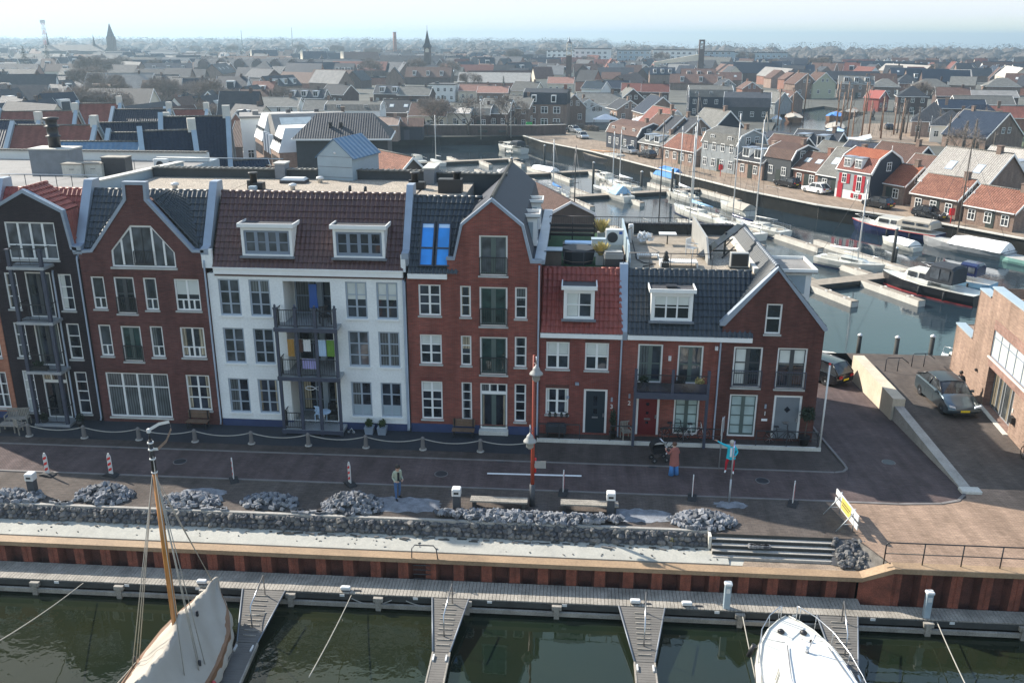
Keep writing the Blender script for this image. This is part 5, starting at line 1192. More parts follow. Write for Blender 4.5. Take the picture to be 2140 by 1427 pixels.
def cruiser():
    o=thing('motor_cruiser','white motor cruiser with rounded cabin roof and steel bow rail','boat',(8.7,-18,W),world=True)
    cx=8.68; ys=[-13.75,-14.0,-14.5,-15.3,-16.4,-17.6,-19.5,-22,-24]; hw=[.06,.42,.9,1.35,1.66,1.8,1.85,1.8,1.6]; zg=[-1.05,-1.08,-1.12,-1.18,-1.24,-1.3,-1.34,-1.36,-1.36]
    rings=[[(cx-w,y,z),(cx-w*1.01-.03,y,z-.12),(cx-w*.86,y,-2.1),(cx-w*.6,y+.05,-2.7),(cx+w*.6,y+.05,-2.7),(cx+w*.86,y,-2.1),(cx+w*1.01+.03,y,z-.12),(cx+w,y,z)] for y,w,z in zip(ys,hw,zg)]
    MB().loft(rings,sm=False).build('hull','gelcoat',o)
    for s in (-1,1): MB().tube([(cx+s*(w*1.01+.03),y,z-.13) for y,w,z in zip(ys,hw,zg)],.03,6).build('rubbing_strake','rubber',o)
    MB().tube([(cx-w*.93,y,z+.03) for y,w,z in zip(ys,hw,zg)],.03,6).tube([(cx+w*.93,y,z+.03) for y,w,z in zip(ys,hw,zg)],.03,6).build('toe_rail','gelcoat',o)
    # coach roof
    cy=[(-16.1,.55,-1.2),(-16.3,.75,-.6),(-16.5,.85,-.36),(-17.2,1.08,-.3),(-18.6,1.3,-.26),(-20.5,1.36,-.26),(-22.5,1.34,-.3)]
    rings=[]
    for y,w,z in cy[2:]:
        rings.append([(cx-w-.14,y,-1.25),(cx-w,y,z-.1),(cx-w*.9,y,z),(cx-w*.4,y,z+.05),(cx+w*.4,y,z+.05),(cx+w*.9,y,z),(cx+w,y,z-.1),(cx+w+.14,y,-1.25)])
    fr=[(cx-.85,-16.0,-1.22),(cx-.6,-16.1,-.75),(cx-.55,-16.25,-.45),(cx-.3,-16.22,-.4),(cx+.3,-16.22,-.4),(cx+.55,-16.25,-.45),(cx+.6,-16.1,-.75),(cx+.85,-16.0,-1.22)]
    MB().loft([fr]+rings,sm=False).build('cabin','gelcoat',o)
    rings=[]
    for y,w,z in [(-16.28,.66,-.36)]+[(y,w,z) for y,w,z in cy[2:]]: rings.append([(cx-w-.03,y,z-.03),(cx-w*.95,y,z+.06),(cx-w*.4,y,z+.1),(cx+w*.4,y,z+.1),(cx+w*.95,y,z+.06),(cx+w+.03,y,z-.03)])
    rf=MB().loft(rings,sm=False).build('cabin_roof','plastic_white',o)
    for s in (-1,1):
        MB().tube([(cx+s*.72,-16.7,-.18),(cx+s*.98,-18.5,-.1),(cx+s*1.05,-20.5,-.08)],.022,6).build('grab_rail','steel',rf)
        w=MB()
        for y0,y1 in ((-16.75,-17.6),(-17.75,-18.9),(-19.05,-20.4)):
            def P(y,t):
                for i in range(2,len(cy)-1):
                    if cy[i][0]>=y>=cy[i+1][0]:
                        f=(cy[i][0]-y)/(cy[i][0]-cy[i+1][0]); ww=cy[i][1]*(1-f)+cy[i+1][1]*f; break
                return Vector((cx+s*(ww+.14-.14*t+.012),y,-1.25+t*.85))
            MB().face([P(y0,.3),P(y1,.3),P(y1,.92),P(y0,.92)]).build('window','glass_grey' if s>0 else 'glass_curtain',o)
    # aerial and lamp on the roof
    MB().tube([(cx-.1,-17.0,-.2),(cx+.15,-16.9,.45)],.025,6).tube([(cx-.1,-17,-.2),(cx-.1,-17,.0)],.07,8).tube([(cx+.0,-16.95,.15),(cx-.25,-16.7,.1)],.012,5).tube([(cx+.15,-16.9,.45),(cx+.55,-16.9,.3)],.012,5).build('signal_mast','steel',o)
    MB().cbox(cx+.2,-16.35,-.3,.1,.08,.14,b=.02).build('horn','metal_black',o)
    rb=MB(); zz=-.55
    for s in (-1,1):
        L=[(cx+s*.3,-13.9,-.45)]+[(cx+s*w*.97,y,z+.62) for y,w,z in list(zip(ys,hw,zg))[1:6]]+[(cx+s*1.75,-19.2,-.72),(cx+s*1.75,-21,-.75)]
        rb.tube(L,.02,6)
        for p,(y,w,z) in zip(L[1:6],list(zip(ys,hw,zg))[1:6]): rb.tube([p,(cx+s*w*.95,y,z)],.015,5)
        rb.tube([(cx+s*.3,-13.9,-.45),(cx+s*.3,-13.95,-1.05)],.02,6)
    rb.build('bow_rail','steel',o)
    for s in (-1,1): MB().lathe([(.13,0),(.14,.05),(.07,.12),(.03,.13)],c=(cx+s*.42,-14.65,-1.13),n=10).build('deck_fitting','metal_black',o); MB().tube([(cx+s*(1.55),-15.9-.5*s,-1.2),(cx+s*1.72,-15.9-.5*s,-1.7)],.1,8).build('fender','hull_navy' if s>0 else 'metal_black',o)
    mb=MB()
    for q in range(9): a=-1.2+q*.3; mb.tube([(cx+a*.9-.01,-15.0-.25*cos(a*1.2),-1.165),(cx+a*.9+.25,-15.0-.25*cos((a+.3)*1.2),-1.165)],.012,4)
    mb.build('deck_seam','zinc_dark',o)
covered_boat(); cruiser()
# ---------------------------------------------------------------- fronts, bicycles, cars
def front_things():
    t=thing('front_platform','low pale edged platform in front of the three low houses','platform',(5.6,-.4,0),world=True)
    MB().box(-1.62,-.72,0,12.95,-.03,.17).build('floor','strip_pavers',t); MB().box(-1.7,-.84,0,13.05,-.725,.21).build('edge','concrete_light',t)
    segs=[(-1.6,.55,'left of the navy door'),(2.15,3.35,'between the navy and the red door'),(4.85,8.15,'below the blue balcony, with bicycles behind it'),(9.7,12.85,'beside the grey door on the corner')]
    for a,b,lb in segs:
        r=thing('front_railing','low dark steel rail on the platform edge '+lb,'railing',(a,-.78,.21),0,'rails in front of the low houses'); L=b-a
        MB().box(0,-.02,.82,L,.02,.87).build('top_rail','metal_dark',r)
        n=max(1,round(L/1.3))
        for i in range(n+1): x=L*i/n; MB().box(x-.025,-.025,0,x+.025,.025,.82).build('post','metal_dark',r)
        if a>4: MB().box(.03,-.012,.42,L-.03,.012,.45).build('middle_rail','metal_dark',r)
    def bike(x,y,z,rz,lb,fm='metal_black'):
        o=thing('bicycle',lb,'bicycle',(x,y,z),rz)
        for s in (-.52,.52):
            M=T((s,0,.34))@Matrix.Rotation(pi/2,4,'X'); ring=[((.32)*cos(a),(.32)*sin(a),0) for a in [2*pi*i/16 for i in range(17)]]
            w=MB(M).tube(ring,.022,5,cap=False).build('wheel','rubber',o); mb=MB(M)
            for i in range(8): a=pi*i/4; mb.tube([(0,0,0),(.31*cos(a),.31*sin(a),0)],.006,3)
            mb.build('spokes','steel',w)
        MB().tube([(-.52,0,.34),(-.1,0,.3),(.38,0,.78),(-.2,0,.85),(-.52,0,.34)],.02,6).tube([(-.1,0,.3),(-.22,0,.95)],.02,6).tube([(.52,0,.34),(.36,0,.9),(.33,0,1.05)],.02,6).build('frame',fm,o)
        MB().cbox(-.24,0,.95,.26,.16,.07,b=.02).build('saddle','metal_black',o); MB().tube([(.22,-.28,1.02),(.34,-.1,1.08),(.34,.1,1.08),(.22,.28,1.02)],.015,5).build('handlebar','metal_black',o); MB().box(-.78,-.07,.68,-.38,.07,.71).build('carrier','metal_black',o)
        return o
    bike(6.55,-.38,.17,.1,'bicycle with a pale frame parked below the blue balcony','cloth_white'); bike(5.5,-.3,.17,.25,'dark bicycle half behind the pale one below the balcony'); bike(11.0,-.4,.17,.08,'black bicycle parked in front of the grey door')
    bike(23.1,-1.4,.02,1.5,'black bicycle against the brick wall at the right picture edge')
    o=thing('flagpole','slim white pole at the corner of the maroon house','pole',(13.0,-.74,0)); MB().tube([(0,0,0),(0,0,4.75)],.05,8).build('shaft','plastic_white',o); MB().ball((0,0,4.8),.07,.07,.07,8,5).build('finial','plastic_red',o)
    o=thing('potted_tree','clipped ball tree in a black pot at the house corner','plant',(12.25,-.45,.17)); MB().lathe([(.2,0),(.3,.5),(.32,.5)],n=12).build('pot','plastic_black',o); MB().tube([(0,0,.4),(.05,0,1.3)],.03,6).build('trunk','bark',o); leaves((.05,0,1.75),(.45,.4,.5),700,.07).build('crown','leaf_dark',o)
    o=thing('potted_conifer','tall narrow evergreen in a pot between the navy and the red door','plant',(2.3,-.35,.17)); MB().lathe([(.15,0),(.2,.35),(.22,.35)],n=10).build('pot','plastic_black',o); leaves((0,0,1.05),(.2,.2,.75),500,.06).build('foliage','leaf_dark',o)
    GCHAIR(3.0,-.4,.3,'pale chair with cushion between the navy and the red door','timber_grey',.17)
    o=thing('barbecue','black covered barbecue under the window of the low red house','barbecue',(-.7,-.42,.17)); MB().cbox(0,0,.3,1.1,.45,.45,b=.08).build('cover','canvas_black',o)
    for s in (-.45,.45): MB().box(s-.04,-.15,0,s+.04,.15,.31).build('leg','metal_black',o)
    for k,x in enumerate((-1.05,-.75,-.42,-.15)):
        o=thing('flower_pot','small pot with dark plant on the sill of the ground floor window','pot',(x,-.16,1.18),0,'pots on the window sill'); MB().lathe([(.06,0),(.085,.14)],n=8).build('pot','metal_dark',o); leaves((0,0,.2),(.09,.07,.09),40,.04).build('plant','leaf_dark',o)
    for x,lb,m in ((6.65,'yellow green plant on the blue balcony','pampas'),(3.75,'dark plant at the left end of the blue balcony','leaf_dark')):
        o=thing('balcony_plant',lb,'plant',(x,-.55,3.02)); MB().lathe([(.13,0),(.18,.28)],n=10).build('pot','plastic_black',o); leaves((0,0,.55),(.3,.25,.32),220,.07).build('foliage',m,o)
    GCHAIR(5.6,-.45,3.3,'dark chair standing on the blue balcony','metal_black',3.02)
    # laundry and furniture on the white house balconies
    for k,(x,m,lb,w,h) in enumerate([(-14.72,'cloth_orange','orange towel hanging on the balcony line',.36,.95),(-14.25,'cloth_brown','brown shirt hanging on the balcony line',.34,.7),(-13.85,'cloth_white','white shirt hanging on the balcony line',.4,.65),(-13.05,'cloth_lightblue','pale blue sheet hanging on the balcony line',.42,.9),(-12.6,'cloth_green','bright green towel hanging on the balcony line',.42,.9),(-13.75,'cloth_purple','lilac tablecloth hanging low on the balcony line',.75,.55)]):
        y=-.45 if k<5 else -.65; z=5.25 if k<5 else 4.25; n=8; vs=[(x-w/2+w*i/n,y+.03*sin(i*2.1),z-h*j) for j in (0,1) for i in range(n+1)]
        o=MB().add(vs,[(i,i+1,n+2+i,n+1+i) for i in range(n)],sm=True).build('laundry',m); tag(o,lb,'laundry','washing on the balcony')
    o=thing('washing_line','drying line strung across the middle balcony','line',(-13.7,-.45,5.27)); MB().tube([(-1.25,0,0),(1.3,0,0)],.012,4).tube([(-.6,-.2,-1),(.3,-.2,-1)],.015,5).tube([(-.6,-.2,-1),(-.7,-.2,-1.9)],.015,5).tube([(.3,-.2,-1),(.45,-.2,-1.9)],.015,5).build('rack','steel',o)
    GCHAIR(-12.85,-.2,.6,'dark chair on the top balcony of the white house','metal_black',6.05); GCHAIR(-13.6,.3,2.9,'pale blue chair on the ground floor balcony','cloth_lightblue',.33); GCHAIR(-12.95,.4,.2,'dark chair at the right of the ground floor balcony','metal_black',.33)
    o=thing('balcony_table','small pale table on the ground floor balcony','table',(-13.3,-.1,.33)); MB().lathe([(.38,.68),(.38,.72)],n=14).build('tabletop','cloth_lightblue',o); MB().tube([(0,0,0),(0,0,.68)],.03,6).build('leg','steel',o)
    o=thing('hanging_coverall','blue overalls hanging in the top balcony','laundry',(-13.75,.9,7.0)); MB().loft([[(-.22,-.02,.9),(.22,-.02,.9),(.22,.04,.9),(-.22,.04,.9)],[(-.2,-.02,.3),(.2,-.02,.3),(.2,.04,.3),(-.2,.04,.3)],[(-.24,-.02,-.4),(.24,-.02,-.4),(.24,.04,-.4),(-.24,.04,-.4)]]).build('cloth','sign_blue',o)
    o=thing('fish_ornament','white wire fish hanging below the middle balcony','ornament',(-13.65,-1.0,2.75)); MB().tube([(.25*cos(a)-.02,0,.1*sin(a)) for a in [2*pi*i/12 for i in range(13)]]+[(.42,0,.12),(.42,0,-.12),(.23,0,0)],.02,5).build('outline','plastic_white',o)
    for x,lb in ((-29.0,'dark plant pot at the foot of the black house balcony'),(-27.0,'bushy dark plant right of the black house balcony')):
        o=thing('potted_plant',lb,'plant',(x+.2,-.7,.0)); MB().lathe([(.14,0),(.2,.3)],n=10).build('pot','plastic_black',o); leaves((0,0,.5),(.28,.25,.25),160,.07).build('foliage','leaf_dark',o)
    o=thing('balcony_plants','row of dark plants behind the first floor balcony rail of the black house','plant',(-28.4,-.7,3.22)); MB().box(-.6,-.12,0,.3,.12,.22).build('trough','plastic_black',o); leaves((-.15,0,.35),(.5,.16,.2),200,.06).build('foliage','leaf_dark',o)
front_things()
def car(x,y,z,rz,m,lb,kind='hatch',L=4.2,Wd=1.78,H=1.5,detail=1,group='parked cars'):
    o=thing('parked_car',lb,'car',(x,y,z),rz,group); h=Wd/2
    k=dict(hatch=(.30,.46,.80,.97,.58,.62),suv=(.27,.42,.86,.98,.56,.6),van=(.17,.30,.95,.99,.55,.6),cross=(.25,.43,.76,.985,.64,.63),sedan=(.30,.44,.70,.88,.56,.62))[kind]
    X=lambda f:(f-.5)*L     # front at +x
    b=lambda f:-X(f)
    zb,zs=.22,H*k[4]; zh=H*k[4]
    low=[(b(.0)+.0,.38),(b(.0)-.03,.62),(b(.05),.74),(b(.14),.84),(b(k[0]*.7),zh*.96),(b(k[0]),zh+.03),(b(.6),zh+.06),(b(.9),zh+.05),(b(.985),zh-.02),(b(1.0),.6),(b(1.0),.36),(b(.94),zb),(b(.05),zb)]
    rings=[]
    for f,s in ((-1,.93),(-.94,1),(-.5,1.0),(0,1.012),(.5,1.0),(.94,1),(1,.93)):
        c=(0,.55); rings.append([(c[0]+(px-c[0])*(s if abs(f)==1 else 1)*(1-.035*f*f),f*h,c[1]+(pz-c[1])*s+(.0)) for px,pz in low])
    MB().loft(rings,sm=detail>1).build('body',m,o)
    g=[(b(k[0]),zh),(b(k[1]),H-.03),(b((k[1]+k[2])/2),H),(b(k[2]),H-.04),(b(k[3]),zh+.02)]
    rings=[]
    for f in (-1,-.98,0,.98,1):
        w=[.9,.74,.73,.72,.86]; rings.append([(px*(1 if abs(f)<1 else .985),f*h*ww,pz-(.05*f*f if i in (1,2,3) else 0)) for i,((px,pz),ww) in enumerate(zip(g,w))])
    MB().loft(rings,sm=False).build('windows','glass_far',o)
    rings=[]
    for i in (1,2,3):
        px,pz=g[i]; ww=(.74,.73,.72)[i-1]; rings.append([(px+(.04 if i==1 else -.04 if i==3 else 0),f*h*ww*1.01,pz-.05*f*f+.014) for f in (-1,-.5,0,.5,1)])
    mb=MB().loft(rings,closed=False,cap=False,sm=True)
    if detail>1 or kind!='van':
        for f in (-1,1):
            P=lambda i,q: Vector((g[i][0],f*h*(.9,.74,.73,.72,.86)[i]*1.015,g[i][1]-(.05 if i in (1,2,3) else 0)))
            for i,j in ((0,1),(3,4)): mb.tube([P(i,0),P(j,0)],.045,5)
            a=P(2,0); mb.tube([a,Vector((a.x-.05,f*h*.93,zh))],.04,5); mb.tube([P(1,0),P(2,0),P(3,0)],.04,5)
    mb.build('roof',m if kind!='cross' else 'hull_black',o)
    for sx in (.19,.8):
        for f in (-1,1):
            M=T((b(sx),f*(h-.1),.32))@Matrix.Rotation(pi/2,4,'X'); w=MB(M).lathe([(.2,-.1),(.31,-.1),(.33,-.06),(.33,.06),(.31,.1),(.2,.1)],n=16).build('wheel','rubber',o)
            if detail: MB(M).lathe([(.01,-.105),(.2,-.09),(.2,.09),(.01,.105)],n=10).build('rim','galv' if detail<2 else 'zinc_dark',w)
    if detail:
        for f in (-1,1):
            MB().prism([(f*h*.55,.62),(f*h*.93,.7),(f*h*.93,.8),(f*h*.6,.72)],'x',b(.035),b(.012)).build('headlight','lens',o)
            MB().box(b(.992),f*h*.62-.16,.68,b(1.004),f*h*.62+.16,.86).build('tail_light','lens_red',o)
            MB().cbox(b(k[0]+.08),f*(h+.09),zh+.02,.14,.2,.13,b=.03).build('mirror',m,o)
        MB().box(b(0)-.0,-.26,.42,b(0)+.02,.26,.53).build('number_plate','plate_yellow',o); MB().box(b(1)-.02,-.26,.5,b(1)+.0,.26,.61).build('number_plate','plate_yellow',o)
    if detail>1:
        MB().box(b(.002)-.01,-.6,.27,b(.002)+.012,.6,.37).build('lower_grille','plastic_black',o)
        for f in (-1,1):
            MB().tube([(b(.44),f*h*1.003,.4),(b(.44),f*h*1.003,zh-.05)],.006,4).tube([(b(.66),f*h*1.003,.45),(b(.66),f*h*1.003,zh-.05)],.006,4).build('door_seam','plastic_black',o)
            MB().box(b(.58)-.09,f*h*1.0-.01,zh-.17,b(.58)+.09,f*h*1.0+.01,zh-.14).build('door_handle','metal_dark',o)
    return o
car(22.0,6.35,.02,R(-86),'car_grey','grey hatchback with dark glass roof parked by the brick building','cross',4.7,1.9,1.6,2,'cars on the near quay')
car(16.3,12.9,-1.0,R(128),'car_black','black car at the bottom of the ramp beside the white moored boat','suv',4.5,1.8,1.6,1,'cars on the near quay')
# ---------------------------------------------------------------- the brick building on the right and the ramp wall
def brick_building():
    o=thing('brick_building','tan brick building with stepped parapets and a big window at the right edge','building',(23.5,-.1,0),R(-5))
    P=lambda u,v,t:(t,u,v)
    up=rect(-1.3,3.02,6.55,4.62); dn=rect(2.25,.06,6.35,2.45)
    MB().holed([(-1.5,0),(12.6,0),(12.6,3.05),(9.6,3.05),(9.6,6.15),(7.7,6.15),(7.7,6.75),(-1.5,6.75)],[up,dn],0,.0,P=P).build('wall','brick_tan',o)
    mb=MB()
    for q,d in ((up,.14),(dn,.5)):
        n=len(q); mb.add([P(u,v,0) for u,v in q]+[P(u,v,d) for u,v in q],[(i,(i+1)%n,n+(i+1)%n,n+i) for i in range(n)])
    mb.build('reveal','brick_tandark',o)
    MB().box(.55,-1.5,0,12,12.6,3.0).box(.3,-1.5,3.0,12,9.6,6.1).box(.3,-1.5,6.1,.6,7.7,6.7).box(.01,9.6,0,.5,12.6,3.0).box(.01,7.7,4.7,.3,9.6,6.1).build('core','brick_tan',o)
    MB().box(-.02,12.6,0,12,12.65,3.05).box(-.02,9.6,3.05,12,9.65,6.15).box(-.0,7.7,6.15,12,7.72,6.75).build('rear_wall','brick_tan',o)
    MB().box(-.02,-1.3,4.64,.0-.003,6.6,5.2).box(-.02,-1.3,2.47,-.003,6.55,2.98).build('lintel_band','brick_tandark',o)
    for y0,y1,z in ((-1.5,7.75,6.75),(7.75,9.65,6.15),(9.65,12.7,3.05)): MB().box(-.07,y0,z,.5,y1,z+.09).build('coping','panel_bluegrey',o)
    f=MB(); fx=.06
    f.box(fx,-1.3,3.02,fx+.06,6.55,3.1); f.box(fx,-1.3,4.54,fx+.06,6.55,4.62); f.box(fx,-1.3,4.16,fx+.05,6.55,4.22)
    y=6.55
    while y>-1.3: f.box(fx-.01,y-.07,3.1,fx+.055,y,4.54); y-=1.12
    w=f.build('window','grey_frame',o); MB().box(fx+.02,-1.3,3.05,fx+.05,6.5,4.58).build('pane','glass_white',w); MB().box(-.1,-1.4,2.94,.12,6.65,3.018).build('sill','concrete_light',w)
    f=MB(); fx=.42
    f.box(fx,2.25,2.37,fx+.06,6.35,2.45); f.box(fx,2.25,.06,fx+.06,6.35,.12)
    for y in (2.25,3.2,3.55,4.5,4.85,5.5,6.27): f.box(fx-.02,y,.12,fx+.055,y+.08,2.37)
    w=f.build('glass_door','galv',o); MB().box(fx+.02,2.3,.1,fx+.05,6.3,2.4).build('pane','glass_curtain',w)
    mb=MB()
    for y0,y1 in ((6.0,6.25),(5.6,5.9),(4.95,5.25),(3.65,3.95),(2.5,3.1)):
        n=8; mb.add([(fx+.012-.006*(i%2),y0+(y1-y0)*i/n,z) for z in (.13,2.36) for i in range(n+1)],[(i,i+1,n+2+i,n+1+i) for i in range(n)])
    mb.build('curtain','glass_cream',w)
    MB().box(-.25,2.1,.0,.4,6.4,.055).build('threshold','concrete_light',o)
    MB().cbox(-.07,8.0,1.55,.12,.16,.14).build('wall_lamp','plastic_black',o); MB().box(-.2,1.55,.9,-.01,2.0,1.25).build('letter_box','plastic_black',o); MB().box(-.03,2.02,1.35,-.01,2.14,1.6).build('number_plate','concrete_light',o)
brick_building()
def ramp():
    w=thing('ramp_wall','concrete retaining wall beside the brick paved ramp, sunlit at the far end','wall',(18.9,4,0),world=True)
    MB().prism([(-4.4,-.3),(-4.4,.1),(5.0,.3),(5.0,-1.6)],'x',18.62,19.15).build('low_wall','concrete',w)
    MB().prism([(5.0,-1.6),(5.0,.75),(12.9,.6),(12.9,-2.3)],'x',18.5,19.2).build('high_wall','concrete_sunlit',w)
    o=MB().cbox(0,0,0,.95,.5,.16,b=.03).build('end_block','concrete_light',None,(19.0,-4.75,0)); tag(o,'flat pale concrete block at the street end of the ramp wall','block')
    for x,y,lb in ((20.2,11.6,'bent steel handrail behind the ramp wall'),(22.2,12.6,'steel handrail pair at the top of the water steps')):
        r=thing('handrail',lb,'handrail',(x,y,0)); MB().tube([(0,0,0),(0,0,.85),(.1,0,.92),(1.0,.1,.92),(1.6,.5,.45)],.03,6).build('rail','metal_dark',r); MB().tube([(.8,.08,0),(.8,.08,.92)],.03,6).build('post','metal_dark',r)
    o=thing('pontoon','pale triangular concrete pontoon at the foot of the ramp','pontoon',(20.5,16.5,W),world=True); MB().prism([(13.8,15.2),(23.5,14.2),(22.6,15.6),(19.2,19.6),(17.6,20)],'z',-2.5,-1.5).build('deck','concrete_light',o)
    def post(x,y,zt,lb,r=.16):
        o=thing('mooring_post',lb,'mooring post',(x,y,W),0,'mooring posts in the harbour'); MB().tube([(0,0,-.6),(0,0,zt-W)],r,9).build('pile','timber_dark',o); MB().lathe([(r+.03,0),(r+.03,.08),(.02,.2)],c=(0,0,zt-W),n=9).build('cap','plastic_white',o)
    for x,y,z,lb in ((21.8,22.1,-1.0,'short mooring post nearest the ramp wall'),(23.2,18.35,.1,'dark mooring post between the ramp and the brick building'),(25.3,17.55,.5,'dark mooring post nearest the brick building'),(33.2,49.9,1.7,'tall dark mooring post behind the black cruiser'),(34.2,52,-.8,'short pale capped post behind the black cruiser'),(1.4,59.9,1.3,'post standing in open water behind the green roof terrace'),(2.3,58.7,.1,'shorter post next to the one in open water'),(-10.2,99,2.2,'tall post at the bend of the far jetty'),(-6.2,133,.4,'far post near the black hulled barge'),(2.8,101.2,1.4,'post beside the far inflatable boat'),(10.2,97.2,.6,'short post right of the inflatable boat'),(14.4,92,1.8,'post between the two blue covered boats')): post(x,y,z,lb,.16 if y<60 else .2)
ramp()
# ---------------------------------------------------------------- things on the flat roofs
def roofs():
    def roofthing(name,lb,cat,x,y,z=12.2): return thing(name,lb,cat,(x,y,z))
    p=thing('roof_parapet','long dark parapet with tiled coping behind the gravel roofs','parapet',(-17,9,12.2),world=True)
    for a,b,y in ((-25.6,-15.4,9.0),(-13.1,-8.7,9.0),(-8.2,-4.0,8.4)):
        MB().box(a,y,9,b,y+.25,12.72).build('wall','clad_dark',p); mb=MB(); x=a
        while x<b: mb.box(x,y-.12,12.72,min(x+.27,b),y+.36,12.79).box(x+.26,y-.13,12.72,min(x+.33,b),y+.37,12.83); x+=.33
        mb.build('coping','tile_grey',p)
    for x in (-17.6,-8.45): MB().box(x-.3,7.4 if x>-10 else 8.6,12,x+.3,9.5,13.1).box(x-.36,7.34 if x>-10 else 8.54,13.1,x+.36,9.56,13.18,1).build('pier',['zinc_dark','concrete_light'],p)
    o=thing('roof_house','small blue grey gabled roof hut with ribbed metal roof','roof hut',(-14.2,9.0,12.2),R(-14)); 
    MB().prism([(-1.15,-1.2),(1.15,-1.2),(1.15,1.35),(0,2.35),(-1.15,1.35)],'y',-.3,3.2).build('wall','panel_bluegrey',o)
    for s in (-1,1): MB().add([(0,-.35,2.42),(s*1.28,-.35,1.3),(s*1.28,3.3,1.3),(0,3.3,2.42),(0,-.35,2.36),(s*1.28,-.35,1.24),(s*1.28,3.3,1.24),(0,3.3,2.36)],[(0,1,2,3),(4,5,6,7),(0,1,5,4),(2,3,7,6),(1,2,6,5)]).build('roof','metal_seam',o)
    mb=MB()
    for z in (-.5,.15,.75,1.35): mb.box(-1.15,-.31,z,1.15,-.302,z+.03)
    mb.build('panel_joint','zinc_dark',o); MB().ball((.05,-.33,1.6),.09,.03,.07,8,5).build('lamp','plastic_white',o)
    for x,y,lb,k in ((-17.9,4.9,'black double chimney cowl with grey box on the gravel roof',0),(-9.0,5.9,'black chimney cowl behind the roof windows',1),(-6.85,4.9,'wide black chimney block beside the bell gable',2)):
        o=roofthing('roof_chimney',lb,'chimney',x,y)
        if k==2: MB().cbox(0,0,0,1.3,.7,.75).build('block','metal_black',o); MB().lathe([(.2,.75),(.2,1.05),(.26,1.05),(.26,1.15),(.2,1.15)],c=(.35,0,0),n=10).build('cowl','metal_black',o)
        else:
            MB().lathe([(.2,0),(.2,.85),(.27,.85),(.27,.95),(.22,.95)],n=10).build('cowl','metal_black',o); MB().cbox(.3,0,0,.55,.5,.4).build('block','metal_black',o); MB().cbox(-.25,0,0,.18,.3,.5).build('flue','metal_black',o)
            if k==0: MB().cbox(.15,-.6,0,.4,.35,.28,b=.03).build('box','panel_bluegrey',o)
    for x,y,lb in ((-22.3,4.6,'white mushroom vent on the gravel roof near the neck gable'),(-14.9,7.6,'white mushroom vent beside the roof hatch'),(-15.7,4.9,'small white vent at the front of the gravel roof')):
        o=roofthing('roof_vent',lb,'vent',x,y); MB().lathe([(.14,0),(.14,.2),(.24,.22),(.2,.34),(.05,.38)],n=12).build('cowl','plastic_white',o)
    o=roofthing('roof_hatch','flat white dome light on the gravel roof','roof light',-16.4,7.5); MB().cbox(0,0,0,1.5,.9,.18).build('kerb','roofing_dark',o); MB().loft([[(-.72,-.42,.18),(.72,-.42,.18),(.72,.42,.18),(-.72,.42,.18)],[(-.6,-.33,.3),(.6,-.33,.3),(.6,.33,.3),(-.6,.33,.3)]]).build('dome','plastic_white',o)
    for x,y,lb in ((-12.3,4.2,'short black pipe on the gravel roof'),(-11.4,4.0,'shortest black pipe on the gravel roof')):
        o=roofthing('vent_pipe',lb,'pipe',x,y); MB().tube([(0,0,0),(0,0,.4)],.09,8).build('pipe','metal_black',o)
    # flat roof on the left
    o=thing('rear_block','flat roofed rear block with pale parapet behind the black and orange houses','building',(-34,12,0),world=True)
    MB().box(-50,9,0,-26.2,21,11.78).build('wall','panel_bluegrey',o); MB().box(-50,9.1,11.78,-26.3,20,11.8).build('flat_roof','roofing_grey',o)
    MB().box(-50,19,11.8,-26.2,19.25,12.42).build('parapet','wall_white',o); mb=MB(); x=-50
    while x<-26.5: mb.box(x,18.85,12.42,x+.28,19.4,12.5); x+=.33
    mb.build('coping','tile_grey',o)
    o=roofthing('chimney_stack','broad grey chimney block with a tall black ringed cowl','chimney',-33.0,11.5,11.8); MB().cbox(0,0,0,2.6,1.6,1.7).build('block','zinc_dark',o); MB().cbox(0,0,1.7,2.7,1.7,.08).build('cap','concrete_light',o); MB().lathe([(.36,1.78),(.36,2.4),(.45,2.42),(.45,2.5),(.34,2.52),(.34,3.0),(.45,3.02),(.45,3.1),(.34,3.12),(.34,3.45),(.48,3.5),(.48,3.6),(.1,3.65)],n=14).build('cowl','metal_black',o)
    for i,(x,w,m,h,lb) in enumerate([(-30.9,1.2,'concrete_light',1.0,'pale garden cabinet on the left flat roof'),(-29.7,1.1,'concrete_light',1.0,'second pale cabinet on the left flat roof, next to the black one'),(-28.5,1.5,'metal_dark',1.35,'black garden cabinet on the left flat roof')]):
        o=roofthing('garden_cabinet',lb,'cabinet',x,9.8+.3*i,11.8); MB().cbox(0,0,0,w,.9,h).build('body',m,o); MB().cbox(0,0,h,w+.08,1.0,.06).build('lid','timber_grey',o); MB().box(-.15,-.462,h*.7,.15,-.451,h*.73).build('handle','metal_black',o)
    o=roofthing('air_unit','small white air conditioning unit by the left roof parapet','air conditioner',-27.6,14.5,11.8); MB().cbox(0,0,0,.9,.4,.75,b=.03).build('casing','plastic_white',o); MB(T((0,-.205,.38))@Matrix.Rotation(pi/2,4,'X')).lathe([(.25,0),(.25,.01)],n=14).build('fan','metal_dark',o)
    for x0,x1,y,z,lb in ((-37,-26.5,4.2,12.1,'thin grey rail along the front of the left flat roof'),(-30.5,-27.8,13.0,11.8,'dark open railing on the left flat roof'),(-26,-18,10.6,12.3,'long grey pipe rail behind the neck gable house')):
        o=thing('roof_railing',lb,'railing',(x0,y,z)); L=x1-x0; MB().tube([(0,0,.85),(L,0,.85)],.035,6).build('top_rail','galv',o)
        if x1-x0<5 or x0<-36:
            for i in range(int(L/.9)+1): MB().tube([(i*.9,0,0),(i*.9,0,.85)],.02,5).build('post','metal_dark',o)
    # roof terraces of the low houses
    z=8.73
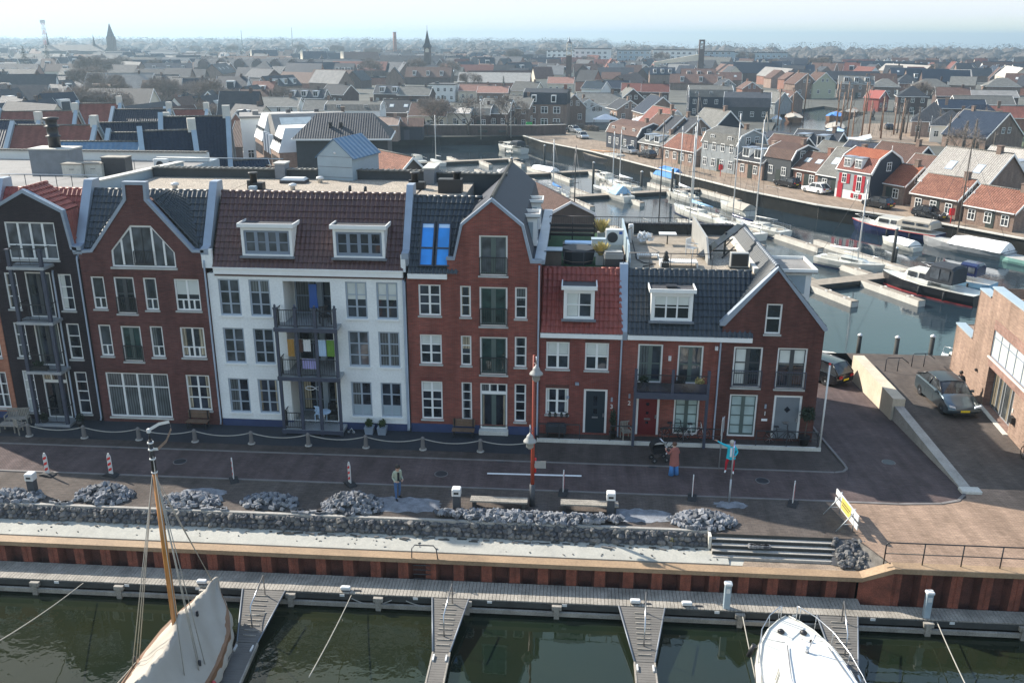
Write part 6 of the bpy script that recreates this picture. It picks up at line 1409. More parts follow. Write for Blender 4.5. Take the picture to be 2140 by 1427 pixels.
    o=thing('garden_table','black covered octagonal table on the green roof terrace','table',(.25,3.6,z)); MB().loft([[(.95*cos(2*pi*(j+.5)/8)*s,.95*sin(2*pi*(j+.5)/8)*s,q) for j in range(8)] for q,s in ((0,.85),(.72,1),(.82,.95))]).build('cover','canvas_black',o); MB().tube([(.9*cos(2*pi*(j+.5)/8),.9*sin(2*pi*(j+.5)/8),.2) for j in range(9)],.012,4).build('cord','brick_farpink',o)
    o=thing('garden_bench','low black frame bench with pale cushion on the green roof terrace','bench',(.35,6.8,z)); MB().cbox(0,0,0,2.0,.75,.35).build('frame','metal_black',o); MB().cbox(0,-.0,.35,1.8,.6,.1,b=.04).build('cushion','cloth_lightblue',o)
    o=thing('storage_box','brown and white storage box at the left of the green roof terrace','box',(-1.1,3.0,z)); MB().cbox(0,0,0,.9,.8,.8).build('body','clad_brown',o); MB().cbox(0,0,.8,.98,.88,.06).build('lid','panel_bluegrey',o)
    o=thing('air_conditioner','white air conditioning unit with a round fan grille on the green roof terrace','air conditioner',(2.25,5.6,z)); MB().cbox(0,0,.6,1.0,.45,.85,b=.03).build('casing','plastic_white',o); MB(T((-.12,-.23,1.02))@Matrix.Rotation(pi/2,4,'X')).lathe([(.3,0),(.3,.012)],n=18).build('fan','metal_dark',o); MB().box(.24,-.236,1.2,.42,-.226,1.36).build('badge','sign_blue',o); MB().box(-.45,-.2,0,.45,.2,.6).build('stand','concrete_light',o)
    o=thing('white_cabinet','plain white cabinet left of the air conditioning unit','cabinet',(1.35,5.2,z)); MB().cbox(0,0,0,.75,.5,.95).build('body','plastic_white',o); MB().cbox(0,0,.95,.8,.55,.05).build('top','panel_bluegrey',o)
    o=thing('covered_grill','grey covered grill in front of the air conditioning unit','grill',(2.1,2.7,z)); MB().cbox(0,0,0,.85,.6,.5).build('base','metal_dark',o); MB().cbox(0,0,.5,1.0,.65,.35,b=.06).build('hood','lamp_grey',o)
    for x,y,lb,s in ((1.45,3.2,'yellow pampas grass in a grey pot on the green roof terrace',1.0),(1.65,9.3,'yellow pampas grass at the back of the green roof terrace',1.1)):
        o=thing('pampas_grass',lb,'plant',(x,y,z)); MB().cbox(0,0,0,.55,.5,.5).build('pot','lamp_grey',o); mb=MB()
        for i in range(160):
            a=U(0,6.3); r=U(.1,.55)*s; h=U(.3,.7)*s; p=Vector((r*.2*cos(a),r*.2*sin(a),.5)); q=Vector((r*cos(a),r*sin(a),.5+h)); w=Vector((-sin(a),cos(a),0))*.02; mb.add([p-w,p+w,q+w*1.6,q-w*1.6],[(0,1,2,3)])
        mb.build('foliage','pampas',o)
    o=thing('terrace_fence','low black horizontal fence at the back of the green roof terrace','fence',(-1.5,9.2,z)); 
    for k in range(3): MB().box(0,0,.25+k*.28,2.7,.04,.42+k*.28).build('rail','metal_black',o)
    for x in (0,1.35,2.65): MB().box(x,.04,0,x+.07,.1,1.05).build('post','metal_black',o)
    for a,b,y,h,lb in ((-1.55,2.6,1.95,.95,'thin rail along the front of the green roof terrace'),(2.9,7.2,2.0,.95,'thin rail along the front of the wooden roof terrace'),(-1.55,7.0,11.3,1.05,'fine mesh railing along the back of the roof terraces')):
        o=thing('terrace_railing',lb,'railing',(a,y,z)); L=b-a; MB().tube([(0,0,h),(L,0,h)],.025,5).build('top_rail','metal_dark',o)
        n=4 if y<3 else 6
        for i in range(n+1): MB().tube([(L*i/n,0,0),(L*i/n,0,h)],.02,5).build('post','metal_dark',o)
        if y>3:
            mb=MB()
            for i in range(60): mb.box(L*i/60,-.006,.08,L*i/60+.012,.006,h-.03)
            mb.build('infill','metal_dark',o)
    for x,y0,y1,h,lb in ((2.95,2.4,11.2,1.0,'pale divider wall between green and wooden roof terraces'),(7.25,3.6,11.0,1.25,'grey sloping divider wall on the right of the wooden roof terrace')):
        o=thing('divider_wall',lb,'wall',(x,y0,z)); MB().prism([(0,0),(y1-y0,0),(y1-y0,h),(1.2,h),(0,.35)],'x',-.05,.05).build('panel','panel_bluegrey' if x<5 else 'lamp_grey',o)
    o=thing('plastic_chair','white plastic armchair on the wooden roof terrace','chair',(6.6,5.8,z),.9); MB().box(-.26,-.25,.4,.26,.25,.44).build('seat','plastic_white',o); MB().box(-.26,.22,.44,.26,.27,.95).build('backrest','plastic_white',o)
    for sx in (-.24,.24):
        for sy in (-.22,.22): MB().box(sx-.025,sy-.025,0,sx+.025,sy+.025,.4).build('leg','plastic_white',o)
        MB().box(sx-.03,-.25,.62,sx+.03,.25,.66).build('armrest','plastic_white',o)
    for x,y,w,d,h,lb in ((5.6,3.2,2.0,.8,.3,'white slatted bench at the front of the wooden roof terrace'),(4.1,4.9,1.2,.6,.25,'smaller white slatted bench on the wooden roof terrace')):
        o=thing('slatted_bench',lb,'bench',(x,y,z)); mb=MB()
        for q in range(int(w/.1)): mb.box(-w/2+q*.1,-d/2,h-.05,-w/2+q*.1+.07,d/2,h)
        mb.build('seat','plastic_white',o); MB().box(-w/2,-d/2,0,-w/2+.08,d/2,h-.055).box(w/2-.08,-d/2,0,w/2,d/2,h-.055).build('leg','plastic_white',o)
    o=thing('garden_statue','small dark garden statue on a plinth on the wooden roof terrace','statue',(4.9,3.0,z)); MB().cbox(0,0,0,.35,.35,.35).build('plinth','timber_dark',o); MB().lathe([(.13,.35),(.17,.5),(.1,.65),(.11,.75),(.04,.85)],n=9).build('figure','timber_dark',o)
    o=thing('gas_heater','white folded garden table and covered chairs at the back of the wooden roof terrace','table',(4.6,8.6,z)); MB().cbox(.9,0,.6,1.0,.7,.06).build('tabletop','plastic_white',o); MB().tube([(.9,0,0),(.9,0,.6)],.04,6).build('leg','metal_black',o); leaves((-.4,0,.4),(.6,.5,.35),120,.16).build('cover','cloth_white',o)
    o=thing('white_column','white heater column by the left divider of the wooden roof terrace','heater',(3.35,8.9,z)); MB().cbox(0,0,0,.3,.3,1.1,b=.04).build('casing','plastic_white',o)
    o=thing('garden_hose','black hose curling over the wooden roof terrace','hose',(3.2,3.4,z)); MB().tube([(0,5,.9),(.1,4,1.2),(.05,2.5,.8),(.25,1,.05),(.6,.2,.04),(1.2,.0,.04),(.5,-.6,.04)],.03,6).build('tube','rubber',o)
    o=thing('fallen_panel','dark solar panel leaning on a frame on the gravel corner of the roof','panel',(8.2,5.4,z)); 
    MB(Matrix.Rotation(.55,4,'Z')@T((0,0,.9))@Matrix.Rotation(-.5,4,'Y')).box(-1.5,-.08,-.05,1.6,.5,.02).build('panel','solar',o); MB().box(-.75,-.5,0,-.65,-.4,.75).box(.2,.6,0,.3,.7,1.3).build('leg','timber_dark',o); MB().tube([(-.3,1.2,.1),(.8,.1,.4)],.05,5).tube([(.0,-.3,.05),(.9,1.4,.3)],.05,5).tube([(.5,2,.2),(1.0,2.6,.5),(.3,3.0,.1)],.04,5).build('loose_bar','timber_dark',o)
    o=thing('air_box','black framed air unit on the gravel corner of the roof','air conditioner',(8.75,3.0,z)); MB().cbox(0,0,.1,.95,.4,.75,b=.02).build('casing','lamp_grey',o); MB().box(-.42,-.215,.15,.42,-.201,.8).build('grille','plastic_black',o); MB().cbox(0,0,0,1.0,.45,.1).build('stand','timber_dark',o)
    MBp=thing('rear_parapet','low dark tiled parapet along the back of the roof terraces','parapet',(6,11.4,8.6),world=True); MB().box(2.9,11.5,8,9.8,11.75,9.3).build('wall','timber_dark',MBp); MB().box(2.9,11.4,9.3,9.8,11.85,9.4).build('coping','tile_slate',MBp)
roofs()
# ---------------------------------------------------------------- harbour: jetties and boats
def harbour():
    zd=-1.85; u=Vector((.911,.412,0)); v=Vector((-.412,.911,0)); ang=math.atan2(u.y,u.x)
    J=[('first harbour jetty, nearest the corner house',(19.5,39.4),18.5,[(3.2,-1,5.6),(9.0,-1,7.5),(4.6,1,9.6),(11.5,1,5.5),(16.6,1,15),(15.5,-1,7)]),
       ('second harbour jetty behind the roof terraces',(-2,56.2),29,[(2.5,1,5),(6.5,-1,8),(10.5,1,6),(15.5,1,7),(15,-1,8),(21,1,7.5),(21.5,-1,8),(27,-1,11)]),
       ('third harbour jetty with the blue covered boat',(-9,84.7),32,[(3,1,7),(8.5,-1,8),(12.5,1,6),(16.5,-1,7.5),(19,1,9),(25,-1,9),(26.5,1,7),(31,-1,10)]),
       ('fourth harbour jetty beyond the bell gable',(-18,106.5),24,[(4,1,7),(9,-1,7),(14,1,7),(15,-1,8),(22,-1,8)]),
       ('far left harbour jetty below the dark quay wall',(-44,116.5),36,[(4,1,6),(9,-1,6),(14,1,6),(18,-1,6),(24,1,6),(28,-1,6),(34,-1,7)])]
    n=0
    for lb,(x,y),L,F in J:
        o=thing('jetty',lb,'jetty',(x,y,zd),ang,'harbour jetties')
        MB().box(0,-.9,-.12,L,.9,0).build('deck','deck_wood',o); mb=MB().box(0,-.93,-.3,L,-.905,-.02).box(0,.905,-.3,L,.93,-.02); 
        mb.build('edge_beam','timber_dark',o)
        MB().box(.3,-.7,-.8,L-.3,.7,-.13).build('float','timber_dark',o)
        for t,s,l in F:
            d=1 if s>0 else -1
            f=MB().box(t-.34,.96 if d>0 else -.96-l,-.1,t+.34,.96+l if d>0 else -.96,.02).build('finger','deck_wood',o)
            mb=MB()
            for q in (-1,1): mb.box(t+q*.35-.04,.96 if d>0 else -.96-l,-.55,t+q*.35+.04,.96+l if d>0 else -.96,.0)
            e=.96+l if d>0 else -.96-l; mb.box(t-.39,min(e,e-.1*d),-.55,t+.39,max(e,e-.1*d),.0); mb.build('float_side','concrete_light',f)
            mb=MB(); 
            for q in (.35,.8):
                for w in (-.26,.26): mb.cbox(t+w,d*(.96+l*q),.025,.08,.3,.07)
            mb.build('cleat','plastic_white',f)
    def hull(o,L,B,fb,m,transom=.75,sheer=.25,stripe=None,deck='gelcoat',bottom=None):
        X=[L/2,L*.46,L*.38,L*.2,0,-L*.25,-L*.42,-L/2]; w=[.02,.22,.48,.82,1,.97,.86,transom]
        z=[fb+sheer*(max(0,(x/L+.1))**2)*2.6 for x in X]; rings=[]
        for x,k,zz in zip(X,w,z): rings.append([(x,-B/2*k,zz),(x-.02*L*(k<.3),-B/2*k*.93,zz*.45),(x-.06*L*(k<.3),-B/2*k*.7,-.25),(x-.06*L*(k<.3),B/2*k*.7,-.25),(x-.02*L*(k<.3),B/2*k*.93,zz*.45),(x,B/2*k,zz)])
        h=MB().loft(rings,cap=True,sm=False).build('hull',m,o)
        d=MB(); vs=[(x,-B/2*k*.985,zz+.015) for x,k,zz in zip(X,w,z)]+[(x,B/2*k*.985,zz+.015) for x,k,zz in zip(X,w,z)]; q=len(X)
        d.add(vs,[(i,i+1,q+i+1,q+i) for i in range(q-1)]).build('deck_surface',deck,o)
        if stripe:
            for s in (-1,1): MB().tube([(x,s*B/2*k*1.0,zz-.05) for x,k,zz in zip(X,w,z)],.06,5).build('stripe',stripe,o)
        if bottom:
            for s in (-1,1): MB().add([p for x,k in list(zip(X,w))[1:] for p in ((x,s*B/2*k*.93,.14),(x,s*B/2*k*.89,-.05))],[(2*i,2*i+1,2*i+3,2*i+2) for i in range(len(X)-2)]).build('waterline',bottom,o)
        return z
    def boat(bow,stern,B,lb,kind,m='gelcoat',fb=.85,cover=None,mast=0,cat='boat',**kw):
        b,s=Vector(bow),Vector(stern); c=(b+s)/2; L=(b-s).length
        o=thing({'sail':'sailing_boat','motor':'motor_boat','open':'open_boat','barge':'barge','skiff':'rowing_boat'}[kind],lb,cat,(c.x,c.y,W),math.atan2(b.y-s.y,b.x-s.x),'boats in the harbour')
        hull(o,L,B,fb,m,**kw)
        if kind=='sail':
            cb=MB(); 
            cb.loft([[(x,-B*w,fb+.02),(x,-B*w*.8,fb+h),(x,B*w*.8,fb+h),(x,B*w,fb+.02)] for x,w,h in ((L*.27,.1,.1),(L*.2,.2,.32),(0,.29,.42),(-L*.12,.29,.45),(-L*.125,.29,.45))]).build('cabin','gelcoat',o)
            for q in (-1,1): MB().add([(L*.15,q*B*.262,fb+.2),(-L*.1,q*B*.29,fb+.22),(-L*.1,q*B*.262,fb+.36),(L*.15,q*B*.235,fb+.3)],[(0,1,2,3)]).build('cabin_window','glass_far',o)
            MB().loft([[(-L*.14,-B*.28,fb+.02),(-L*.14,-B*.28,fb+.3),(-L*.4,-B*.28,fb+.25),(-L*.4,-B*.28,fb+.02)],[(-L*.14,-B*.22,fb+.02),(-L*.14,-B*.22,fb+.3),(-L*.4,-B*.22,fb+.25),(-L*.4,-B*.22,fb+.02)]]).loft([[(-L*.14,B*.28,fb+.02),(-L*.14,B*.28,fb+.3),(-L*.4,B*.28,fb+.25),(-L*.4,B*.28,fb+.02)],[(-L*.14,B*.22,fb+.02),(-L*.14,B*.22,fb+.3),(-L*.4,B*.22,fb+.25),(-L*.4,B*.22,fb+.02)]]).box(-L*.4,-B*.2,fb+.02,-L*.15,B*.2,fb+.035,1).build('cockpit',['gelcoat','deck_wood'],o)
            rl=MB()
            for q in (-1,1): rl.tube([(L*.47,0,fb+.85),(L*.38,q*B*.22,fb+.75),(0,q*B*.48,fb+.6),(-L*.46,q*B*.38,fb+.6)],.015,4)
            for x,w in ((L*.38,.22),(L*.15,.42),(-L*.1,.48),(-L*.3,.46),(-L*.46,.38)):
                for q in (-1,1): rl.tube([(x,q*B*w,fb),(x,q*B*w,fb+.62)],.012,4)
            rl.build('guard_rail','steel',o)
        if mast:
            mx=kw.get('mx',L*.1); mm=kw2.get('mm','plastic_white')
            MB().tube([(mx,0,fb+.2),(mx,0,mast)],[.085,.06],7).build('mast',mm,o)
            mb=MB()
            for p in ((L*.48,0,fb),(-L*.48,0,fb),(mx-.1,B*.46,fb),(mx-.1,-B*.46,fb)): mb.tube([(mx,0,mast-.1),p],.016,4)
            mb.tube([(mx,-B*.25,mast*.6),(mx,B*.25,mast*.6)],.03,4); mb.build('rigging','metal_dark',o)
            bm=MB().tube([(mx,0,fb+1.05),(mx-L*.42,0,fb+1.15)],.06,6).build('boom',mm,o)
            if kw2.get('sailc'): MB().tube([(mx-.02,0,fb+1.5),(mx-.15,0,fb+1.25),(mx-L*.2,0,fb+1.2),(mx-L*.42,0,fb+1.2)],[.1,.2,.17,.1],8).build('sail_cover',kw2['sailc'],bm)
        if cover:
            n=12; vs=[]; k=kw2.get('cx',(-.46,.3)); H=kw2.get('ch',.9); mj=8
            for i in range(n+1):
                x=L*(k[0]+(k[1]-k[0])*i/n); w=B/2*(1.0 if x<L*.1 else max(.3,1-(x/L-.1)*1.6)); hh=H*(1-.5*max(0,i/n-.75)*4*.6)
                for j in range(mj+1): t=j/mj*2-1; vs.append((x,w*t,fb+.06+hh*(1-abs(t)**1.4)+.05*noise.noise(Vector((x*2,t*2,L)))))
            MB().add(vs,[(i*(mj+1)+j,i*(mj+1)+j+1,(i+1)*(mj+1)+j+1,(i+1)*(mj+1)+j) for i in range(n) for j in range(mj)],sm=True).add(vs[:mj+1]+vs[-mj-1:],[tuple(range(mj+1)),tuple(range(mj+1,2*mj+2))]).build('cover',cover,o)
        if kind=='motor':
            a,e,h=kw2.get('cab',(-.1,.2,1.0)); 
            MB().loft([[(x*L,-B*w,fb),(x*L,-B*w*.9,fb+z*.5),(x*L,-B*w*.78,fb+z),(x*L,B*w*.78,fb+z),(x*L,B*w*.9,fb+z*.5),(x*L,B*w,fb)] for x,w,z in ((e+.12,.2,.2),(e+.05,.3,.45),(e,.36,h),(a,.39,h+.03))]).build('cabin','gelcoat',o)
            for q in (-1,1):
                for x0,x1 in ((a+.02,(a+e)/2-.01),((a+e)/2+.01,e-.01)): MB().add([(x0*L,q*B*.367,fb+h*.45),(x1*L,q*B*.35,fb+h*.45),(x1*L,q*B*.31,fb+h*.85),(x0*L,q*B*.325,fb+h*.85)],[(0,1,2,3)]).build('window','glass_far',o)
            if kw2.get('hood'):
                m2=kw2['hood']; x0,x1=kw2.get('hx',(-.3,-.08)); hh=kw2.get('hh',1.7)
                MB().loft([[(x*L,-B*.38,fb+.5),(x*L,-B*.36,fb+z),(x*L,-B*.2,fb+z+.18),(x*L,B*.2,fb+z+.18),(x*L,B*.36,fb+z),(x*L,B*.38,fb+.5)] for x,z in ((x1+.05,.9),(x1,hh),(x0,hh),(x0-.02,hh-.2))]).build('hood',m2,o)
                for q in (-1,1):
                    for t in (0,.5): xa=x0+(x1-x0)*t+.012; xb=xa+(x1-x0)*.42; MB().box(xa*L,q*B*.376-.02,fb+.8,xb*L,q*B*.376+.02,fb+hh-.15).build('hood_window','glass_grey',o)
            mb=MB()
            for q in (-1,1):
                mb.tube([(L*.48,0,fb+.75),(L*.36,q*B*.24,fb+.7),(L*.1,q*B*.47,fb+.55),(-L*.3,q*B*.47,fb+.5),(-L*.46,q*B*.4,fb+.5)],.018,4)
                for x,w in ((L*.36,.24),(L*.1,.47),(-L*.1,.48),(-L*.3,.47)): mb.tube([(x,q*B*w,fb),(x,q*B*w,fb+.6)],.014,4)
            mb.build('guard_rail','steel',o)
            for q,x in ((1,0),(1,-.25),(-1,.05),(-1,-.25)): MB().tube([(x*L,q*(B*.5+.08),fb-.1),(x*L,q*(B*.5+.08),.15)],.1,6).build('fender','rubber',o)
        if kind=='skiff': 
            for x in (-.2,.1): MB().box(x*L-.12,-B*.42,fb*.8,x*L+.12,B*.42,fb*.9+.05).build('thwart','deck_wood',o)
        return o
    kw2={}
    def K(**k): kw2.clear(); kw2.update(k); return {}
    K(cab=(-.05,.18,1.15),hood='canvas_black',hx=(-.26,-.06),hh=1.95); boat((30.3,43.9),(36.4,36.0),3.1,'black hulled motor cruiser with a red waterline and black hood',"motor",m='hull_black',fb=1.05,bottom='hull_red'); 
    K(cab=(-.1,.2,1.0),hood='hull_navy',hx=(-.3,-.1),hh=1.5); boat((34.6,46.2),(39.6,40.8),2.5,'small white and blue motor boat moored beside the black cruiser',"motor",m='hull_blue',fb=.85)
    K(sailc='plastic_white'); boat((31.4,46.6),(26.0,51.6),2.6,'white sailing yacht with a white furled mainsail at the first jetty',"sail",mast=9.3,bottom='hull_navy')
    K(cab=(-.12,.15,1.1),hood='canvas',hx=(-.42,-.12),hh=1.25); boat((34.9,70.6),(42.6,62.2),3.4,'navy blue motor boat with a red band and cream canopy at the far quay',"motor",m='hull_navy',fb=1.15,stripe='hull_red')
    K(cx=(-.46,.12),ch=1.0,mm='bark'); boat((40.6,62.6),(47.2,54.4),3.2,'flat bottomed sailing boat with a white cover and brown leeboard',"barge",m='hull_grey',cover='cloth_white',mast=11.8)
    o=bpy.data.objects['barge']; MB().prism([(-.2,-.25),(1.3,-.1),(1.9,.35),(1.2,.75),(-.3,.6)],'y',-1.72,-1.66).build('leeboard','mast_wood',o)
    K(); boat((28.2,92.8),(33.4,76.8),3.6,'long white sailing yacht with pale blue stern alongside the far quay',"sail",fb=1.1,bottom='hull_blue'); 
    K(cx=(-.45,.2),ch=1.0); boat((21.7,99.2),(27.6,89.2),3.1,'white boat under a cream tent cover beside the red lifebuoy',"open",m='gelcoat',cover='canvas',fb=.8)
    K(cx=(-.46,.05),ch=.9,mm='metal_black'); boat((17.3,111),(22.4,99.6),3.3,'white hulled barge with a dark cover and a tall black mast',"barge",cover='canvas_black',mast=14.5,fb=.9)
    K(cx=(-.45,.15),ch=1.5); boat((12.6,113.6),(16.9,104.6),2.7,'white boat with bright blue covers at the far quay',"open",cover='canvas_blue',fb=.9)
    K(cx=(-.3,.02),ch=1.25); boat((4.0,95.0),(7.8,86.5),2.5,'white yacht with a light blue hood at the third jetty',"sail",cover='canvas_lightblue',mast=9.6,fb=.9)
    K(sailc='cloth_white'); boat((5.2,102.8),(9.6,96.4),2.4,'small white yacht moored beyond the light blue hooded one',"sail",mast=9,fb=.7)
    K(sailc='canvas_lightblue'); boat((13.6,80.6),(18.6,70.8),2.6,'white yacht with a light blue sail cover between two jetties',"sail",mast=13.2,bottom='hull_navy')
    K(sailc='hull_navy'); boat((17.6,70.4),(22.0,62.0),2.6,'white yacht with a navy sail cover at the second jetty',"sail",mast=14.2)
    K(); boat((20.4,70.6),(25.2,63.6),2.8,'white yacht with a small outboard moored right of the navy covered one',"sail",mast=13.5,bottom='hull_navy')
    K(mm='metal_black'); boat((8.2,66.2),(12.8,58.8),2.7,'white yacht partly hidden by the terrace railing',"sail",mast=13.8)
    K(); boat((12.0,66.8),(16.4,59.2),2.7,'white yacht with lifebuoy right of the terrace railing',"sail",mast=13.0)
    K(cab=(-.2,.1,.8)); boat((2.2,60.6),(6.6,56.5),2.2,'small white motor boat behind the terrace railing',"motor",fb=.7)
    K(cab=(-.42,-.14,1.0)); boat((1.2,135.6),(9.0,124.6),3.4,'old dark barge with a white deckhouse at the bend of the quay',"barge",m='hull_black',fb=1.2,deck='deck_wood',cat='boat')
    o=bpy.data.objects['barge.002']; MB().box(-5.4,-1.0,1.2,-1.6,1.0,2.1).build('deckhouse','gelcoat',o); MB().tube([(4,0,2.0),(-4.2,.2,2.5)],.1,6).build('boom','mast_wood',o)
    K(cab=(-.2,.18,1.0),hood='canvas_black',hx=(-.35,-.15),hh=1.3); boat((-16.6,149.5),(-10.6,142.5),3.0,'white cabin boat below the dark far quay wall',"motor",fb=1.0)
    K(cx=(-.45,.45),ch=.7); boat((-7.8,117.6),(-3.4,112.6),2.2,'small boat under a white cover at the fourth jetty',"open",cover='cloth_white',fb=.6)
    K(); boat((2.8,99.4),(5.2,96.0),1.5,'small grey inflatable boat by the posts',"skiff",m='hull_grey',fb=.35)
    K(); boat((45.2,57.0),(49.4,50.6),2.4,'pale green open boat at the right picture edge',"skiff",m='hull_green',fb=.6)
    K(cab=(-.1,.2,.9)); boat((26.9,19.4),(28.2,14.2),2.3,'white motor boat half hidden behind the brick building',"motor",fb=.9)
    K(); boat((19.2,16.2),(14.6,17.2),2.0,'white boat at the foot of the ramp behind the black car',"skiff",m='gelcoat',fb=.7)
    K(mm='plastic_white'); boat((-27.5,127),(-24.6,122.5),2.0,'small white boat with a bare mast at the far left jetty',"skiff",fb=.6,mast=9)
    K(sailc='canvas_blue'); boat((-4.5,93.2),(-1.6,86.6),2.3,'small white yacht with a blue sail cover at the left of the third jetty',"sail",mast=8.5,fb=.7)
    K(cx=(-.4,.2),ch=.8); boat((-13.6,113.8),(-10.8,107.6),2.2,'small boat under a grey cover at the left of the fourth jetty',"open",cover='lamp_grey',fb=.6)
    K(cab=(-.15,.15,.8)); boat((3.4,109.6),(6.6,103.2),2.1,'small white cabin boat right of the fourth jetty',"motor",fb=.7)
    K(sailc='cloth_white'); boat((14.2,94.0),(17.2,87.2),2.3,'white yacht with a thin mast at the right of the third jetty',"sail",mast=10.5,fb=.8)
    K(cx=(-.46,.1),ch=.8); boat((20.6,84.6),(23.6,77.6),2.4,'open boat with a pale cover between jetty end and far quay',"open",cover='canvas',fb=.7)
    K(mm='metal_black',sailc='hull_navy'); boat((-1.2,64.6),(1.6,58.6),2.2,'white yacht with a dark mast behind the brown boarded house',"sail",mast=10.8,fb=.8)
    K(cab=(-.1,.2,.8)); boat((-31.5,129.2),(-28.4,123.4),2.1,'white cabin boat at the left end of the far left jetty',"motor",fb=.7)
    K(cx=(-.4,.3),ch=.6); boat((36.2,62.8),(38.6,57.8),2.0,'low open boat with a white cover at the end of the first jetty',"open",cover='cloth_white',fb=.5)
    # lifebuoy box and cars on the quay
    for x,y,lb in ((22.9,101.6,'red lifebuoy box on the quay behind the cream tented boat'),(44.6,65.0,'red letter box on the small brown house at the right')):
        o=thing('lifebuoy_box',lb,'box',(x,y,G)); MB().tube([(0,0,0),(0,0,1.2)],.05,6).build('post','plastic_red',o); MB().cbox(0,0,1.1,.65,.3,.85,b=.12).build('case','plastic_red',o)
    a=-58
    for x,y,rz,m,k,lb in ((31.3,92.2,122,'car_black','suv','black estate car beside the small brick house with roof lights'),(34.2,86.8,122,'car_white','hatch','white hatchback left of the red shuttered house'),(39.4,75.6,122,'car_black','suv','black car in front of the small orange roofed house'),(43.4,68.6,-58,'car_black','hatch','black hatchback in front of the small brown house'),(40.6,72.6,122,'car_black','van','dark motorcycle under a cover between the two black cars'),(12.9,124.4,122,'car_black','hatch','black hatchback below the rust roofed house'),(10.0,130.2,-58,'car_silver','hatch','silver car left of the black hatchback on the quay'),(1.2,156.2,-70,'car_silver','suv','silver car driving on the quay road'),(-4.2,172,-60,'car_black','van','black van at the corner of the quay road'),(-.6,170,-60,'car_silver','hatch','silver car beside the black van'),(-14.3,168.5,-80,'car_red','hatch','red car in the car park'),(-18.4,167.3,85,'car_black','hatch','dark car left of the red car in the car park'),(-24.4,169,90,'car_silver','hatch','silver car in the car park under a bare tree'),(-28,169.4,90,'car_white','hatch','white hatchback in the middle of the car park'),(-31.6,169.4,90,'car_white','sedan','white saloon at the left of the car park'),(-35.5,169.6,90,'car_blue','hatch','blue grey car at the left of the car park'),(-39.4,170,90,'car_silver','hatch','grey car behind the blue shed'),(-43,166,90,'car_white','hatch','white car nearest the blue shed'),(41,166,20,'car_silver','hatch','pale car parked beside the inner basin'),(75.5,185,80,'car_black','suv','dark car standing on the square'),(36.4,88.4,122,'car_silver','hatch','grey motor scooter row beside the white hatchback')):
        if 'motorcycle' in lb or 'scooter' in lb: continue
        car(x,y,G+.05,R(rz),m,lb,k,4.2 if k!='van' else 4.9,1.75,1.5 if k!='van' else 1.95,0 if y>110 else 1,'cars parked round the harbour')
    for x,y,m,lb in ((-11.2,170.4,'plastic_green','tall green container beside the red car'),(-8.6,169.5,'bin_grey','dark container right of the green one'),(-6.9,168.9,'bin_grey','smallest dark container, by the quay corner')):
        o=thing('waste_container',lb,'container',(x,y,G)); MB().cbox(0,0,0,1.4 if m[0]=='p' else .8,1.0,2.2 if m[0]=='p' else 1.3,b=.1).build('body',m,o); MB().cbox(0,0,2.2 if m[0]=='p' else 1.3,1.2 if m[0]=='p' else .7,.8,.15,b=.05).build('lid','plastic_black',o)
    # dark quay wall with ramp at the far end, blue shed
    o=thing('flood_wall','dark brick flood wall with two benches at the far end of the harbour','wall',(-30,158,G),world=True); MB().prism([(-50,158.6),(-9,162.2),(-2.5,165),(-3,165.5),(-9.2,162.7),(-50,159.1)],'z',G,1.5).build('wall','brick_fardark',o); MB().prism([(-50,158.5),(-9,162.1),(-2.4,164.9),(-3,165.6),(-9.3,162.8),(-50,159.2)],'z',1.5,1.62).build('coping','concrete',o)
    for x in (-22,-17.5): MB().box(x,157.6+(x+50)*.088,.1,x+2,158.2+(x+50)*.088,.6).build('bench','timber_dark',o)
    o=thing('shed','small blue shed with a grey roof at the end of the dark flood wall','shed',(-36.5,152,G),R(5)); MB().prism([(-2.4,0),(2.4,0),(2.4,3.0),(0,4.3),(-2.4,3.0)],'x',-3.4,3.4).build('wall','sign_blue' if 0 else 'clad_navy',o); MB().add([(-3.7,-2.8,2.8),(3.7,-2.8,2.8),(3.7,0,4.45),(-3.7,0,4.45),(-3.7,2.8,2.8),(3.7,2.8,2.8)],[(0,1,2,3),(3,2,5,4)]).build('roof','tile_brown',o); MB().box(-.6,-2.45,0,.6,-2.41,2.1).build('door','steel_blue',o)
    for x,y,h,lb in ((-43.5,131,6,'bare pole beside the far left jetty'),(-36,150,5.5,'lamp post in front of the blue shed'),(-20.6,152,8,'flag pole behind the white cabin boat'),(-14.5,157,7,'lamp post on the dark far quay')):
        o=thing('lamp_post',lb,'lamp post',(x,y,W if y<140 else G)); MB().tube([(0,0,0),(0,0,h)],[.11,.07],7).build('post','lamp_grey',o); MB().ball((0,0,h+.2),.22,.22,.25,8,5).build('lamp','plastic_white',o)
harbour()
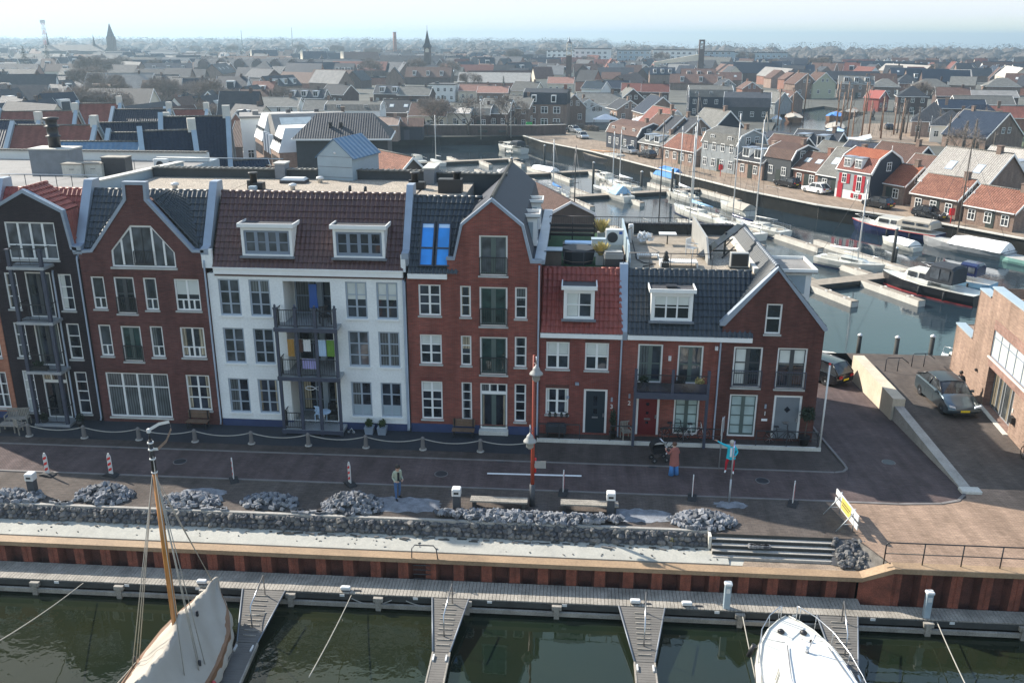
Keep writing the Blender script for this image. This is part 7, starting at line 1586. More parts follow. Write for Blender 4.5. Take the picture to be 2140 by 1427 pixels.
HOUSES=[(26.0,109.4,6.9,8.5,6.5,4.5,-58.0,'m','tile_grey','clad_grey','grey clapboard house with a grey mansard roof and three upper windows by the quay',3),
(29.6,102.0,5.0,6.0,6.0,2.9,-58.0,'g','tile_slate','brick_farpink','small pink brick house with one white dormer left of the dark clapboard house','d'),
(33.0,97.4,5.8,5.5,6.0,3.8,-58.0,'m','tile_brown','clad_dark','dark shingled house with a white framed attic window by the quay',2),
(36.0,92.8,5.0,5.0,5.5,2.8,-58.0,'r','tile_brown','brick_farred','small brown brick house with two white roof lights by the quay',2),
(39.2,88.2,6.1,5.6,7.0,2.7,-58.0,'r','tile_grey','clad_dark','black wooden house with grey tiles and two white roof lights',2),
(44.4,81.6,4.9,5.4,6.0,2.7,-58.0,'g','tile_orange','brick_far','small house with a bright orange roof and black side extension',2),
(46.5,71.3,4.8,6.5,5.5,2.7,-58.0,'g','tile_rust','brick_far','low brown house with dark shutters and a red letter box',2),
(50.4,64.8,4.4,6.4,5.5,2.4,-58.0,'g','tile_rust','brick_far','low brick house with an arched black door at the right edge',2),
(51.0,75.4,7.6,9.0,9.0,3.7,-58.0,'r','tile_light','brick_far','large house with a pale weathered tile roof and two roof lights',1),
(57.7,78.9,7.4,8.0,8.0,3.9,-58.0,'d','tile_light','brick_far','house with a pale tile roof and a white dormer at the right edge',1),
(49.2,97.2,6.0,8.0,7.0,3.2,-58.0,'g','tile_brown','clad_navy','brown roofed house with a square chimney behind the red shuttered house',1),
(45.2,103.1,5.6,6.0,6.0,3.0,-58.0,'g','solar','clad_dark','dark house covered in solar panels behind the red shuttered house',0),
(49.7,85.0,5.6,7.0,6.0,3.0,-58.0,'g','tile_brown','brick_fardark','brown roofed house behind the small orange roof',1),
(42.0,118.0,5.8,8.0,7.0,3.2,-40.0,'d','tile_slate','clad_dark','grey tiled house with a wide white dormer beside the inner basin',1),
(42.5,108.3,4.9,6.0,5.0,2.8,-58.0,'g','tile_grey','brick_far','low grey roof between the dormer house and the solar roof',0),
(36.5,115.5,5.2,7.0,6.0,2.9,-52.0,'g','tile_brown','clad_dark','brown tiled roof behind the dark shingled house',0),
(11.7,137.9,5.4,11.0,7.0,3.1,-60.0,'m','tile_brown','clad_navy','navy clapboard mansard house with three small dormers at the quay bend',4),
(16.2,128.6,4.1,7.0,6.0,2.4,-60.0,'d','tile_grey','brick_far','grey roofed house with two tall white dormers at the quay',2),
(20.6,117.9,4.8,9.0,6.5,2.7,-60.0,'g','tile_rust','brick_farpink','low pink brick house with a rusty orange roof at the quay',2),
(26.9,136.8,7.9,8.0,10.0,3.5,-62.0,'g','tile_grey','clad_navy','large grey roofed house with a dark wooden gable facing right',1),
(16.8,136.2,6.9,8.0,5.0,3.7,25.0,'f','tile_brown','brick_far','left one of the three narrow brick gables behind the rust roof',1),
(18.9,133.3,6.9,8.0,5.0,3.7,25.0,'f','tile_slate','brick_far','middle one of the three narrow brick gables behind the rust roof',1),
(21.6,130.6,6.9,8.0,5.0,3.7,25.0,'f','tile_slate','brick_far','right one of the three narrow brick gables behind the rust roof',1),
(17.5,144.1,7.6,11.0,8.0,3.7,-70.0,'g','tile_red','wall_white','long dark red roof with a white gable behind the narrow gables',1),
(19.2,184.1,7.6,10.0,9.0,3.9,-78.0,'g','tile_blueblack','brick_far','blue black roof with solar panels and a tan gable',1),
(2.0,198.8,5.9,7.0,6.0,3.7,15.0,'f','tile_slate','wall_white','left house of the pair of white gables on the corner',2),
(4.3,198.8,4.6,7.0,5.5,3.0,15.0,'f','tile_slate','wall_white','right house of the pair of white gables on the corner',2),
(12.3,201.7,5.6,8.0,7.0,3.4,-72.0,'g','tile_slate','brick_farpink','pink brick house with grey tiles and dark shutters',2),
(-1.6,191.9,7.6,6.0,8.0,4.6,10.0,'f','tile_grey','brick_far','tan brick gabled house right of the white three storey house',2),
(-14.3,182.5,7.4,8.0,7.0,4.8,-20.0,'g','tile_grey','brick_far','grey roofed brick house left of the white three storey house',2),
(-19.4,180.1,6.7,7.0,7.0,4.0,-25.0,'m','tile_grey','brick_fardark','dark gambrel house behind the car park',2),
(-28.3,176.7,5.0,7.0,6.0,3.9,-15.0,'g','tile_light','wall_cream','cream house with a pale ribbed roof behind the car park',3),
(-23.2,177.3,5.6,6.0,6.0,3.4,-10.0,'m','tile_grey','brick_fardark','brown gambrel house with arched top windows behind the car park',2),
(-19.0,178.2,6.7,7.0,7.0,3.9,-15.0,'g','tile_grey','brick_fardark','dark gabled house behind the tree in the car park',2),
(-35.3,176.6,5.9,9.0,7.0,3.3,-5.0,'g','tile_brown','wall_cream','brown roofed house with a cream gable behind bare trees',2),
(-43.9,183.4,6.2,8.0,8.0,3.5,0.0,'r','tile_slate','brick_fardark','dark roof with two white roof lights above the pink wall',1),
(-40.1,148.7,4.8,5.0,5.0,3.5,0.0,'g','brick_farpink','brick_farpink','low pink house beside the dark canopy',1),
(-49.0,157.7,7.4,12.0,8.0,5.8,2.0,'m','tile_grey','wall_white','long white house with a dark upper storey and grey roof',3),
(-63.5,180.8,6.2,7.0,6.0,4.0,0.0,'g','tile_grey','wall_cream','grey gabled house behind the metal roofed building',1),
(-75.1,182.9,6.5,12.0,9.0,4.6,4.0,'g','tile_grey','wall_white','pale roofed flat building behind the mansard blocks',1),
(90.5,516.0,7.6,14.0,8.0,4.4,-6.0,'g','tile_slate','brick_farred','dark roof with two pink gables on the right middle distance',1),
(53.2,377.9,7.9,15.0,9.0,4.6,-3.0,'d','tile_brown','brick_fardark','broad maroon roof with two white framed windows',1),
(40.1,411.8,7.4,12.0,8.0,4.4,0.0,'d','tile_blueblack','brick_far','blue black roof with three white dormers',1),
(24.9,538.6,7.0,10.0,8.0,3.9,-12.0,'r','tile_brown','brick_far','brown roof with a strip of roof lights in the middle distance',1),
(23.1,359.0,6.7,8.0,7.0,4.0,15.0,'f','tile_brown','brick_far','brown gable facing the viewer left of the white dormers',1),
(14.4,370.3,6.5,8.0,7.0,3.9,-8.0,'g','tile_brown','wall_white','brown roof with a sharp white gable',1),
(6.4,288.9,6.3,8.0,7.0,3.9,-30.0,'g','solar','wall_white','pale glossy roof with a white gable and round window',1),
(12.3,295.2,6.3,12.0,7.0,3.9,-5.0,'g','tile_blueblack','brick_fardark','long blue black roof behind the white gable',1),
(19.4,276.0,6.3,9.0,7.0,3.9,-4.0,'g','tile_red','brick_fardark','left of two dark red roofs side by side',1),
(25.9,272.2,6.3,9.0,7.0,3.9,-4.0,'g','tile_red','brick_fardark','right of two dark red roofs side by side',1),
(15.2,231.1,7.0,8.0,8.0,3.7,10.0,'f','tile_grey','brick_fardark','dark rounded gable with grey tiles behind the corner houses',1),
(5.8,212.2,6.5,12.0,7.0,4.0,-3.0,'g','tile_grey','wall_white','long grey roof behind the white corner gables',1),
(37.5,224.4,8.1,12.0,10.0,5.3,-3.0,'m','tile_grey','clad_navy','dark mansard house with a wide grey hipped veranda roof',4),
(56.6,321.9,6.0,6.0,6.0,3.9,15.0,'f','tile_slate','clad_grey','small grey gable with rounded roof edges',1),
(62.0,300.4,6.0,7.0,6.0,3.7,10.0,'f','tile_brown','brick_farred','small brown gable with a white roof light',1),
(65.2,364.4,7.0,9.0,7.0,4.0,-5.0,'r','tile_brown','brick_far','brown roof with a single bright roof light',1),
(45.3,208.4,7.2,12.0,9.0,3.7,-10.0,'m','tile_slate','clad_dark','dark rounded roof house left of the inner basin',1),
(57.4,232.8,6.2,8.0,6.0,3.5,-60.0,'g','tile_grey','clad_grey','grey boarded shed house beside the inner basin',1),
(62.2,237.7,6.3,7.0,6.0,3.9,-60.0,'r','tile_brown','brick_far','brown roofed house with a roof light beside the inner basin',1),
(88.1,378.9,7.6,9.0,7.0,4.4,15.0,'f','tile_brown','brick_farpink','pink gabled house left of the two basin front gables',2),
(90.3,363.5,7.2,8.0,6.0,4.5,15.0,'f','tile_brown','brick_farred','narrow rosy gable beside the brown white trimmed gable',2),
(81.9,306.5,8.9,9.0,8.0,5.3,15.0,'f','tile_brown','brick_far','tan gabled house with white trim facing the inner basin',3),
(88.6,307.3,9.2,9.0,8.0,5.5,15.0,'f','tile_brown','clad_sage','olive green gabled house facing the inner basin',3),
(102.3,309.2,7.9,12.0,8.0,5.3,-12.0,'d','tile_grey','brick_far','grey roofed house with two white dormers behind the masts',3),
(115.1,316.5,6.7,10.0,8.0,4.0,-10.0,'h','tile_grey','brick_far','broad grey roof with white gutter behind the red house',2),
(90.5,245.1,6.2,5.0,5.0,4.1,40.0,'f','wall_red','wall_red','bright red gabled house at the head of the basin',1),
(97.9,237.0,7.9,8.0,8.0,5.1,-12.0,'h','tile_slate','brick_fardark','dark house with a steep pyramid roof and white gutter',3),
(129.6,310.4,7.0,12.0,8.0,4.6,-12.0,'h','tile_grey','brick_fardark','grey hipped roof house behind the pyramid roof',2),
(159.0,422.6,7.6,16.0,8.0,4.4,-4.0,'r','tile_blueblack','brick_fardark','long blue black roof with roof lights far right',1),
(211.9,527.8,6.7,14.0,8.0,4.0,-3.0,'d','tile_slate','brick_fardark','long dark roof with white framed windows far right',1),
(220.0,514.9,6.7,8.0,7.0,4.0,20.0,'f','tile_blueblack','wall_cream','yellow gabled house far right',1),
(150.3,333.1,7.0,9.0,8.0,4.0,-25.0,'g','tile_grey','brick_far','grey roof with a white dormer box far right',1),
(163.9,330.8,6.7,12.0,8.0,3.7,-10.0,'h','tile_grey','brick_far','broad grey roof at the far right edge',1),
(120.5,266.0,6.2,10.0,7.0,3.7,-10.0,'g','tile_brown','brick_fardark','dark brown roof with sloping roof lights far right',1),
(135.9,274.6,4.9,16.0,8.0,3.0,-6.0,'g','roofing_grey','brick_fardark','long low grey roof far right',0),
(118.7,238.4,5.1,16.0,8.0,3.0,-6.0,'g','tile_grey','brick_fardark','long grey terrace roof above the navy roofs',0),
(105.6,220.5,5.1,12.0,7.0,3.0,-6.0,'g','tile_blueblack','brick_fardark','navy roof left of the long grey terrace roof',0),
(80.4,171.6,7.5,8.0,9.0,3.5,-20.0,'p','tile_slate','brick_farpink','house with a tall grey pyramid roof and pink bay below',3),
(79.5,159.1,6.6,7.0,7.0,3.6,-20.0,'h','tile_slate','wall_white','white bay fronted house with a navy hipped roof',3),
(89.0,167.8,7.2,12.0,9.0,3.5,-18.0,'h','tile_blueblack','wall_white','large navy roofed house with a white gable end',2),
(82.9,150.7,6.5,10.0,8.0,4.0,-48.0,'g','tile_brown','wall_cream','brown roofed house with garage and cream front',3),
(82.0,147.9,7.2,11.0,10.0,2.7,30.0,'f','tile_blueblack','brick_far','tall tan gabled house with a chimney and two white shuttered windows',2),
(104.3,188.0,5.6,10.0,7.0,3.2,-10.0,'g','brick_roof','brick_farred','flat red roof behind the tall tan gable',0),
(-155.8,221.0,6.5,10.0,7.0,4.0,-4.0,'g','tile_light','brick_fardark','house with a sunlit pale tile roof between bare trees on the left',2),
(-156.9,211.6,4.8,5.0,6.0,3.2,-4.0,'g','tile_light','brick_fardark','small extension with sunlit pale tiles on the left',0),
(-342.3,588.3,8.4,16.0,9.0,4.9,-2.0,'g','tile_brown','brick_farred','long reddish roof block behind the big bare trees',0),
(-328.3,592.5,8.4,10.0,9.0,4.9,-2.0,'g','tile_slate','brick_fardark','dark roof block with a white dormer behind the bare trees',1),
(-227.1,623.5,11.4,18.0,10.0,7.0,25.0,'w','tile_blueblack','brick_fardark','left one of the tall dark terraces with bright pointed gables',0),
(-177.2,576.9,11.4,16.0,10.0,7.0,25.0,'w','tile_blueblack','brick_fardark','second tall dark terrace with bright pointed gables',0),
(-147.9,585.5,11.0,24.0,11.0,6.6,25.0,'w','tile_brown','brick_fardark','long brown terrace with bright gables left of the church spire',0),
(-108.4,522.1,7.9,14.0,9.0,4.4,25.0,'w','tile_slate','brick_fardark','dark terrace with bright gables below the church',0),
(-43.3,831.3,7.9,16.0,12.0,4.4,-6.0,'g','tile_slate','brick_farpink','pale hall with a light gable left of the lighthouse tower',0),
(-67.1,913.9,6.6,12.0,11.0,4.0,-20.0,'g','tile_light','wall_cream','pale grey hall roof left of the lighthouse tower',0),
(-13.8,851.6,7.0,14.0,11.0,4.0,-8.0,'g','tile_slate','brick_fardark','blue grey hall behind the lighthouse tower',0),
(-56.2,493.9,5.7,30.0,9.0,4.9,-2.0,'b','roofing_dark','brick_fardark','long flat dark building below the church',2),
(-58.8,245.6,6.5,9.0,8.0,4.2,-3.0,'d','tile_slate','brick_fardark','dark house with a wide white dormer in the middle distance',1),
(-46.0,273.1,5.8,9.0,8.0,4.9,-3.0,'b','roofing_dark','wall_white','flat topped house with three white window boxes',3),
(-75.9,248.1,6.5,9.0,8.0,3.7,-25.0,'g','tile_slate','brick_fardark','steep slate roof behind the low dark houses',1),
(-80.9,229.2,6.0,12.0,7.0,3.7,-3.0,'d','tile_slate','brick_fardark','dark roof with a long white dormer left of centre',2),
(-50.4,244.1,6.2,10.0,8.0,3.9,-6.0,'g','tile_grey','brick_fardark','ribbed grey roof right of the wide dormer',1),
(-34.3,273.0,5.6,12.0,7.0,3.7,-3.0,'g','tile_pink','wall_cream','pinkish roof row left of the dark conifer',1),
(-27.9,263.2,5.6,10.0,7.0,3.7,-3.0,'g','tile_pink','brick_far','pinkish roof right behind the dark conifer',1),
(-17.3,273.8,6.5,9.0,8.0,3.9,-20.0,'g','tile_grey','wall_cream','grey roof with skylights behind the three storey white house',1),
(-6.7,323.9,6.2,10.0,8.0,4.0,-4.0,'g','tile_pink','wall_cream','long pink roof behind the three storey white house',1)]
# ---------------------------------------------------------------- the town
FW=None
def farwin(par,x,y,z,w,h,rz=0,m=0):
    """small far window: white frame with a dark pane behind it, mesh shared by all copies"""
    global FW
    if FW is None:
        mb=MB().box(-.5,-.06,-.5,-.42,.02,.5).box(.42,-.06,-.5,.5,.02,.5).box(-.42,-.06,.43,.42,.02,.5).box(-.42,-.06,-.5,.42,.02,-.42).box(-.035,-.05,-.42,.035,.02,.43).box(-.42,-.05,.1,-.035,.02,.15).box(.035,-.05,.1,.42,.02,.15)
        FW=mb.build('window',['white_paint'],par); pn=MB().box(-.42,-.02,-.42,.42,.01,.43).build('pane','glass_far',FW); o=FW
    else:
        o=FW.copy(); COL.objects.link(o); c=FW.children[0].copy(); COL.objects.link(c); c.parent=o; o.parent=par
    o.location=(x,y,z); o.rotation_euler=(0,0,rz); o.scale=(w,1,h); return o
def house(x,y,zr,L,D,ze,rz,kind,roof,wall,lb,nw=2,group=None,far=False,z=G,cat='house',name='house'):
    o=thing(name,lb,cat,(x,y,z),R(rz),group)
    if kind=='f': L,D=D,L; o.rotation_euler=(0,0,R(rz+90))       # gable end towards the viewer
    a=L/2; b=D/2; th=.16; ov=.22
    trim='white_paint'
    if kind=='b':
        MB().box(-a,-b,0,a,b,zr-.3).build('wall',wall,o); MB().box(-a-.15,-b-.15,zr-.3,a+.15,b+.15,zr).box(-a*.6,-b*.4,zr,-a*.4,b*.2,zr+.6).build('roof',roof,o)
    elif kind in 'hp':
        MB().box(-a,-b,0,a,b,ze).build('wall',wall,o); r=0.02 if kind=='p' else max(.1,a-b); e=.35
        MB().add([(-a-e,-b-e,ze-.1),(a+e,-b-e,ze-.1),(a+e,b+e,ze-.1),(-a-e,b+e,ze-.1),(-r,0,zr),(r,0,zr)],[(0,1,5,4),(1,2,5),(2,3,4,5),(3,0,4),(3,2,1,0)]).build('roof',roof,o)
        MB().box(-a-e-.05,-b-e-.05,ze-.22,a+e+.05,b+e+.05,ze-.09).build('gutter',trim,o)
    elif kind=='m':
        zm=ze+(zr-ze)*.62; bm=b*.72
        sec=[(-b,0),(b,0),(b,ze),(bm,zm),(0,zr-.1),(-bm,zm),(-b,ze)]
        MB().prism(sec,'x',-a,a).build('wall',wall,o)
        os=[(-b-.12,ze-.1),(-bm-.1,zm+.08),(0,zr+.06),(bm+.1,zm+.08),(b+.12,ze-.1),(b,ze-.05),(bm,zm-.04),(0,zr-.1),(-bm,zm-.04),(-b,ze-.05)]
        MB().prism(os,'x',-a-ov*.4,a+ov*.4).build('roof',roof,o)
        if not far:
            for s in (-1,1):
                mb=MB(); xx=s*(a+ov*.4+.03); q=[(p[0]*1.02,p[1]+.03) for p in os[:5]]; i2=[(p[0]*.96,p[1]-.16) for p in os[4::-1]]; mb.prism(q+i2,'x',xx-.04,xx+.04); mb.build('bargeboard',trim,o)
    else:
        MB().prism([(-b,0),(b,0),(b,ze),(0,zr-.12),(-b,ze)],'x',-a,a).build('wall',wall,o)
        k=(zr-ze)/b; e=.25
        rf=MB().add([(-a-ov,-b-e,ze-e*k),(a+ov,-b-e,ze-e*k),(a+ov,0,zr),(-a-ov,0,zr),(a+ov,b+e,ze-e*k),(-a-ov,b+e,ze-e*k)]+[(-a-ov,-b-e,ze-e*k-th),(a+ov,-b-e,ze-e*k-th),(a+ov,0,zr-th),(-a-ov,0,zr-th),(a+ov,b+e,ze-e*k-th),(-a-ov,b+e,ze-e*k-th)],
            [(0,1,2,3),(3,2,4,5),(6,7,1,0),(5,4,10,11),(6,9,8,7),(9,11,10,8)]).build('roof',roof,o)
        for s in (-1,1):
            mb=MB(); x0,x1=(s*(a+ov),s*(a+ov+.05)) ; mb.prism([(-b-e,ze-e*k+.03),(0,zr+.04),(b+e,ze-e*k+.03),(b+e,ze-e*k-th-.06),(0,zr-th-.1),(-b-e,ze-e*k-th-.06)],'x',x0,x1)
            if not far or kind=='w': mb.build('bargeboard',trim if kind!='w' else 'wall_cream',o)
        if not far:
            mb=MB(); mb.tube([(-a-ov,0,zr+.02),(a+ov,0,zr+.02)],.09,5); mb.build('ridge','tile_grey',rf)
            MB().box(-a-.1,-b-e-.1,ze-e*k-.12,a+.1,-b-e,ze-e*k).build('gutter',trim,o)
        if kind=='w':
            for s in range(4):
                yy=-b+D*(s+.5)/4; MB().prism([(yy-D/8,0),(yy+D/8,0),(yy+D/8,ze),(yy,zr+.6),(yy-D/8,ze)],'x',-a-.5,-a-.05).build('end_gable','wall_cream' if L>15 else 'brick_farpink',o)
        if kind=='r':
            for s in ((-.22,.22) if L<12 else (-.3,-.05,.25)):
                f0,f1=.35,.6; xw=.55; P=lambda x,f: (x,-b+b*f,ze+(zr-ze)*f+.06)
                w=MB().add([P(s*L-xw,f0),P(s*L+xw,f0),P(s*L+xw,f1),P(s*L-xw,f1)],[(0,1,2,3)]).add([Vector(P(s*L-xw*.8,f0+.03))+Vector((0,-.01,.03)),Vector(P(s*L+xw*.8,f0+.03))+Vector((0,-.01,.03)),Vector(P(s*L+xw*.8,f1-.03))+Vector((0,-.01,.03)),Vector(P(s*L-xw*.8,f1-.03))+Vector((0,-.01,.03))],[(0,1,2,3)],1).build('roof_light',['zinc','glass_white'],rf)
        if kind=='d':
            for s in ((-.22,.22) if L<9.5 else (-.3,0,.3)):
                z0=ze+(zr-ze)*.18; y0=-b+b*.12; h=min(1.7,(zr-ze)*.62)
                d=MB().box(s*L-.75,y0,z0-.3,s*L+.75,y0+b*.8,z0+h).build('dormer',trim,o); MB().box(s*L-.9,y0-.15,z0+h,s*L+.9,y0+b*.85,z0+h+.1).build('dormer_roof','zinc',d)
                MB().box(s*L-.6,y0-.03,z0+.1,s*L-.06,y0-.01,z0+h-.15).box(s*L+.06,y0-.03,z0+.1,s*L+.6,y0-.01,z0+h-.15).build('pane','glass_far',d)
    if not far:
        if kind not in 'b' and nw: MB().box(a*.55,-.3,zr-.7,a*.55+.6,.3,zr+.75).box(a*.55-.06,-.36,zr+.75,a*.55+.66,.36,zr+.83).build('chimney',wall if wall[:2]=='br' else 'brick_far',o)
        nf=2 if ze>4.2 else 1; n=max(1,min(4,round(L/2.4))) if nw else 0
        if kind=='f': n=0
        for q in range(n):
            for f in range(nf):
                if nw: farwin(o,-a+L*(q+.5)/n,-b-.02,1.35+f*2.6 if nf>1 else ze*.5,.95,1.3)
        if nw>1 or kind=='f' or kind=='m':
            for s in (-1,1):
                if kind=='f' and s>0: continue
                m=2 if D>5 else 1
                zz=ze+(zr-ze)*(.3 if kind!='f' else .25)
                if nw: farwin(o,s*(a+.02),0 if m==1 else -.9,zz,.9,1.2,R(90*s)); 
                if nw and m==2: farwin(o,s*(a+.02),.9,zz,.9,1.2,R(90*s))
                if nw and ze>3.2:
                    for yy in (-D*.25,D*.25): farwin(o,s*(a+.02),yy,ze*.45,1.0,1.4,R(90*s))
        if kind=='m' and nw>2:
            for q in range(nw-1): farwin(o,-a+L*(q+.5)/(nw-1),-(b*.88),ze+(zr-ze)*.33,.9,1.0)
        if nw>1 and kind!='f': MB().box(a*.1-.5,-b-.05,0,a*.1+.5,-b-.015,2.1).build('door','paint_shutter_dark',o)
    return o
for h in HOUSES:
    x,y,zr,L,D,ze,rz,kd,rf,wl,lb,nw=h
    if nw=='d': nw,kd=2,'d'
    house(x,y,zr,L,D,ze,rz,kd,rf,wl,lb,int(nw),group='houses of the old harbour town',far=(y>330))
def shutter_house():
    o=thing('house','wooden house with an orange roof, red tile upper storey and bright red shutters','house',(40.4,83.4,G),R(-58),'houses of the old harbour town')
    L,D,ze,zr=5.8,6.5,3.9,6.7; a,b=L/2,D/2; zm=5.7; bm=1.95
    MB().prism([(-b,.0),(b,.0),(b,ze),(bm,zm),(0,zr-.1),(-bm,zm),(-b,ze)],'x',-a,a).build('wall','clad_navy',o)
    MB().box(-a,-b-.03,0,a,-b-.002,1.2).build('base','wall_white',o); MB().box(-a,-b-.03,1.2,a,-b-.002,ze-.12).build('cladding','clad_grey',o)
    MB().add([(-a-.1,-bm-.15,zm),(a+.1,-bm-.15,zm),(a+.1,0,zr),(-a-.1,0,zr),(a+.1,bm+.15,zm),(-a-.1,bm+.15,zm)],[(0,1,2,3),(3,2,4,5)]).build('roof','tile_orange',o)
    MB().add([(-a-.1,-b-.15,ze),(a+.1,-b-.15,ze),(a+.1,-bm-.13,zm-.03),(-a-.1,-bm-.13,zm-.03)],[(0,1,2,3)]).build('roof_skirt','tile_red',o)
    mb=MB(); os=[(-b-.2,ze-.1),(-bm-.2,zm+.08),(0,zr+.15),(bm+.2,zm+.08),(b+.2,ze-.1)]; i2=[(p[0]*.92,p[1]-.22) for p in os[::-1]]
    for s in (-1,1): MB().prism(os+i2,'x',s*(a+.15)-.05,s*(a+.15)+.05).build('bargeboard','white_paint',o)
    MB().box(-a-.1,-b-.22,ze-.16,a+.1,-b-.04,ze-.02).build('eaves_board','white_paint',o)
    for x in (-1.35,.55):
        d=MB().box(x-.62,-b+.1,ze+.15,x+.62,-b+1.2,ze+1.75).build('dormer','white_paint',o); MB().box(x-.75,-b-.05,ze+1.75,x+.75,-b+1.3,ze+1.85).build('dormer_roof','zinc',d)
        for q in (-.27,.27): farwin(o,x+q,-b+.08,ze+.95,.5,1.1)
    for x,w,z,h in ((-1.45,.8,2.75,1.3),(1.15,.8,2.3,2.2)):
        farwin(o,x,-b-.06,z,w,h)
        for s in (-1,1): MB().box(x+s*(w/2+.28)-.26,-b-.09,z-h/2,x+s*(w/2+.28)+.26,-b-.035,z+h/2).build('shutter','paint_shutter_red',o)
    farwin(o,.9,-b-.06,.62,.7,.6)
    for x in (.2,1.6): MB().box(x-.22,-b-.09,.3,x+.22,-b-.035,.92).build('shutter','paint_shutter_red',o)
    MB().box(-2.5,-b-.09,.05,-1.6,-b-.035,2.2).build('door','paint_shutter_red',o)
    MB().tube([(a+.15,0,zr),(a+.15,0,zr+.7)],.04,5).build('finial','white_paint',o)
    farwin(o,a+.02,0,4.6,.9,1.2,R(90))
shutter_house()
def corner_house():
    o=thing('house','three storey house with white side wall and dark mansard roof beside the car park','house',(-7.6,184.5,G),R(-6),'houses of the old harbour town')
    a,b=5.4,4.2; MB().box(-a,-b,0,a,b,5.6).build('wall','brick_far',o); MB().box(-a-.03,-b,0,-a-.002,b,5.6).prism([(-b,5.6),(b,5.6),(b*.72,8.2),(0,9.0),(-b*.72,8.2)],'x',-a-.03,-a+.05).build('side_wall','wall_white',o)
    MB().prism([(-b-.1,5.5),(b+.1,5.5),(b*.75,8.2),(0,9.05),(-b*.75,8.2)],'x',-a+.06,a).build('roof','tile_slate',o)
    for x in (-3,0,3):
        for z in (1.4,4.2): farwin(o,x,-b-.03,z,1.7,1.6)
    for x in (-2.6,2.2): d=MB().box(x-.6,-b-.1,6,x+.6,-b+1.5,7.7).build('dormer','white_paint',o); MB().box(x-.42,-b-.13,6.2,x+.42,-b-.105,7.5).build('pane','glass_far',d)
    for y in (-1.5,1.5): farwin(o,-a-.05,y,6.6,.7,1.2,R(-90))
    MB().box(4.2,-.4,8,4.9,.4,10).build('chimney','brick_farred',o); MB().box(-4.9,-b-.05,0,-4.0,-b-.01,2.2).build('door','paint_shutter_dark',o)
corner_house()
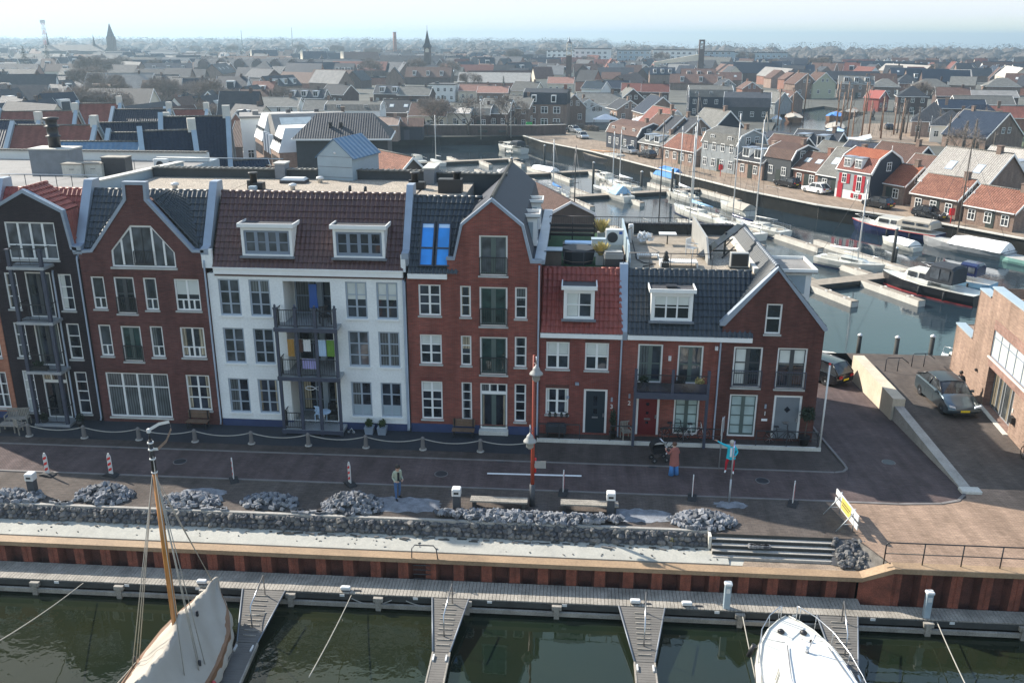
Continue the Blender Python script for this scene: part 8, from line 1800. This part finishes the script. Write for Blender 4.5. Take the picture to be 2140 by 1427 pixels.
# second row behind the flats and the big mansard block
def second_row():
    def slope(x0,y0,x1,y1,zr,D,ze,roof,wall,lb,caps=True,kind=None):
        L=math.hypot(x1-x0,y1-y0); rz=math.degrees(math.atan2(y1-y0,x1-x0)); o=house((x0+x1)/2,(y0+y1)/2,zr-G,L,D,ze-G,rz,'g',roof,wall,lb,0,'houses behind the apartment row')
        if caps:
            b=D/2
            for s in (-1,1): MB().prism([(-b-.1,ze-G-.2),(0,zr-G+.0),(b+.1,ze-G-.2),(b+.1,ze-G+.35),(0,zr-G+.45),(-b-.1,ze-G+.35)],'x',s*(L/2+.28)-.22,s*(L/2+.28)+.22).build('party_wall','panel_bluegrey',o)
            MB().box(L/2-.2,-.35,zr-G-.2,L/2+.5,.35,zr-G+1.0).build('chimney','concrete_light',o)
        return o
    o=slope(-57.9,47,-50,47.8,11.5,9,6.5,'brick_roof','brick_farred','nearest red tiled roof on the left behind the apartment row, with three roof lights')
    P=[(-2.6,.45),(1.0,.42),(2.6,.5)]
    for x,f in P: 
        y=-4.5*(1-f); MB().box(x-.45,y-.4,6.5-G+5*f-.15,x+.45,y+.4,6.5-G+5*f+.28).build('roof_light','zinc_dark',o)
    slope(-74,70,-65.4,71.9,11,9,6.5,'brick_roof','brick_farred','second red tiled roof on the left, behind the roof with three roof lights')
    slope(-70,81.8,-65,83,11.2,9,6.5,'brick_roof','brick_farred','third red tiled roof on the left, half hidden by a dark roof')
    slope(-64.7,81.3,-57.5,82.3,10.5,9,6,'tile_blueblack','wall_white','navy roof between the red roofs and the bare trees')
    slope(-51.3,50.4,-44.4,52.4,11.5,8,6.5,'tile_blueblack','wall_white','navy roof with white dormer wall right of the nearest red roof')
    slope(-39.2,40.9,-33.9,42.6,13,9,7.0,'tile_blueblack','brick_maroon','tall navy roof over a maroon gable with two white windows')
    o=bpy.data.objects[[q.name for q in S.objects if q.get('label','').startswith('tall navy roof')][0]]
    for x in (-1.6,1.6): win(o,x-.5,5.0,x+.5,6.6,(.5,),(.5,),y=-4.5-.06,sill=None)
    slope(-47,45.6,-39.5,46.6,11,8,6.3,'tile_blueblack','brick_maroon','navy hipped roof right behind the left roof parapet')
    slope(-70,57.4,-62,57.8,11,9,6,'tile_blueblack','brick_maroon','navy roof cut by the left picture edge')
    slope(-60.5,88.5,-55,89.3,10,8,6,'brick_roof','brick_farred','red tiled roof just in front of the bare trees')
    slope(-45,33,-38.5,33.6,11.5,7,8,'metal_seam','brick_maroon','low ribbed metal roof behind the left roof parapet',False)
    slope(-37.8,33.5,-34.3,35.2,12.4,7,8.0,'tile_blueblack','panel_bluegrey','navy roof slope with a pale party wall behind the long parapet')
    house(-33,40.5,9.6,7,6,6.0,40,'g','tile_blueblack','brick_maroon','small navy roof and brick gable between long parapet and mansard block',0,'houses behind the apartment row')
    house(-29.2,41.5,9.0,6,6,5.8,-40,'g','tile_red','brick_maroon','small red roof and brick gable between long parapet and mansard block',0,'houses behind the apartment row')
    house(-19.5,50.5,9.4,9,9,5.2,-50,'g','tile_rust','clad_brown','house with a sunlit orange pink roof beyond the long parapet',0,'houses behind the apartment row')
    house(-14.2,50.5,7.2,6,6,4.6,-30,'g','tile_grey','clad_brown','small brown gabled house right of the orange pink roof',0,'houses behind the apartment row')
    house(-23.5,52,7.0,6,5,4.6,10,'g','tile_grey','clad_brown','low grey roof in front of the inner harbour left bank',0,'houses behind the apartment row')
    # brown gambrel house by the terrace
    o=house(-1.9,29.7,8.9,10,5.2,6.3,80,'m','tile_brown','clad_brown','brown boarded house with a red ribbed roof and white window frame behind the green terrace',0)
    o.rotation_euler=(0,0,R(108)); 
    f=win(o,-.45,4.2,.45,5.8,(),(),sill=None,y=0); f.rotation_euler=(0,0,-pi/2); f.location=(-5.06,0,0)
    MB().add([(-1.9,-4.4,5.95),(1.2,-4.4,5.95),(1.2,-1.6,7.8),(-1.9,-1.6,7.8)],[(0,1,2,3)]).build('roof_panel','zinc',o) if 0 else None
    # big block with hipped roof and mansard wing
    o=thing('apartment_block','large dark walled block with a tiled hip roof and white mansard wing','building',(-29.5,71,G),R(8),'houses behind the apartment row')
    MB().box(-5.6,-4,0,5.6,5,6.3).build('wall','brick_farred',o); MB().box(-5.6,-4.05,4.2,5.6,-4.002,9.1).box(-5.6,-3.99,6.3,5.6,5,9.1).build('upper_wall','clad_dark',o)
    MB().add([(-6,-4.5,9.0),(6,-4.5,9.0),(6,5.4,9.0),(-6,5.4,9.0),(-3.4,.4,11.7),(3.6,.4,11.7)],[(0,1,5,4),(1,2,5),(2,3,4,5),(3,0,4)]).build('roof','tile_slate',o); MB().box(-6.1,-4.6,8.8,6.1,5.5,8.99).box(-5.7,-4.12,4.05,5.7,-4.06,4.3).build('gutter','white_paint',o)
    for x in (-1.5,-.2): MB().cbox(x,-2.3,10,.4,.4,.8).build('vent','metal_black',o)
    MB().box(-5.62,-2.6,2,-5.605,-1.8,6).box(-5.62,-.6,2,-5.605,.2,6).build('window','white_paint',o)
    o=thing('apartment_block','long block with pale metal roof panels and a white mansard front full of small windows','building',(-40,84,G),R(28),'houses behind the apartment row')
    def mans(x0,x1,y0,y1,h,zt):
        MB().box(x0,y0,0,x1,y1,h).build('wall','brick_farpink',o); MB().add([(x0-.15,y0-.1,h),(x1+.1,y0-.1,h),(x1+.1,y1,h),(x0-.15,y1,h),(x0+1.1,y0+1,zt),(x1-.5,y0+1,zt),(x1-.5,y1-1,zt),(x0+1.1,y1-1,zt)],[(0,1,5,4),(1,2,6,5),(2,3,7,6),(3,0,4,7),(4,5,6,7)]).build('mansard_roof','wall_white',o)
        n=int((y1-y0)/1.15)
        for i in range(n):
            y=y0+.8+i*1.15
            MB().box(x0+.28,y-.28,h+.5,x0+.5,y+.28,h+1.7).box(x0-.06,y-.3,h-2,x0-.01,y+.3,h-.7).box(x0-.06,y-.3,h-4.6,x0-.01,y+.3,h-3.2).build('window','glass_far',o)
    mans(-4.5,6,-12,-5.5,6.6,9.6); mans(-4.5,5,1,8,6.8,10.2)
    MB().prism([(-6,6.6),(6,6.6),(1,10.6),(-1,10.6)],'x',-3.4,7).build('roof','roofing_grey',o)
    for y in (-4,3): MB().add([(-2.8,y-1.2 if y<0 else y-.9,8.6 if y<0 else 9.4),(5,y-1.2 if y<0 else y-.9,8.6 if y<0 else 9.4),(5,y+.6,9.9 if y<0 else 8.2),(-2.8,y+.6,9.9 if y<0 else 8.2)],[(0,1,2,3)]).build('roof_light','glass_white',o) if 0 else None
    MB().add([(-2.4,-4.6,7.82),(3.5,-4.6,7.82),(3.5,-3.0,9.08),(-2.4,-3.0,9.08)],[(0,1,2,3)]).add([(-2.4,-2.7,9.32),(2,-2.7,9.32),(2,-1.6,10.18),(-2.4,-1.6,10.18)],[(0,1,2,3)]).build('roof_light','glass_white',o)
    for x,y in ((2,-7),(4,4),(0,4.5)): MB().cbox(x,y,9,.6,.6,1.8).build('chimney','metal_dark',o)
    for k in range(3): MB().box(-4.6+.1,-5+k*2.2,5.6,-4.0,-4+k*2.2,8.2).build('dormer','zinc',o)
    house(-47.5,96,9.5,9,8,7.5,20,'b','roofing_grey','wall_white','pale flat roofed block with tall chimneys behind the mansard front',2,'houses behind the apartment row')
    house(-41,104,9.2,9,9,6,15,'h','tile_slate','wall_white','dark hipped roof right behind the pale metal roof',2,'houses behind the apartment row')
second_row()
# ---------------------------------------------------------------- trees, masts, towers, far town
def tree_proto(h,r,seed,twigs=1500,name='bare_tree',m='twig'):
    rnd.seed(seed); o=thing(name,'','tree',(0,0,0)); tr=MB(); cr=MB()
    th=h*.28
    tr.tube([(0,0,-.2),(.1,0,th*.5),(0,.1,th)],[h*.022,h*.017,h*.014],7)
    tips=[]
    def limb(p,d,l,w,n):
        q=p+d*l; tr.tube([p,(p+q)/2+Vector((U(-.1,.1),U(-.1,.1),.05))*l*.3,q],[w,w*.75,w*.5],4,cap=False)
        if n==0: tips.append((q,d)); return
        for k in range(3): limb(q,(d+Vector((U(-.8,.8),U(-.8,.8),U(-.1,.5)))).normalized(),l*.72,w*.55,n-1)
    for k in range(6):
        a=k*1.05+U(-.3,.3); limb(Vector((0,0,th*U(.75,1))),Vector((cos(a)*.75,sin(a)*.75,U(.5,1.1))).normalized(),h*.24,h*.011,2)
    for i in range(twigs):
        p,d=rnd.choice(tips); c=Vector((0,0,h*.58))
        s=p+Vector((U(-1,1),U(-1,1),U(-1,1)))*r*.22; e=(s-c)*.35+Vector((U(-1,1),U(-1,1),U(-.3,1)))*r*.25; t=s+e.normalized()*U(.5,1.4)*r*.22
        q=t-Vector((0,0,h*.6)); f=math.sqrt((q.x/r)**2+(q.y/r)**2+(q.z/(h*.42))**2)
        if f>1: t=Vector((0,0,h*.6))+q/f
        w=e.cross(Vector((U(-1,1),U(-1,1),U(-1,1)))).normalized()*r*.0095
        cr.add([s-w,s+w,t],[(0,1,2)])
    tr.build('trunk','bark',o); cr.build('crown',m,o); return o
def trees():
    P=[tree_proto(11,5.2,3,2600),tree_proto(9,3.4,5,1500),tree_proto(12,6.5,8,3800)]
    first=[True]*3
    def put(k,x,y,s,lb,z=G,rz=None,g='bare trees of the town'):
        o=P[k] if first[k] else copy(P[k]); first[k]=False; o.location=(x,y,z); o.scale=(s,s,s); o.rotation_euler=(0,0,U(0,6) if rz is None else rz); o['label']=lb; o['group']=g
    for k,x,y,s,lb in ((2,-144,230,1.0,'big round bare tree nearest the pale tiled house on the left'),(2,-166,262,1.08,'big bare tree behind the pale tiled house on the left'),(2,-200,330,1.25,'hazy bare tree left of the big round ones'),(0,-119,214,1.0,'bare tree with upright limbs right of the big round trees'),(0,-112,220,.9,'bare tree beside the mansard block on the left'),(0,-103,208,1.05,'bare tree just left of the white mansard block'),(0,-128,236,.95,'bare tree between the round trees and the upright one'),(1,-32.4,168,1.0,'small bare tree at the left of the car park'),(1,-24.2,160,1.15,'bare tree in front of the cream house'),(1,-15.5,160,1.2,'bare tree standing right of the cars in the car park'),(0,-34,172,.8,'spreading bare tree in front of the cream gable'),(1,3,197,.7,'small bare tree on the corner by the white gables'),(0,101,240,.95,'grey bare tree between the red house and the pyramid roof'),(1,90,168,.9,'bare tree beside the pink bay house'),(1,66,118,.9,'bare garden tree in front of the tan gabled house'),(1,86,150,.8,'small bare tree behind the pole garden'),(0,-40,300,.9,'bare tree behind the pink roofs'),(0,-95,380,1.2,'bare trees left of the church nave'),(0,-78,400,1.2,'bare tree below the church spire'),(0,-60,390,1.1,'bare tree right of the church')): put(k,x,y,s,lb)
    for i in range(12):
        put(rnd.choice([0,0,2]),U(-125,-70),U(150,270),U(.7,1.0),'bare tree in the brownish tree belt left of the mansard block',g='bare trees left of the mansard block')
    for i in range(40):
        y=U(420,1000); x=U(-.62,.62)*y*1.0-30; put(rnd.choice([0,1,2]),x,y,U(.8,1.25),'distant bare tree standing among the hazy roofs',g='distant bare trees')
    # conifers
    def conifer(x,y,h,r,lb):
        o=thing('conifer',lb,'tree',(x,y,G)); MB().tube([(0,0,0),(0,0,h*.9)],[.2,.04],6).build('trunk','bark',o); mb=MB()
        for i in range(1100):
            t=U(0,1)**.7; z=h*(.08+.92*(1-t)); rr=r*t*(.75+.35*sin(z*3.1))*U(.5,1); a=U(0,6.3); p=Vector((rr*cos(a),rr*sin(a),z)); d=Vector((cos(a),sin(a),-.35)); w=Vector((-sin(a),cos(a),0))*.12*h/12; mb.add([p-w,p+w,p+d*.7*h/12],[(0,1,2)])
        mb.build('crown','leaf_dark',o)
    conifer(-262,384,16,5.0,'dark conifer rising above the roofs on the far left'); conifer(-27.6,300,7.5,1.1,'slim dark conifer among the pink roofs'); conifer(-330,520,16,5,'hazy conifer at the far left edge')
    # hedges and pole garden at the right
    for x,y,L,rz,lb in ((.5,177,5,-35,'clipped brown hedge at the quay corner'),(3.4,173.4,4,-35,'second clipped brown hedge at the quay corner'),(77,121,7,-20,'reddish brown hedge in front of the tan gabled house'),(83,140,6,-20,'dark shrub row in the pole garden')):
        o=thing('hedge',lb,'hedge',(x,y,G),R(rz)); MB().cbox(0,0,0,L*.94,.9,1.1).build('core','bark',o); leaves((0,0,.8),(L/2,.75,.75),900,.14).build('foliage','twig',o)
    for i in range(26):
        x=U(70,88); y=U(134,182); h=U(4,7.5)
        o=thing('pollard','bare pollarded tree trunk in the garden right of the square','tree',(x,y,G),0,'pollarded trees right of the square'); MB().tube([(0,0,0),(U(-.2,.2),U(-.2,.2),h)],[.2,.12],6).build('trunk','bark',o); mb=MB()
        for q in range(60):
            a=U(0,6.3); z=h*U(.55,1.02); d=Vector((cos(a),sin(a),U(0,1))).normalized()*U(.4,1.5); p=Vector((0,0,z)); w=Vector((-sin(a),cos(a),0))*.04; mb.add([p-w,p+w,p+d],[(0,1,2)])
        mb.build('crown','twig',o)
    # masts and boats round the inner basin
    k=0
    for (x,y,h) in ((63,185,11.6),(62.3,178.9,9.4),(59.4,162.5,11),(62.6,162.9,12.4),(66.9,163.3,9.4),(64.8,165.1,8.4),(67.4,237,11.6),(51.7,210.6,7.6),(47.1,210,7),(51.3,196.3,9),(86.3,239.6,9.2),(80.4,238.9,9.2),(60,219.4,8),(59.1,157.7,6.8),(71.2,163.8,9),(72.5,172,7.5)):
        o=thing('ship_mast','bare brown ship mast standing by the inner basin','mast',(x,y,G-.4),0,'ship masts round the inner basin'); MB().tube([(0,0,0),(U(-.2,.2),0,h)],[.2,.12],7).build('pole','hull_wood',o); MB().tube([(0,0,h*.55),(U(-1.6,1.6),U(-1,1),h*.8)],.06,5).build('gaff','bark',o); mb=MB()
        for s in (-2.4,-1.2,1.4,2.8): mb.tube([(0,0,h*.97),(s,s*.4,.8)],.025,3)
        mb.build('rigging','rope_dark',o)
    def basinboat(x,y,L,B,rz,hm,cm,lb,up=.5):
        o=thing('fishing_boat',lb,'boat',(x,y,-1.2),R(rz),'boats in the inner basin'); X=[-L/2,-L*.4,0,L*.35,L/2]; w=[.3,.8,1,.75,.05]; z=[1.4,1.2,1.0,1.3,1.9]
        MB().loft([[(a,-B/2*k,zz),(a,-B/2*k*.8,0),(a,-B/4*k,-.3),(a,B/4*k,-.3),(a,B/2*k*.8,0),(a,B/2*k,zz)] for a,k,zz in zip(X,w,z)]).build('hull',hm,o)
        MB().loft([[(a,-B*.48*k,zz+.02),(a,0,zz+up),(a,B*.48*k,zz+.02)] for a,k,zz in list(zip(X,w,z))[:-1]]).build('cover',cm,o)
    for q in ((52,158,14,4.6,48,'hull_black','timber_dark','black hulled fishing boat at the basin entrance'),(49,154,9,3.6,50,'hull_black','teak','small black fishing boat at the basin entrance'),(58,170,18,5,66,'hull_navy','cloth_lightblue','fishing boat under a long pale blue cover'),(63,186,16,5,75,'hull_black','canvas','fishing boat with a cream cover in the inner basin'),(59.5,215,15,5,80,'hull_wood','canvas','fishing boat under a yellowish cover in the inner basin'),(72,221,14,4.6,70,'hull_wood','canvas_blue','wooden boat with bright blue tarpaulins in the inner basin'),(80,235,12,4.4,60,'hull_wood','canvas','wooden boat with a cream cover by the red house'),(53,206,8,3,78,'gelcoat','cloth_white','white motor boat on the left side of the basin'),(60,157,9,4,40,'gelcoat','cloth_white','white boat in the shadow of the quay at the basin entrance')): basinboat(*q)
    o=thing('boat_shed','blue grey wooden boat crane and hut behind the clapboard house','shed',(40,138,G),R(-55)); MB().box(-3,-2,0,3,2,2.6).build('wall','canvas_lightblue',o); MB().add([(-3.3,-2.3,2.6),(3.3,-2.3,2.6),(3.3,0,3.6),(-3.3,0,3.6),(-3.3,2.3,2.6),(3.3,2.3,2.6)],[(0,1,2,3),(3,2,4,5)]).build('roof','clad_navy',o); MB().tube([(-6,0,0),(-4.5,0,7),(-3,0,0)],.15,6).tube([(-4.5,-1.6,0),(-4.5,0,7),(-4.5,1.6,0)],.15,6).build('crane_frame','timber_grey',o)
    for x,y,lb in ((79.5,211,'dark bronze figure standing on the square'),(78.2,197,'person walking on the square beside the dark car')):
        if 'bronze' in lb: 
            o=thing('statue',lb,'statue',(x,y,G)); MB().cbox(0,0,0,1,1,.8).build('plinth','stone',o); MB().lathe([(.3,.8),(.35,1.5),(.45,2.2),(.2,2.6),(.22,2.9),(.05,3.1)],n=9).build('figure','metal_dark',o)
    for x,y,lb in ((6.8,178,'grey canvas awning on posts by the quay corner'),(16,176,'white garden parasols behind the pink brick house'),(-36,160,'dark canopy structure beside the low pink house')):
        o=thing('canopy',lb,'canopy',(x,y,G)); MB().add([(-3,-2,2.4),(3,-2,2.4),(3,2,2.4),(-3,2,2.4),(0,0,3.6)],[(0,1,4),(1,2,4),(2,3,4),(3,0,4)]).build('roof',['zinc','cloth_white','clad_dark'][0 if x==6.8 else 1 if x==16 else 2],o)
        for a in (-2.8,2.8): 
            for b in (-1.8,1.8): MB().tube([(a,b,0),(a,b,2.45)],.07,5).build('post','metal_dark',o)
trees()
def landmarks():
    o=thing('church','dark church with a slender pointed spire and long slate roof','church',(-88,500,G)); 
    MB().box(-1.8,-1.8,0,1.8,1.8,15).build('tower','brick_fardark',o); MB().loft([[(-2.6,-2.6,15),(2.6,-2.6,15),(2.6,2.6,15),(-2.6,2.6,15)],[(-1.3,-1.3,17.5),(1.3,-1.3,17.5),(1.3,1.3,17.5),(-1.3,1.3,17.5)],[(-.05,-.05,25),(.05,-.05,25),(.05,.05,25),(-.05,.05,25)]]).tube([(0,0,25),(0,0,27)],.1,4).build('spire','tile_slate',o)
    MB().prism([(-6,0),(6,0),(6,5),(0,10.5),(-6,5)],'x',-28,-1.85).build('nave','tile_slate',o)
    for s in (-1,1): MB().prism([(-1.1,12.4),(1.1,12.4),(1.1,14),(0,14.8),(-1.1,14)],'y',s*1.82,s*1.86).build('louvre','wall_cream',o)
    o=thing('church','hazy church with a square tower and pointed roof on the left horizon','church',(-410,760,G)); 
    MB().box(-2.9,-2.9,0,2.9,2.9,20).build('tower','brick_fardark',o); MB().loft([[(-2.4,-2.4,20),(2.4,-2.4,20),(2.4,2.4,20),(-2.4,2.4,20)],[(-.1,-.1,31),(.1,-.1,31),(.1,.1,31),(-.1,.1,31)]]).build('spire','tile_slate',o); MB().prism([(-8,0),(8,0),(8,8),(0,13),(-8,8)],'x',-60,-3).build('nave','tile_slate',o); MB().tube([(-58,0,12),(-58,0,24)],[1.0,.05],6).build('turret','tile_slate',o); MB().tube([(-16,0,12),(-16,0,22)],[1.4,.05],6).build('turret','tile_slate',o)
    o=thing('lighthouse_tower','slim brick tower with an open lantern frame on top','tower',(-4.6,390,G)); MB().box(-1.3,-1.3,0,1.3,1.3,13).build('shaft','brick_fardark',o); mb=MB()
    for sx in (-1.1,1.1):
        for sy in (-1.1,1.1): mb.tube([(sx,sy,13),(sx*.85,sy*.85,18.3)],.15,4)
    for z in (13,14.8,16.6,18.3): mb.box(-1.25,-1.25,z,1.25,1.25,z+.2)
    mb.build('lantern_frame','wall_cream',o); MB().lathe([(1.2,18.5),(.7,19.4),(.25,20.2),(.05,21.2)],n=8).build('cap','zinc_dark',o)
    o=thing('bell_tower','modern rectangular tower with an opening near the top, right of centre','tower',(67,480,G)); MB().box(-1.5,-1.2,0,-.8,1.2,20).box(.8,-1.2,0,1.5,1.2,20).box(-.8,-1.2,0,.8,1.2,15).box(-.8,-1.2,19,.8,1.2,20).build('shaft','brick_fardark',o); MB().ball((0,0,17.6),.5,.5,.7,8,6).build('bell','concrete_light',o); MB().prism([(-1,9),(-1,12.5),(-26,8),(-26,7)],'y',-1,1).build('sloping_roof','wall_cream',o)
    o=thing('factory_chimney','lone brick chimney on the horizon left of the church spire','chimney',(-170,820,G)); MB().tube([(0,0,0),(0,0,24.5)],[1.9,1.5],10).build('stack','brick_farred',o); MB().tube([(0,0,24.5),(0,0,25)],1.7,10).build('rim','concrete',o)
    o=thing('radio_mast','red and white lattice mast on the far left horizon','mast',(-470,760,G)); mb=MB(); 
    for k in range(8):
        z=k*4.2; 
        for a,b in ((-1,-1),(1,-1),(1,1),(-1,1)): mb.tube([(a,b,z),(a,b,z+4.2)],.22,4,k=k%2)
        mb.tube([(-1,-1,z),(1,-1,z+4.2)],.15,3,k=k%2); mb.tube([(1,1,z),(-1,1,z+4.2)],.15,3,k=k%2)
    mb.cbox(0,0,31,3,3,2.6,0); mb.build('lattice',['plastic_white','hull_red'],o)
    for x,y,h,lb in ((-380,1000,27,'thin bare mast on the horizon, left of the dark terraces'),(-322,1000,30,'second thin mast on the horizon, left of the dark terraces')):
        o=thing('radio_mast',lb,'mast',(x,y,G)); MB().tube([(0,0,0),(0,0,h)],.35,4).build('pole','metal_dark',o)
    o=thing('terrace_houses','long dark terrace with a row of seven sunlit cross gables on the left','house',(-172,452,G),R(4)); MB().box(-34,-4.5,0,34,4.5,5.2).build('wall','brick_fardark',o); MB().prism([(-5,5),(5,5),(0,9)],'x',-34.3,34.3).build('roof','tile_slate',o)
    for i in range(7): x=-29+i*9.6; g=MB().prism([(x-2.6,4.8),(x+2.6,4.8),(x+2.2,7.6),(x,9.4),(x-2.2,7.6)],'y',-5.4,2).build('cross_gable','brick_fardark',o); MB().add([(x-2.75,-5.5,5),(x-2.35,-5.5,7.7),(x-2.35,2,7.7),(x-2.75,2,5)],[(0,1,2,3)]).add([(x-2.35,-5.5,7.7),(x-.02,-5.5,9.55),(x-.02,2,9.55),(x-2.35,2,7.7)],[(0,1,2,3)]).build('painted_sunlit_slope','wall_white',g)  # white sheets on left slopes only; sunlight put into the colour
    for i,(x,y,L,h,m) in enumerate([(10,640,26,13,'wall_white'),(40,650,24,12,'panel_bluegrey'),(68,640,30,12.5,'wall_white'),(98,645,26,11.5,'panel_bluegrey'),(-10,700,30,11,'wall_white'),(140,700,40,10,'panel_bluegrey')]):
        o=thing('flats',['white block of flats right behind the lantern tower','blue grey block of flats, second from the lantern tower','white block of flats in the middle of the hazy row','blue grey block of flats left of the modern tower','pale block of flats left of the lantern tower','blue grey block right behind the modern tower'][i],'building',(x,y,G),R(-4)); MB().box(-L/2,-6,0,L/2,6,h).build('wall',m,o); MB().box(-L/2-.3,-6.3,h,L/2+.3,6.3,h+.6).build('roof','roofing_dark',o)
        for f in range(4):
            for q in range(int(L/4)): farwin(o,-L/2+2+q*4,-6.05,1.8+f*2.9,2.2,1.6)
landmarks()
def far_town():
    occ=[(h[0],h[1],max(h[3],h[4])*.75) for h in HOUSES]+[(-88,500,12),(-100,500,18),(-4.6,390,5),(67,480,6),(-144,230,7),(-166,262,8),(-110,215,14)]
    for i in range(len(BAS)): pass
    n=0; tries=0
    roofs=['tile_slate']*5+['tile_blueblack']*4+['tile_brown']*5+['tile_grey']+['tile_red','tile_light']
    walls=['brick_fardark']*3+['brick_far']*4+['brick_farred']*2+['wall_cream','wall_white']
    while n<195 and tries<20000:
        tries+=1
        py=U(97,215) if rnd.random()<.35 else U(97,165); f=(py-82)/1877; dist=17/math.tan(math.atan(f)+.0001)
        if dist>1100 or dist<135: continue
        y=dist-44; x=U(-.63,.60)*dist-.07*dist
        if (x>25 and y<245) or (x>-82 and y<200) or (py>172 and x>-.3*dist): continue
        if 30<x<110 and y<280: continue
        if x>0 and y>620: continue
        if any((x-a)**2+(y-b)**2<(c+7.5)**2 for a,b,c in occ): continue
        row=rnd.random()<(.75 if x<-.15*dist else .4); L=U(15,40) if row and dist>150 else U(7.5,11); D=U(7,9); ze=U(2.8,4.8); zr=ze+U(3.2,4.8)
        rz=(-4+U(-6,6)) if rnd.random()<.6 else (rnd.choice([20,70,100,-35])+U(-8,8))
        occ.append((x,y,L*.5)); kd=rnd.choice(['g','g','g','d','h','r','b'] if L<14 else ['g','g','d','r'])
        if kd=='b': zr=ze+.6
        rf=rnd.choice(roofs[:7] if x<-120 and rnd.random()<.75 else roofs); wl=rnd.choice(walls)
        if rnd.random()<.08: rf='roofing_grey' ; 
        w=dict(tile_slate='slate',tile_blueblack='blue black',tile_brown='brown tiled',tile_grey='grey tiled',tile_red='red tiled',tile_light='pale tiled',tile_pink='pinkish tiled',roofing_grey='flat grey')[rf]
        side='on the left' if x<-.22*dist else ('on the right' if x>.2*dist else 'in the middle')
        dd='in the middle distance' if dist<420 else ('far off in the haze' if dist<750 else 'near the hazy horizon')
        nm=dict(g='gabled',d='dormer',h='hipped',r='sky lit',b='flat')[kd]
        house(x,y,zr,L,D,ze,rz,kd,rf,wl,'%s %s roofed %s %s %s'%(w,nm,'terrace' if L>14 else 'house',dd,side),1 if dist<330 else 0,'%s houses %s %s'%(w,dd,side),far=dist>330)
        n+=1
    # beyond the houses built one by one the town goes on as one mass
    mb=MB(); k=0; rm=['tile_slate','tile_blueblack','tile_brown','tile_slate','tile_red','brick_fardark','brick_far','wall_cream','wall_white','brick_farred']; tries=0
    while k<560 and tries<40000:
        tries+=1; py=U(95,150); dist=17/math.tan((py-82)/1877)
        if dist>1300: continue
        y=dist-44; x=U(-.66,.63)*dist-.07*dist
        if x>0 and y>640: continue
        if x<-.3*dist and rnd.random()<.35: dist=U(150,330); y=dist-44; x=U(-.66,-.34)*dist
        if (x>25 and y<300) or y<(110 if x<-.33*dist else 230): continue
        if any((x-a)**2+(y-b)**2<(c+5)**2 for a,b,c in occ): continue
        L=U(7,10) if rnd.random()<.7 else U(12,24); D=U(6.5,8.5); ze=U(2.6,4.6); zr=ze+U(3.2,5.2); occ.append((x,y,L*.42)); k+=1
        mb.at(TR(x,y,G,R(rnd.choice([-4,-4,10,80,100,60,-30])+U(-8,8)))); a,b=L/2,D/2; wm=rnd.choice([5,5,6,6,7,8,9]); rk=rnd.choice([0,0,1,2,2,3,4] if x>-100 else [0,1,1,2])
        mb.prism([(-b,0),(b,0),(b,ze),(0,zr-.1),(-b,ze)],'x',-a,a,wm); q=(zr-ze)/b
        mb.add([(-a-.2,-b-.3,ze-.3*q),(a+.2,-b-.3,ze-.3*q),(a+.2,0,zr),(-a-.2,0,zr),(a+.2,b+.3,ze-.3*q),(-a-.2,b+.3,ze-.3*q)],[(0,1,2,3),(3,2,4,5)],rk)
        if rnd.random()<.5: mb.box(a*.5,-.3,zr-.6,a*.5+.6,.3,zr+.8,5)
        if rnd.random()<.4: w=min(2.5,L*.3); mb.box(-w/2,-b*.75,ze+.5,w/2,-b*.2,ze+(zr-ze)*.72,8).box(-w/2+.15,-b*.75-.03,ze+.7,w/2-.15,-b*.75-.01,ze+(zr-ze)*.62,1)
        for s in (-1,1):
            if rnd.random()<.5: mb.prism([(-b-.3,ze-.3*q-.3),(-b-.3,ze-.3*q+.05),(0,zr+.05),(b+.3,ze-.3*q+.05),(b+.3,ze-.3*q-.3),(0,zr-.35)],'x',s*(a+.2),s*(a+.26),8)
    tag(mb.build('distant_houses',rm,recalc=False),'mass of small far houses filling the hazy town between the nearer roofs','houses',kind='stuff')
    # far woods and hedges along the horizon: nobody could count the trees
    mb=MB(); rnd.seed(21)
    for i in range(1500):
        d=U(480,3300); t=U(-.68,.64)
        if t>.1 and d>1250: d=U(560,1250)
        x=t*d-.07*d; y=d; h=U(5,9) if d<850 else U(8,14)
        if d>1100: h=U(13,20)
        if t>.1: h*=.85
        r=h*U(.55,.95); o=Vector((U(0,99),U(0,99),3)); rings=[]; n=9
        for k in range(5):
            f=k/4; q=(.75,1.0,.95,.62,.12)[k]
            rings.append([(x+r*q*cos(2*pi*a/n)*(1+.5*noise.noise(o+Vector((a*.9,f*2,0)))),y+r*q*sin(2*pi*a/n),G+h*(f*.7+.16*noise.noise(o+Vector((a*1.3,f*3,5))))) for a in range(n)])
        mb.loft(rings,sm=False)
        for k in range(60):
            a=U(0,6.3); z=h*U(.4,1.02); rr=r*math.sqrt(max(.04,1-((z/h-.45)*1.7)**2)); p=Vector((x+rr*cos(a),y+rr*sin(a),G+z)); w=U(.14,.5)*h/10; a2=U(0,6.3)
            u=Vector((cos(a2),sin(a2)*.5,U(-.6,.6)))*w; v=Vector((-.5*sin(a2),.3*cos(a2),1))*w*U(.4,1.2); mb.add([p-u,p+v,p+u*.9,p-v*.7],[(0,1,2,3)])
    tag(mb.build('woodland','twig_far',recalc=False),'bare grey woods and hedges reaching to the hazy horizon','woodland',kind='stuff')
far_town()
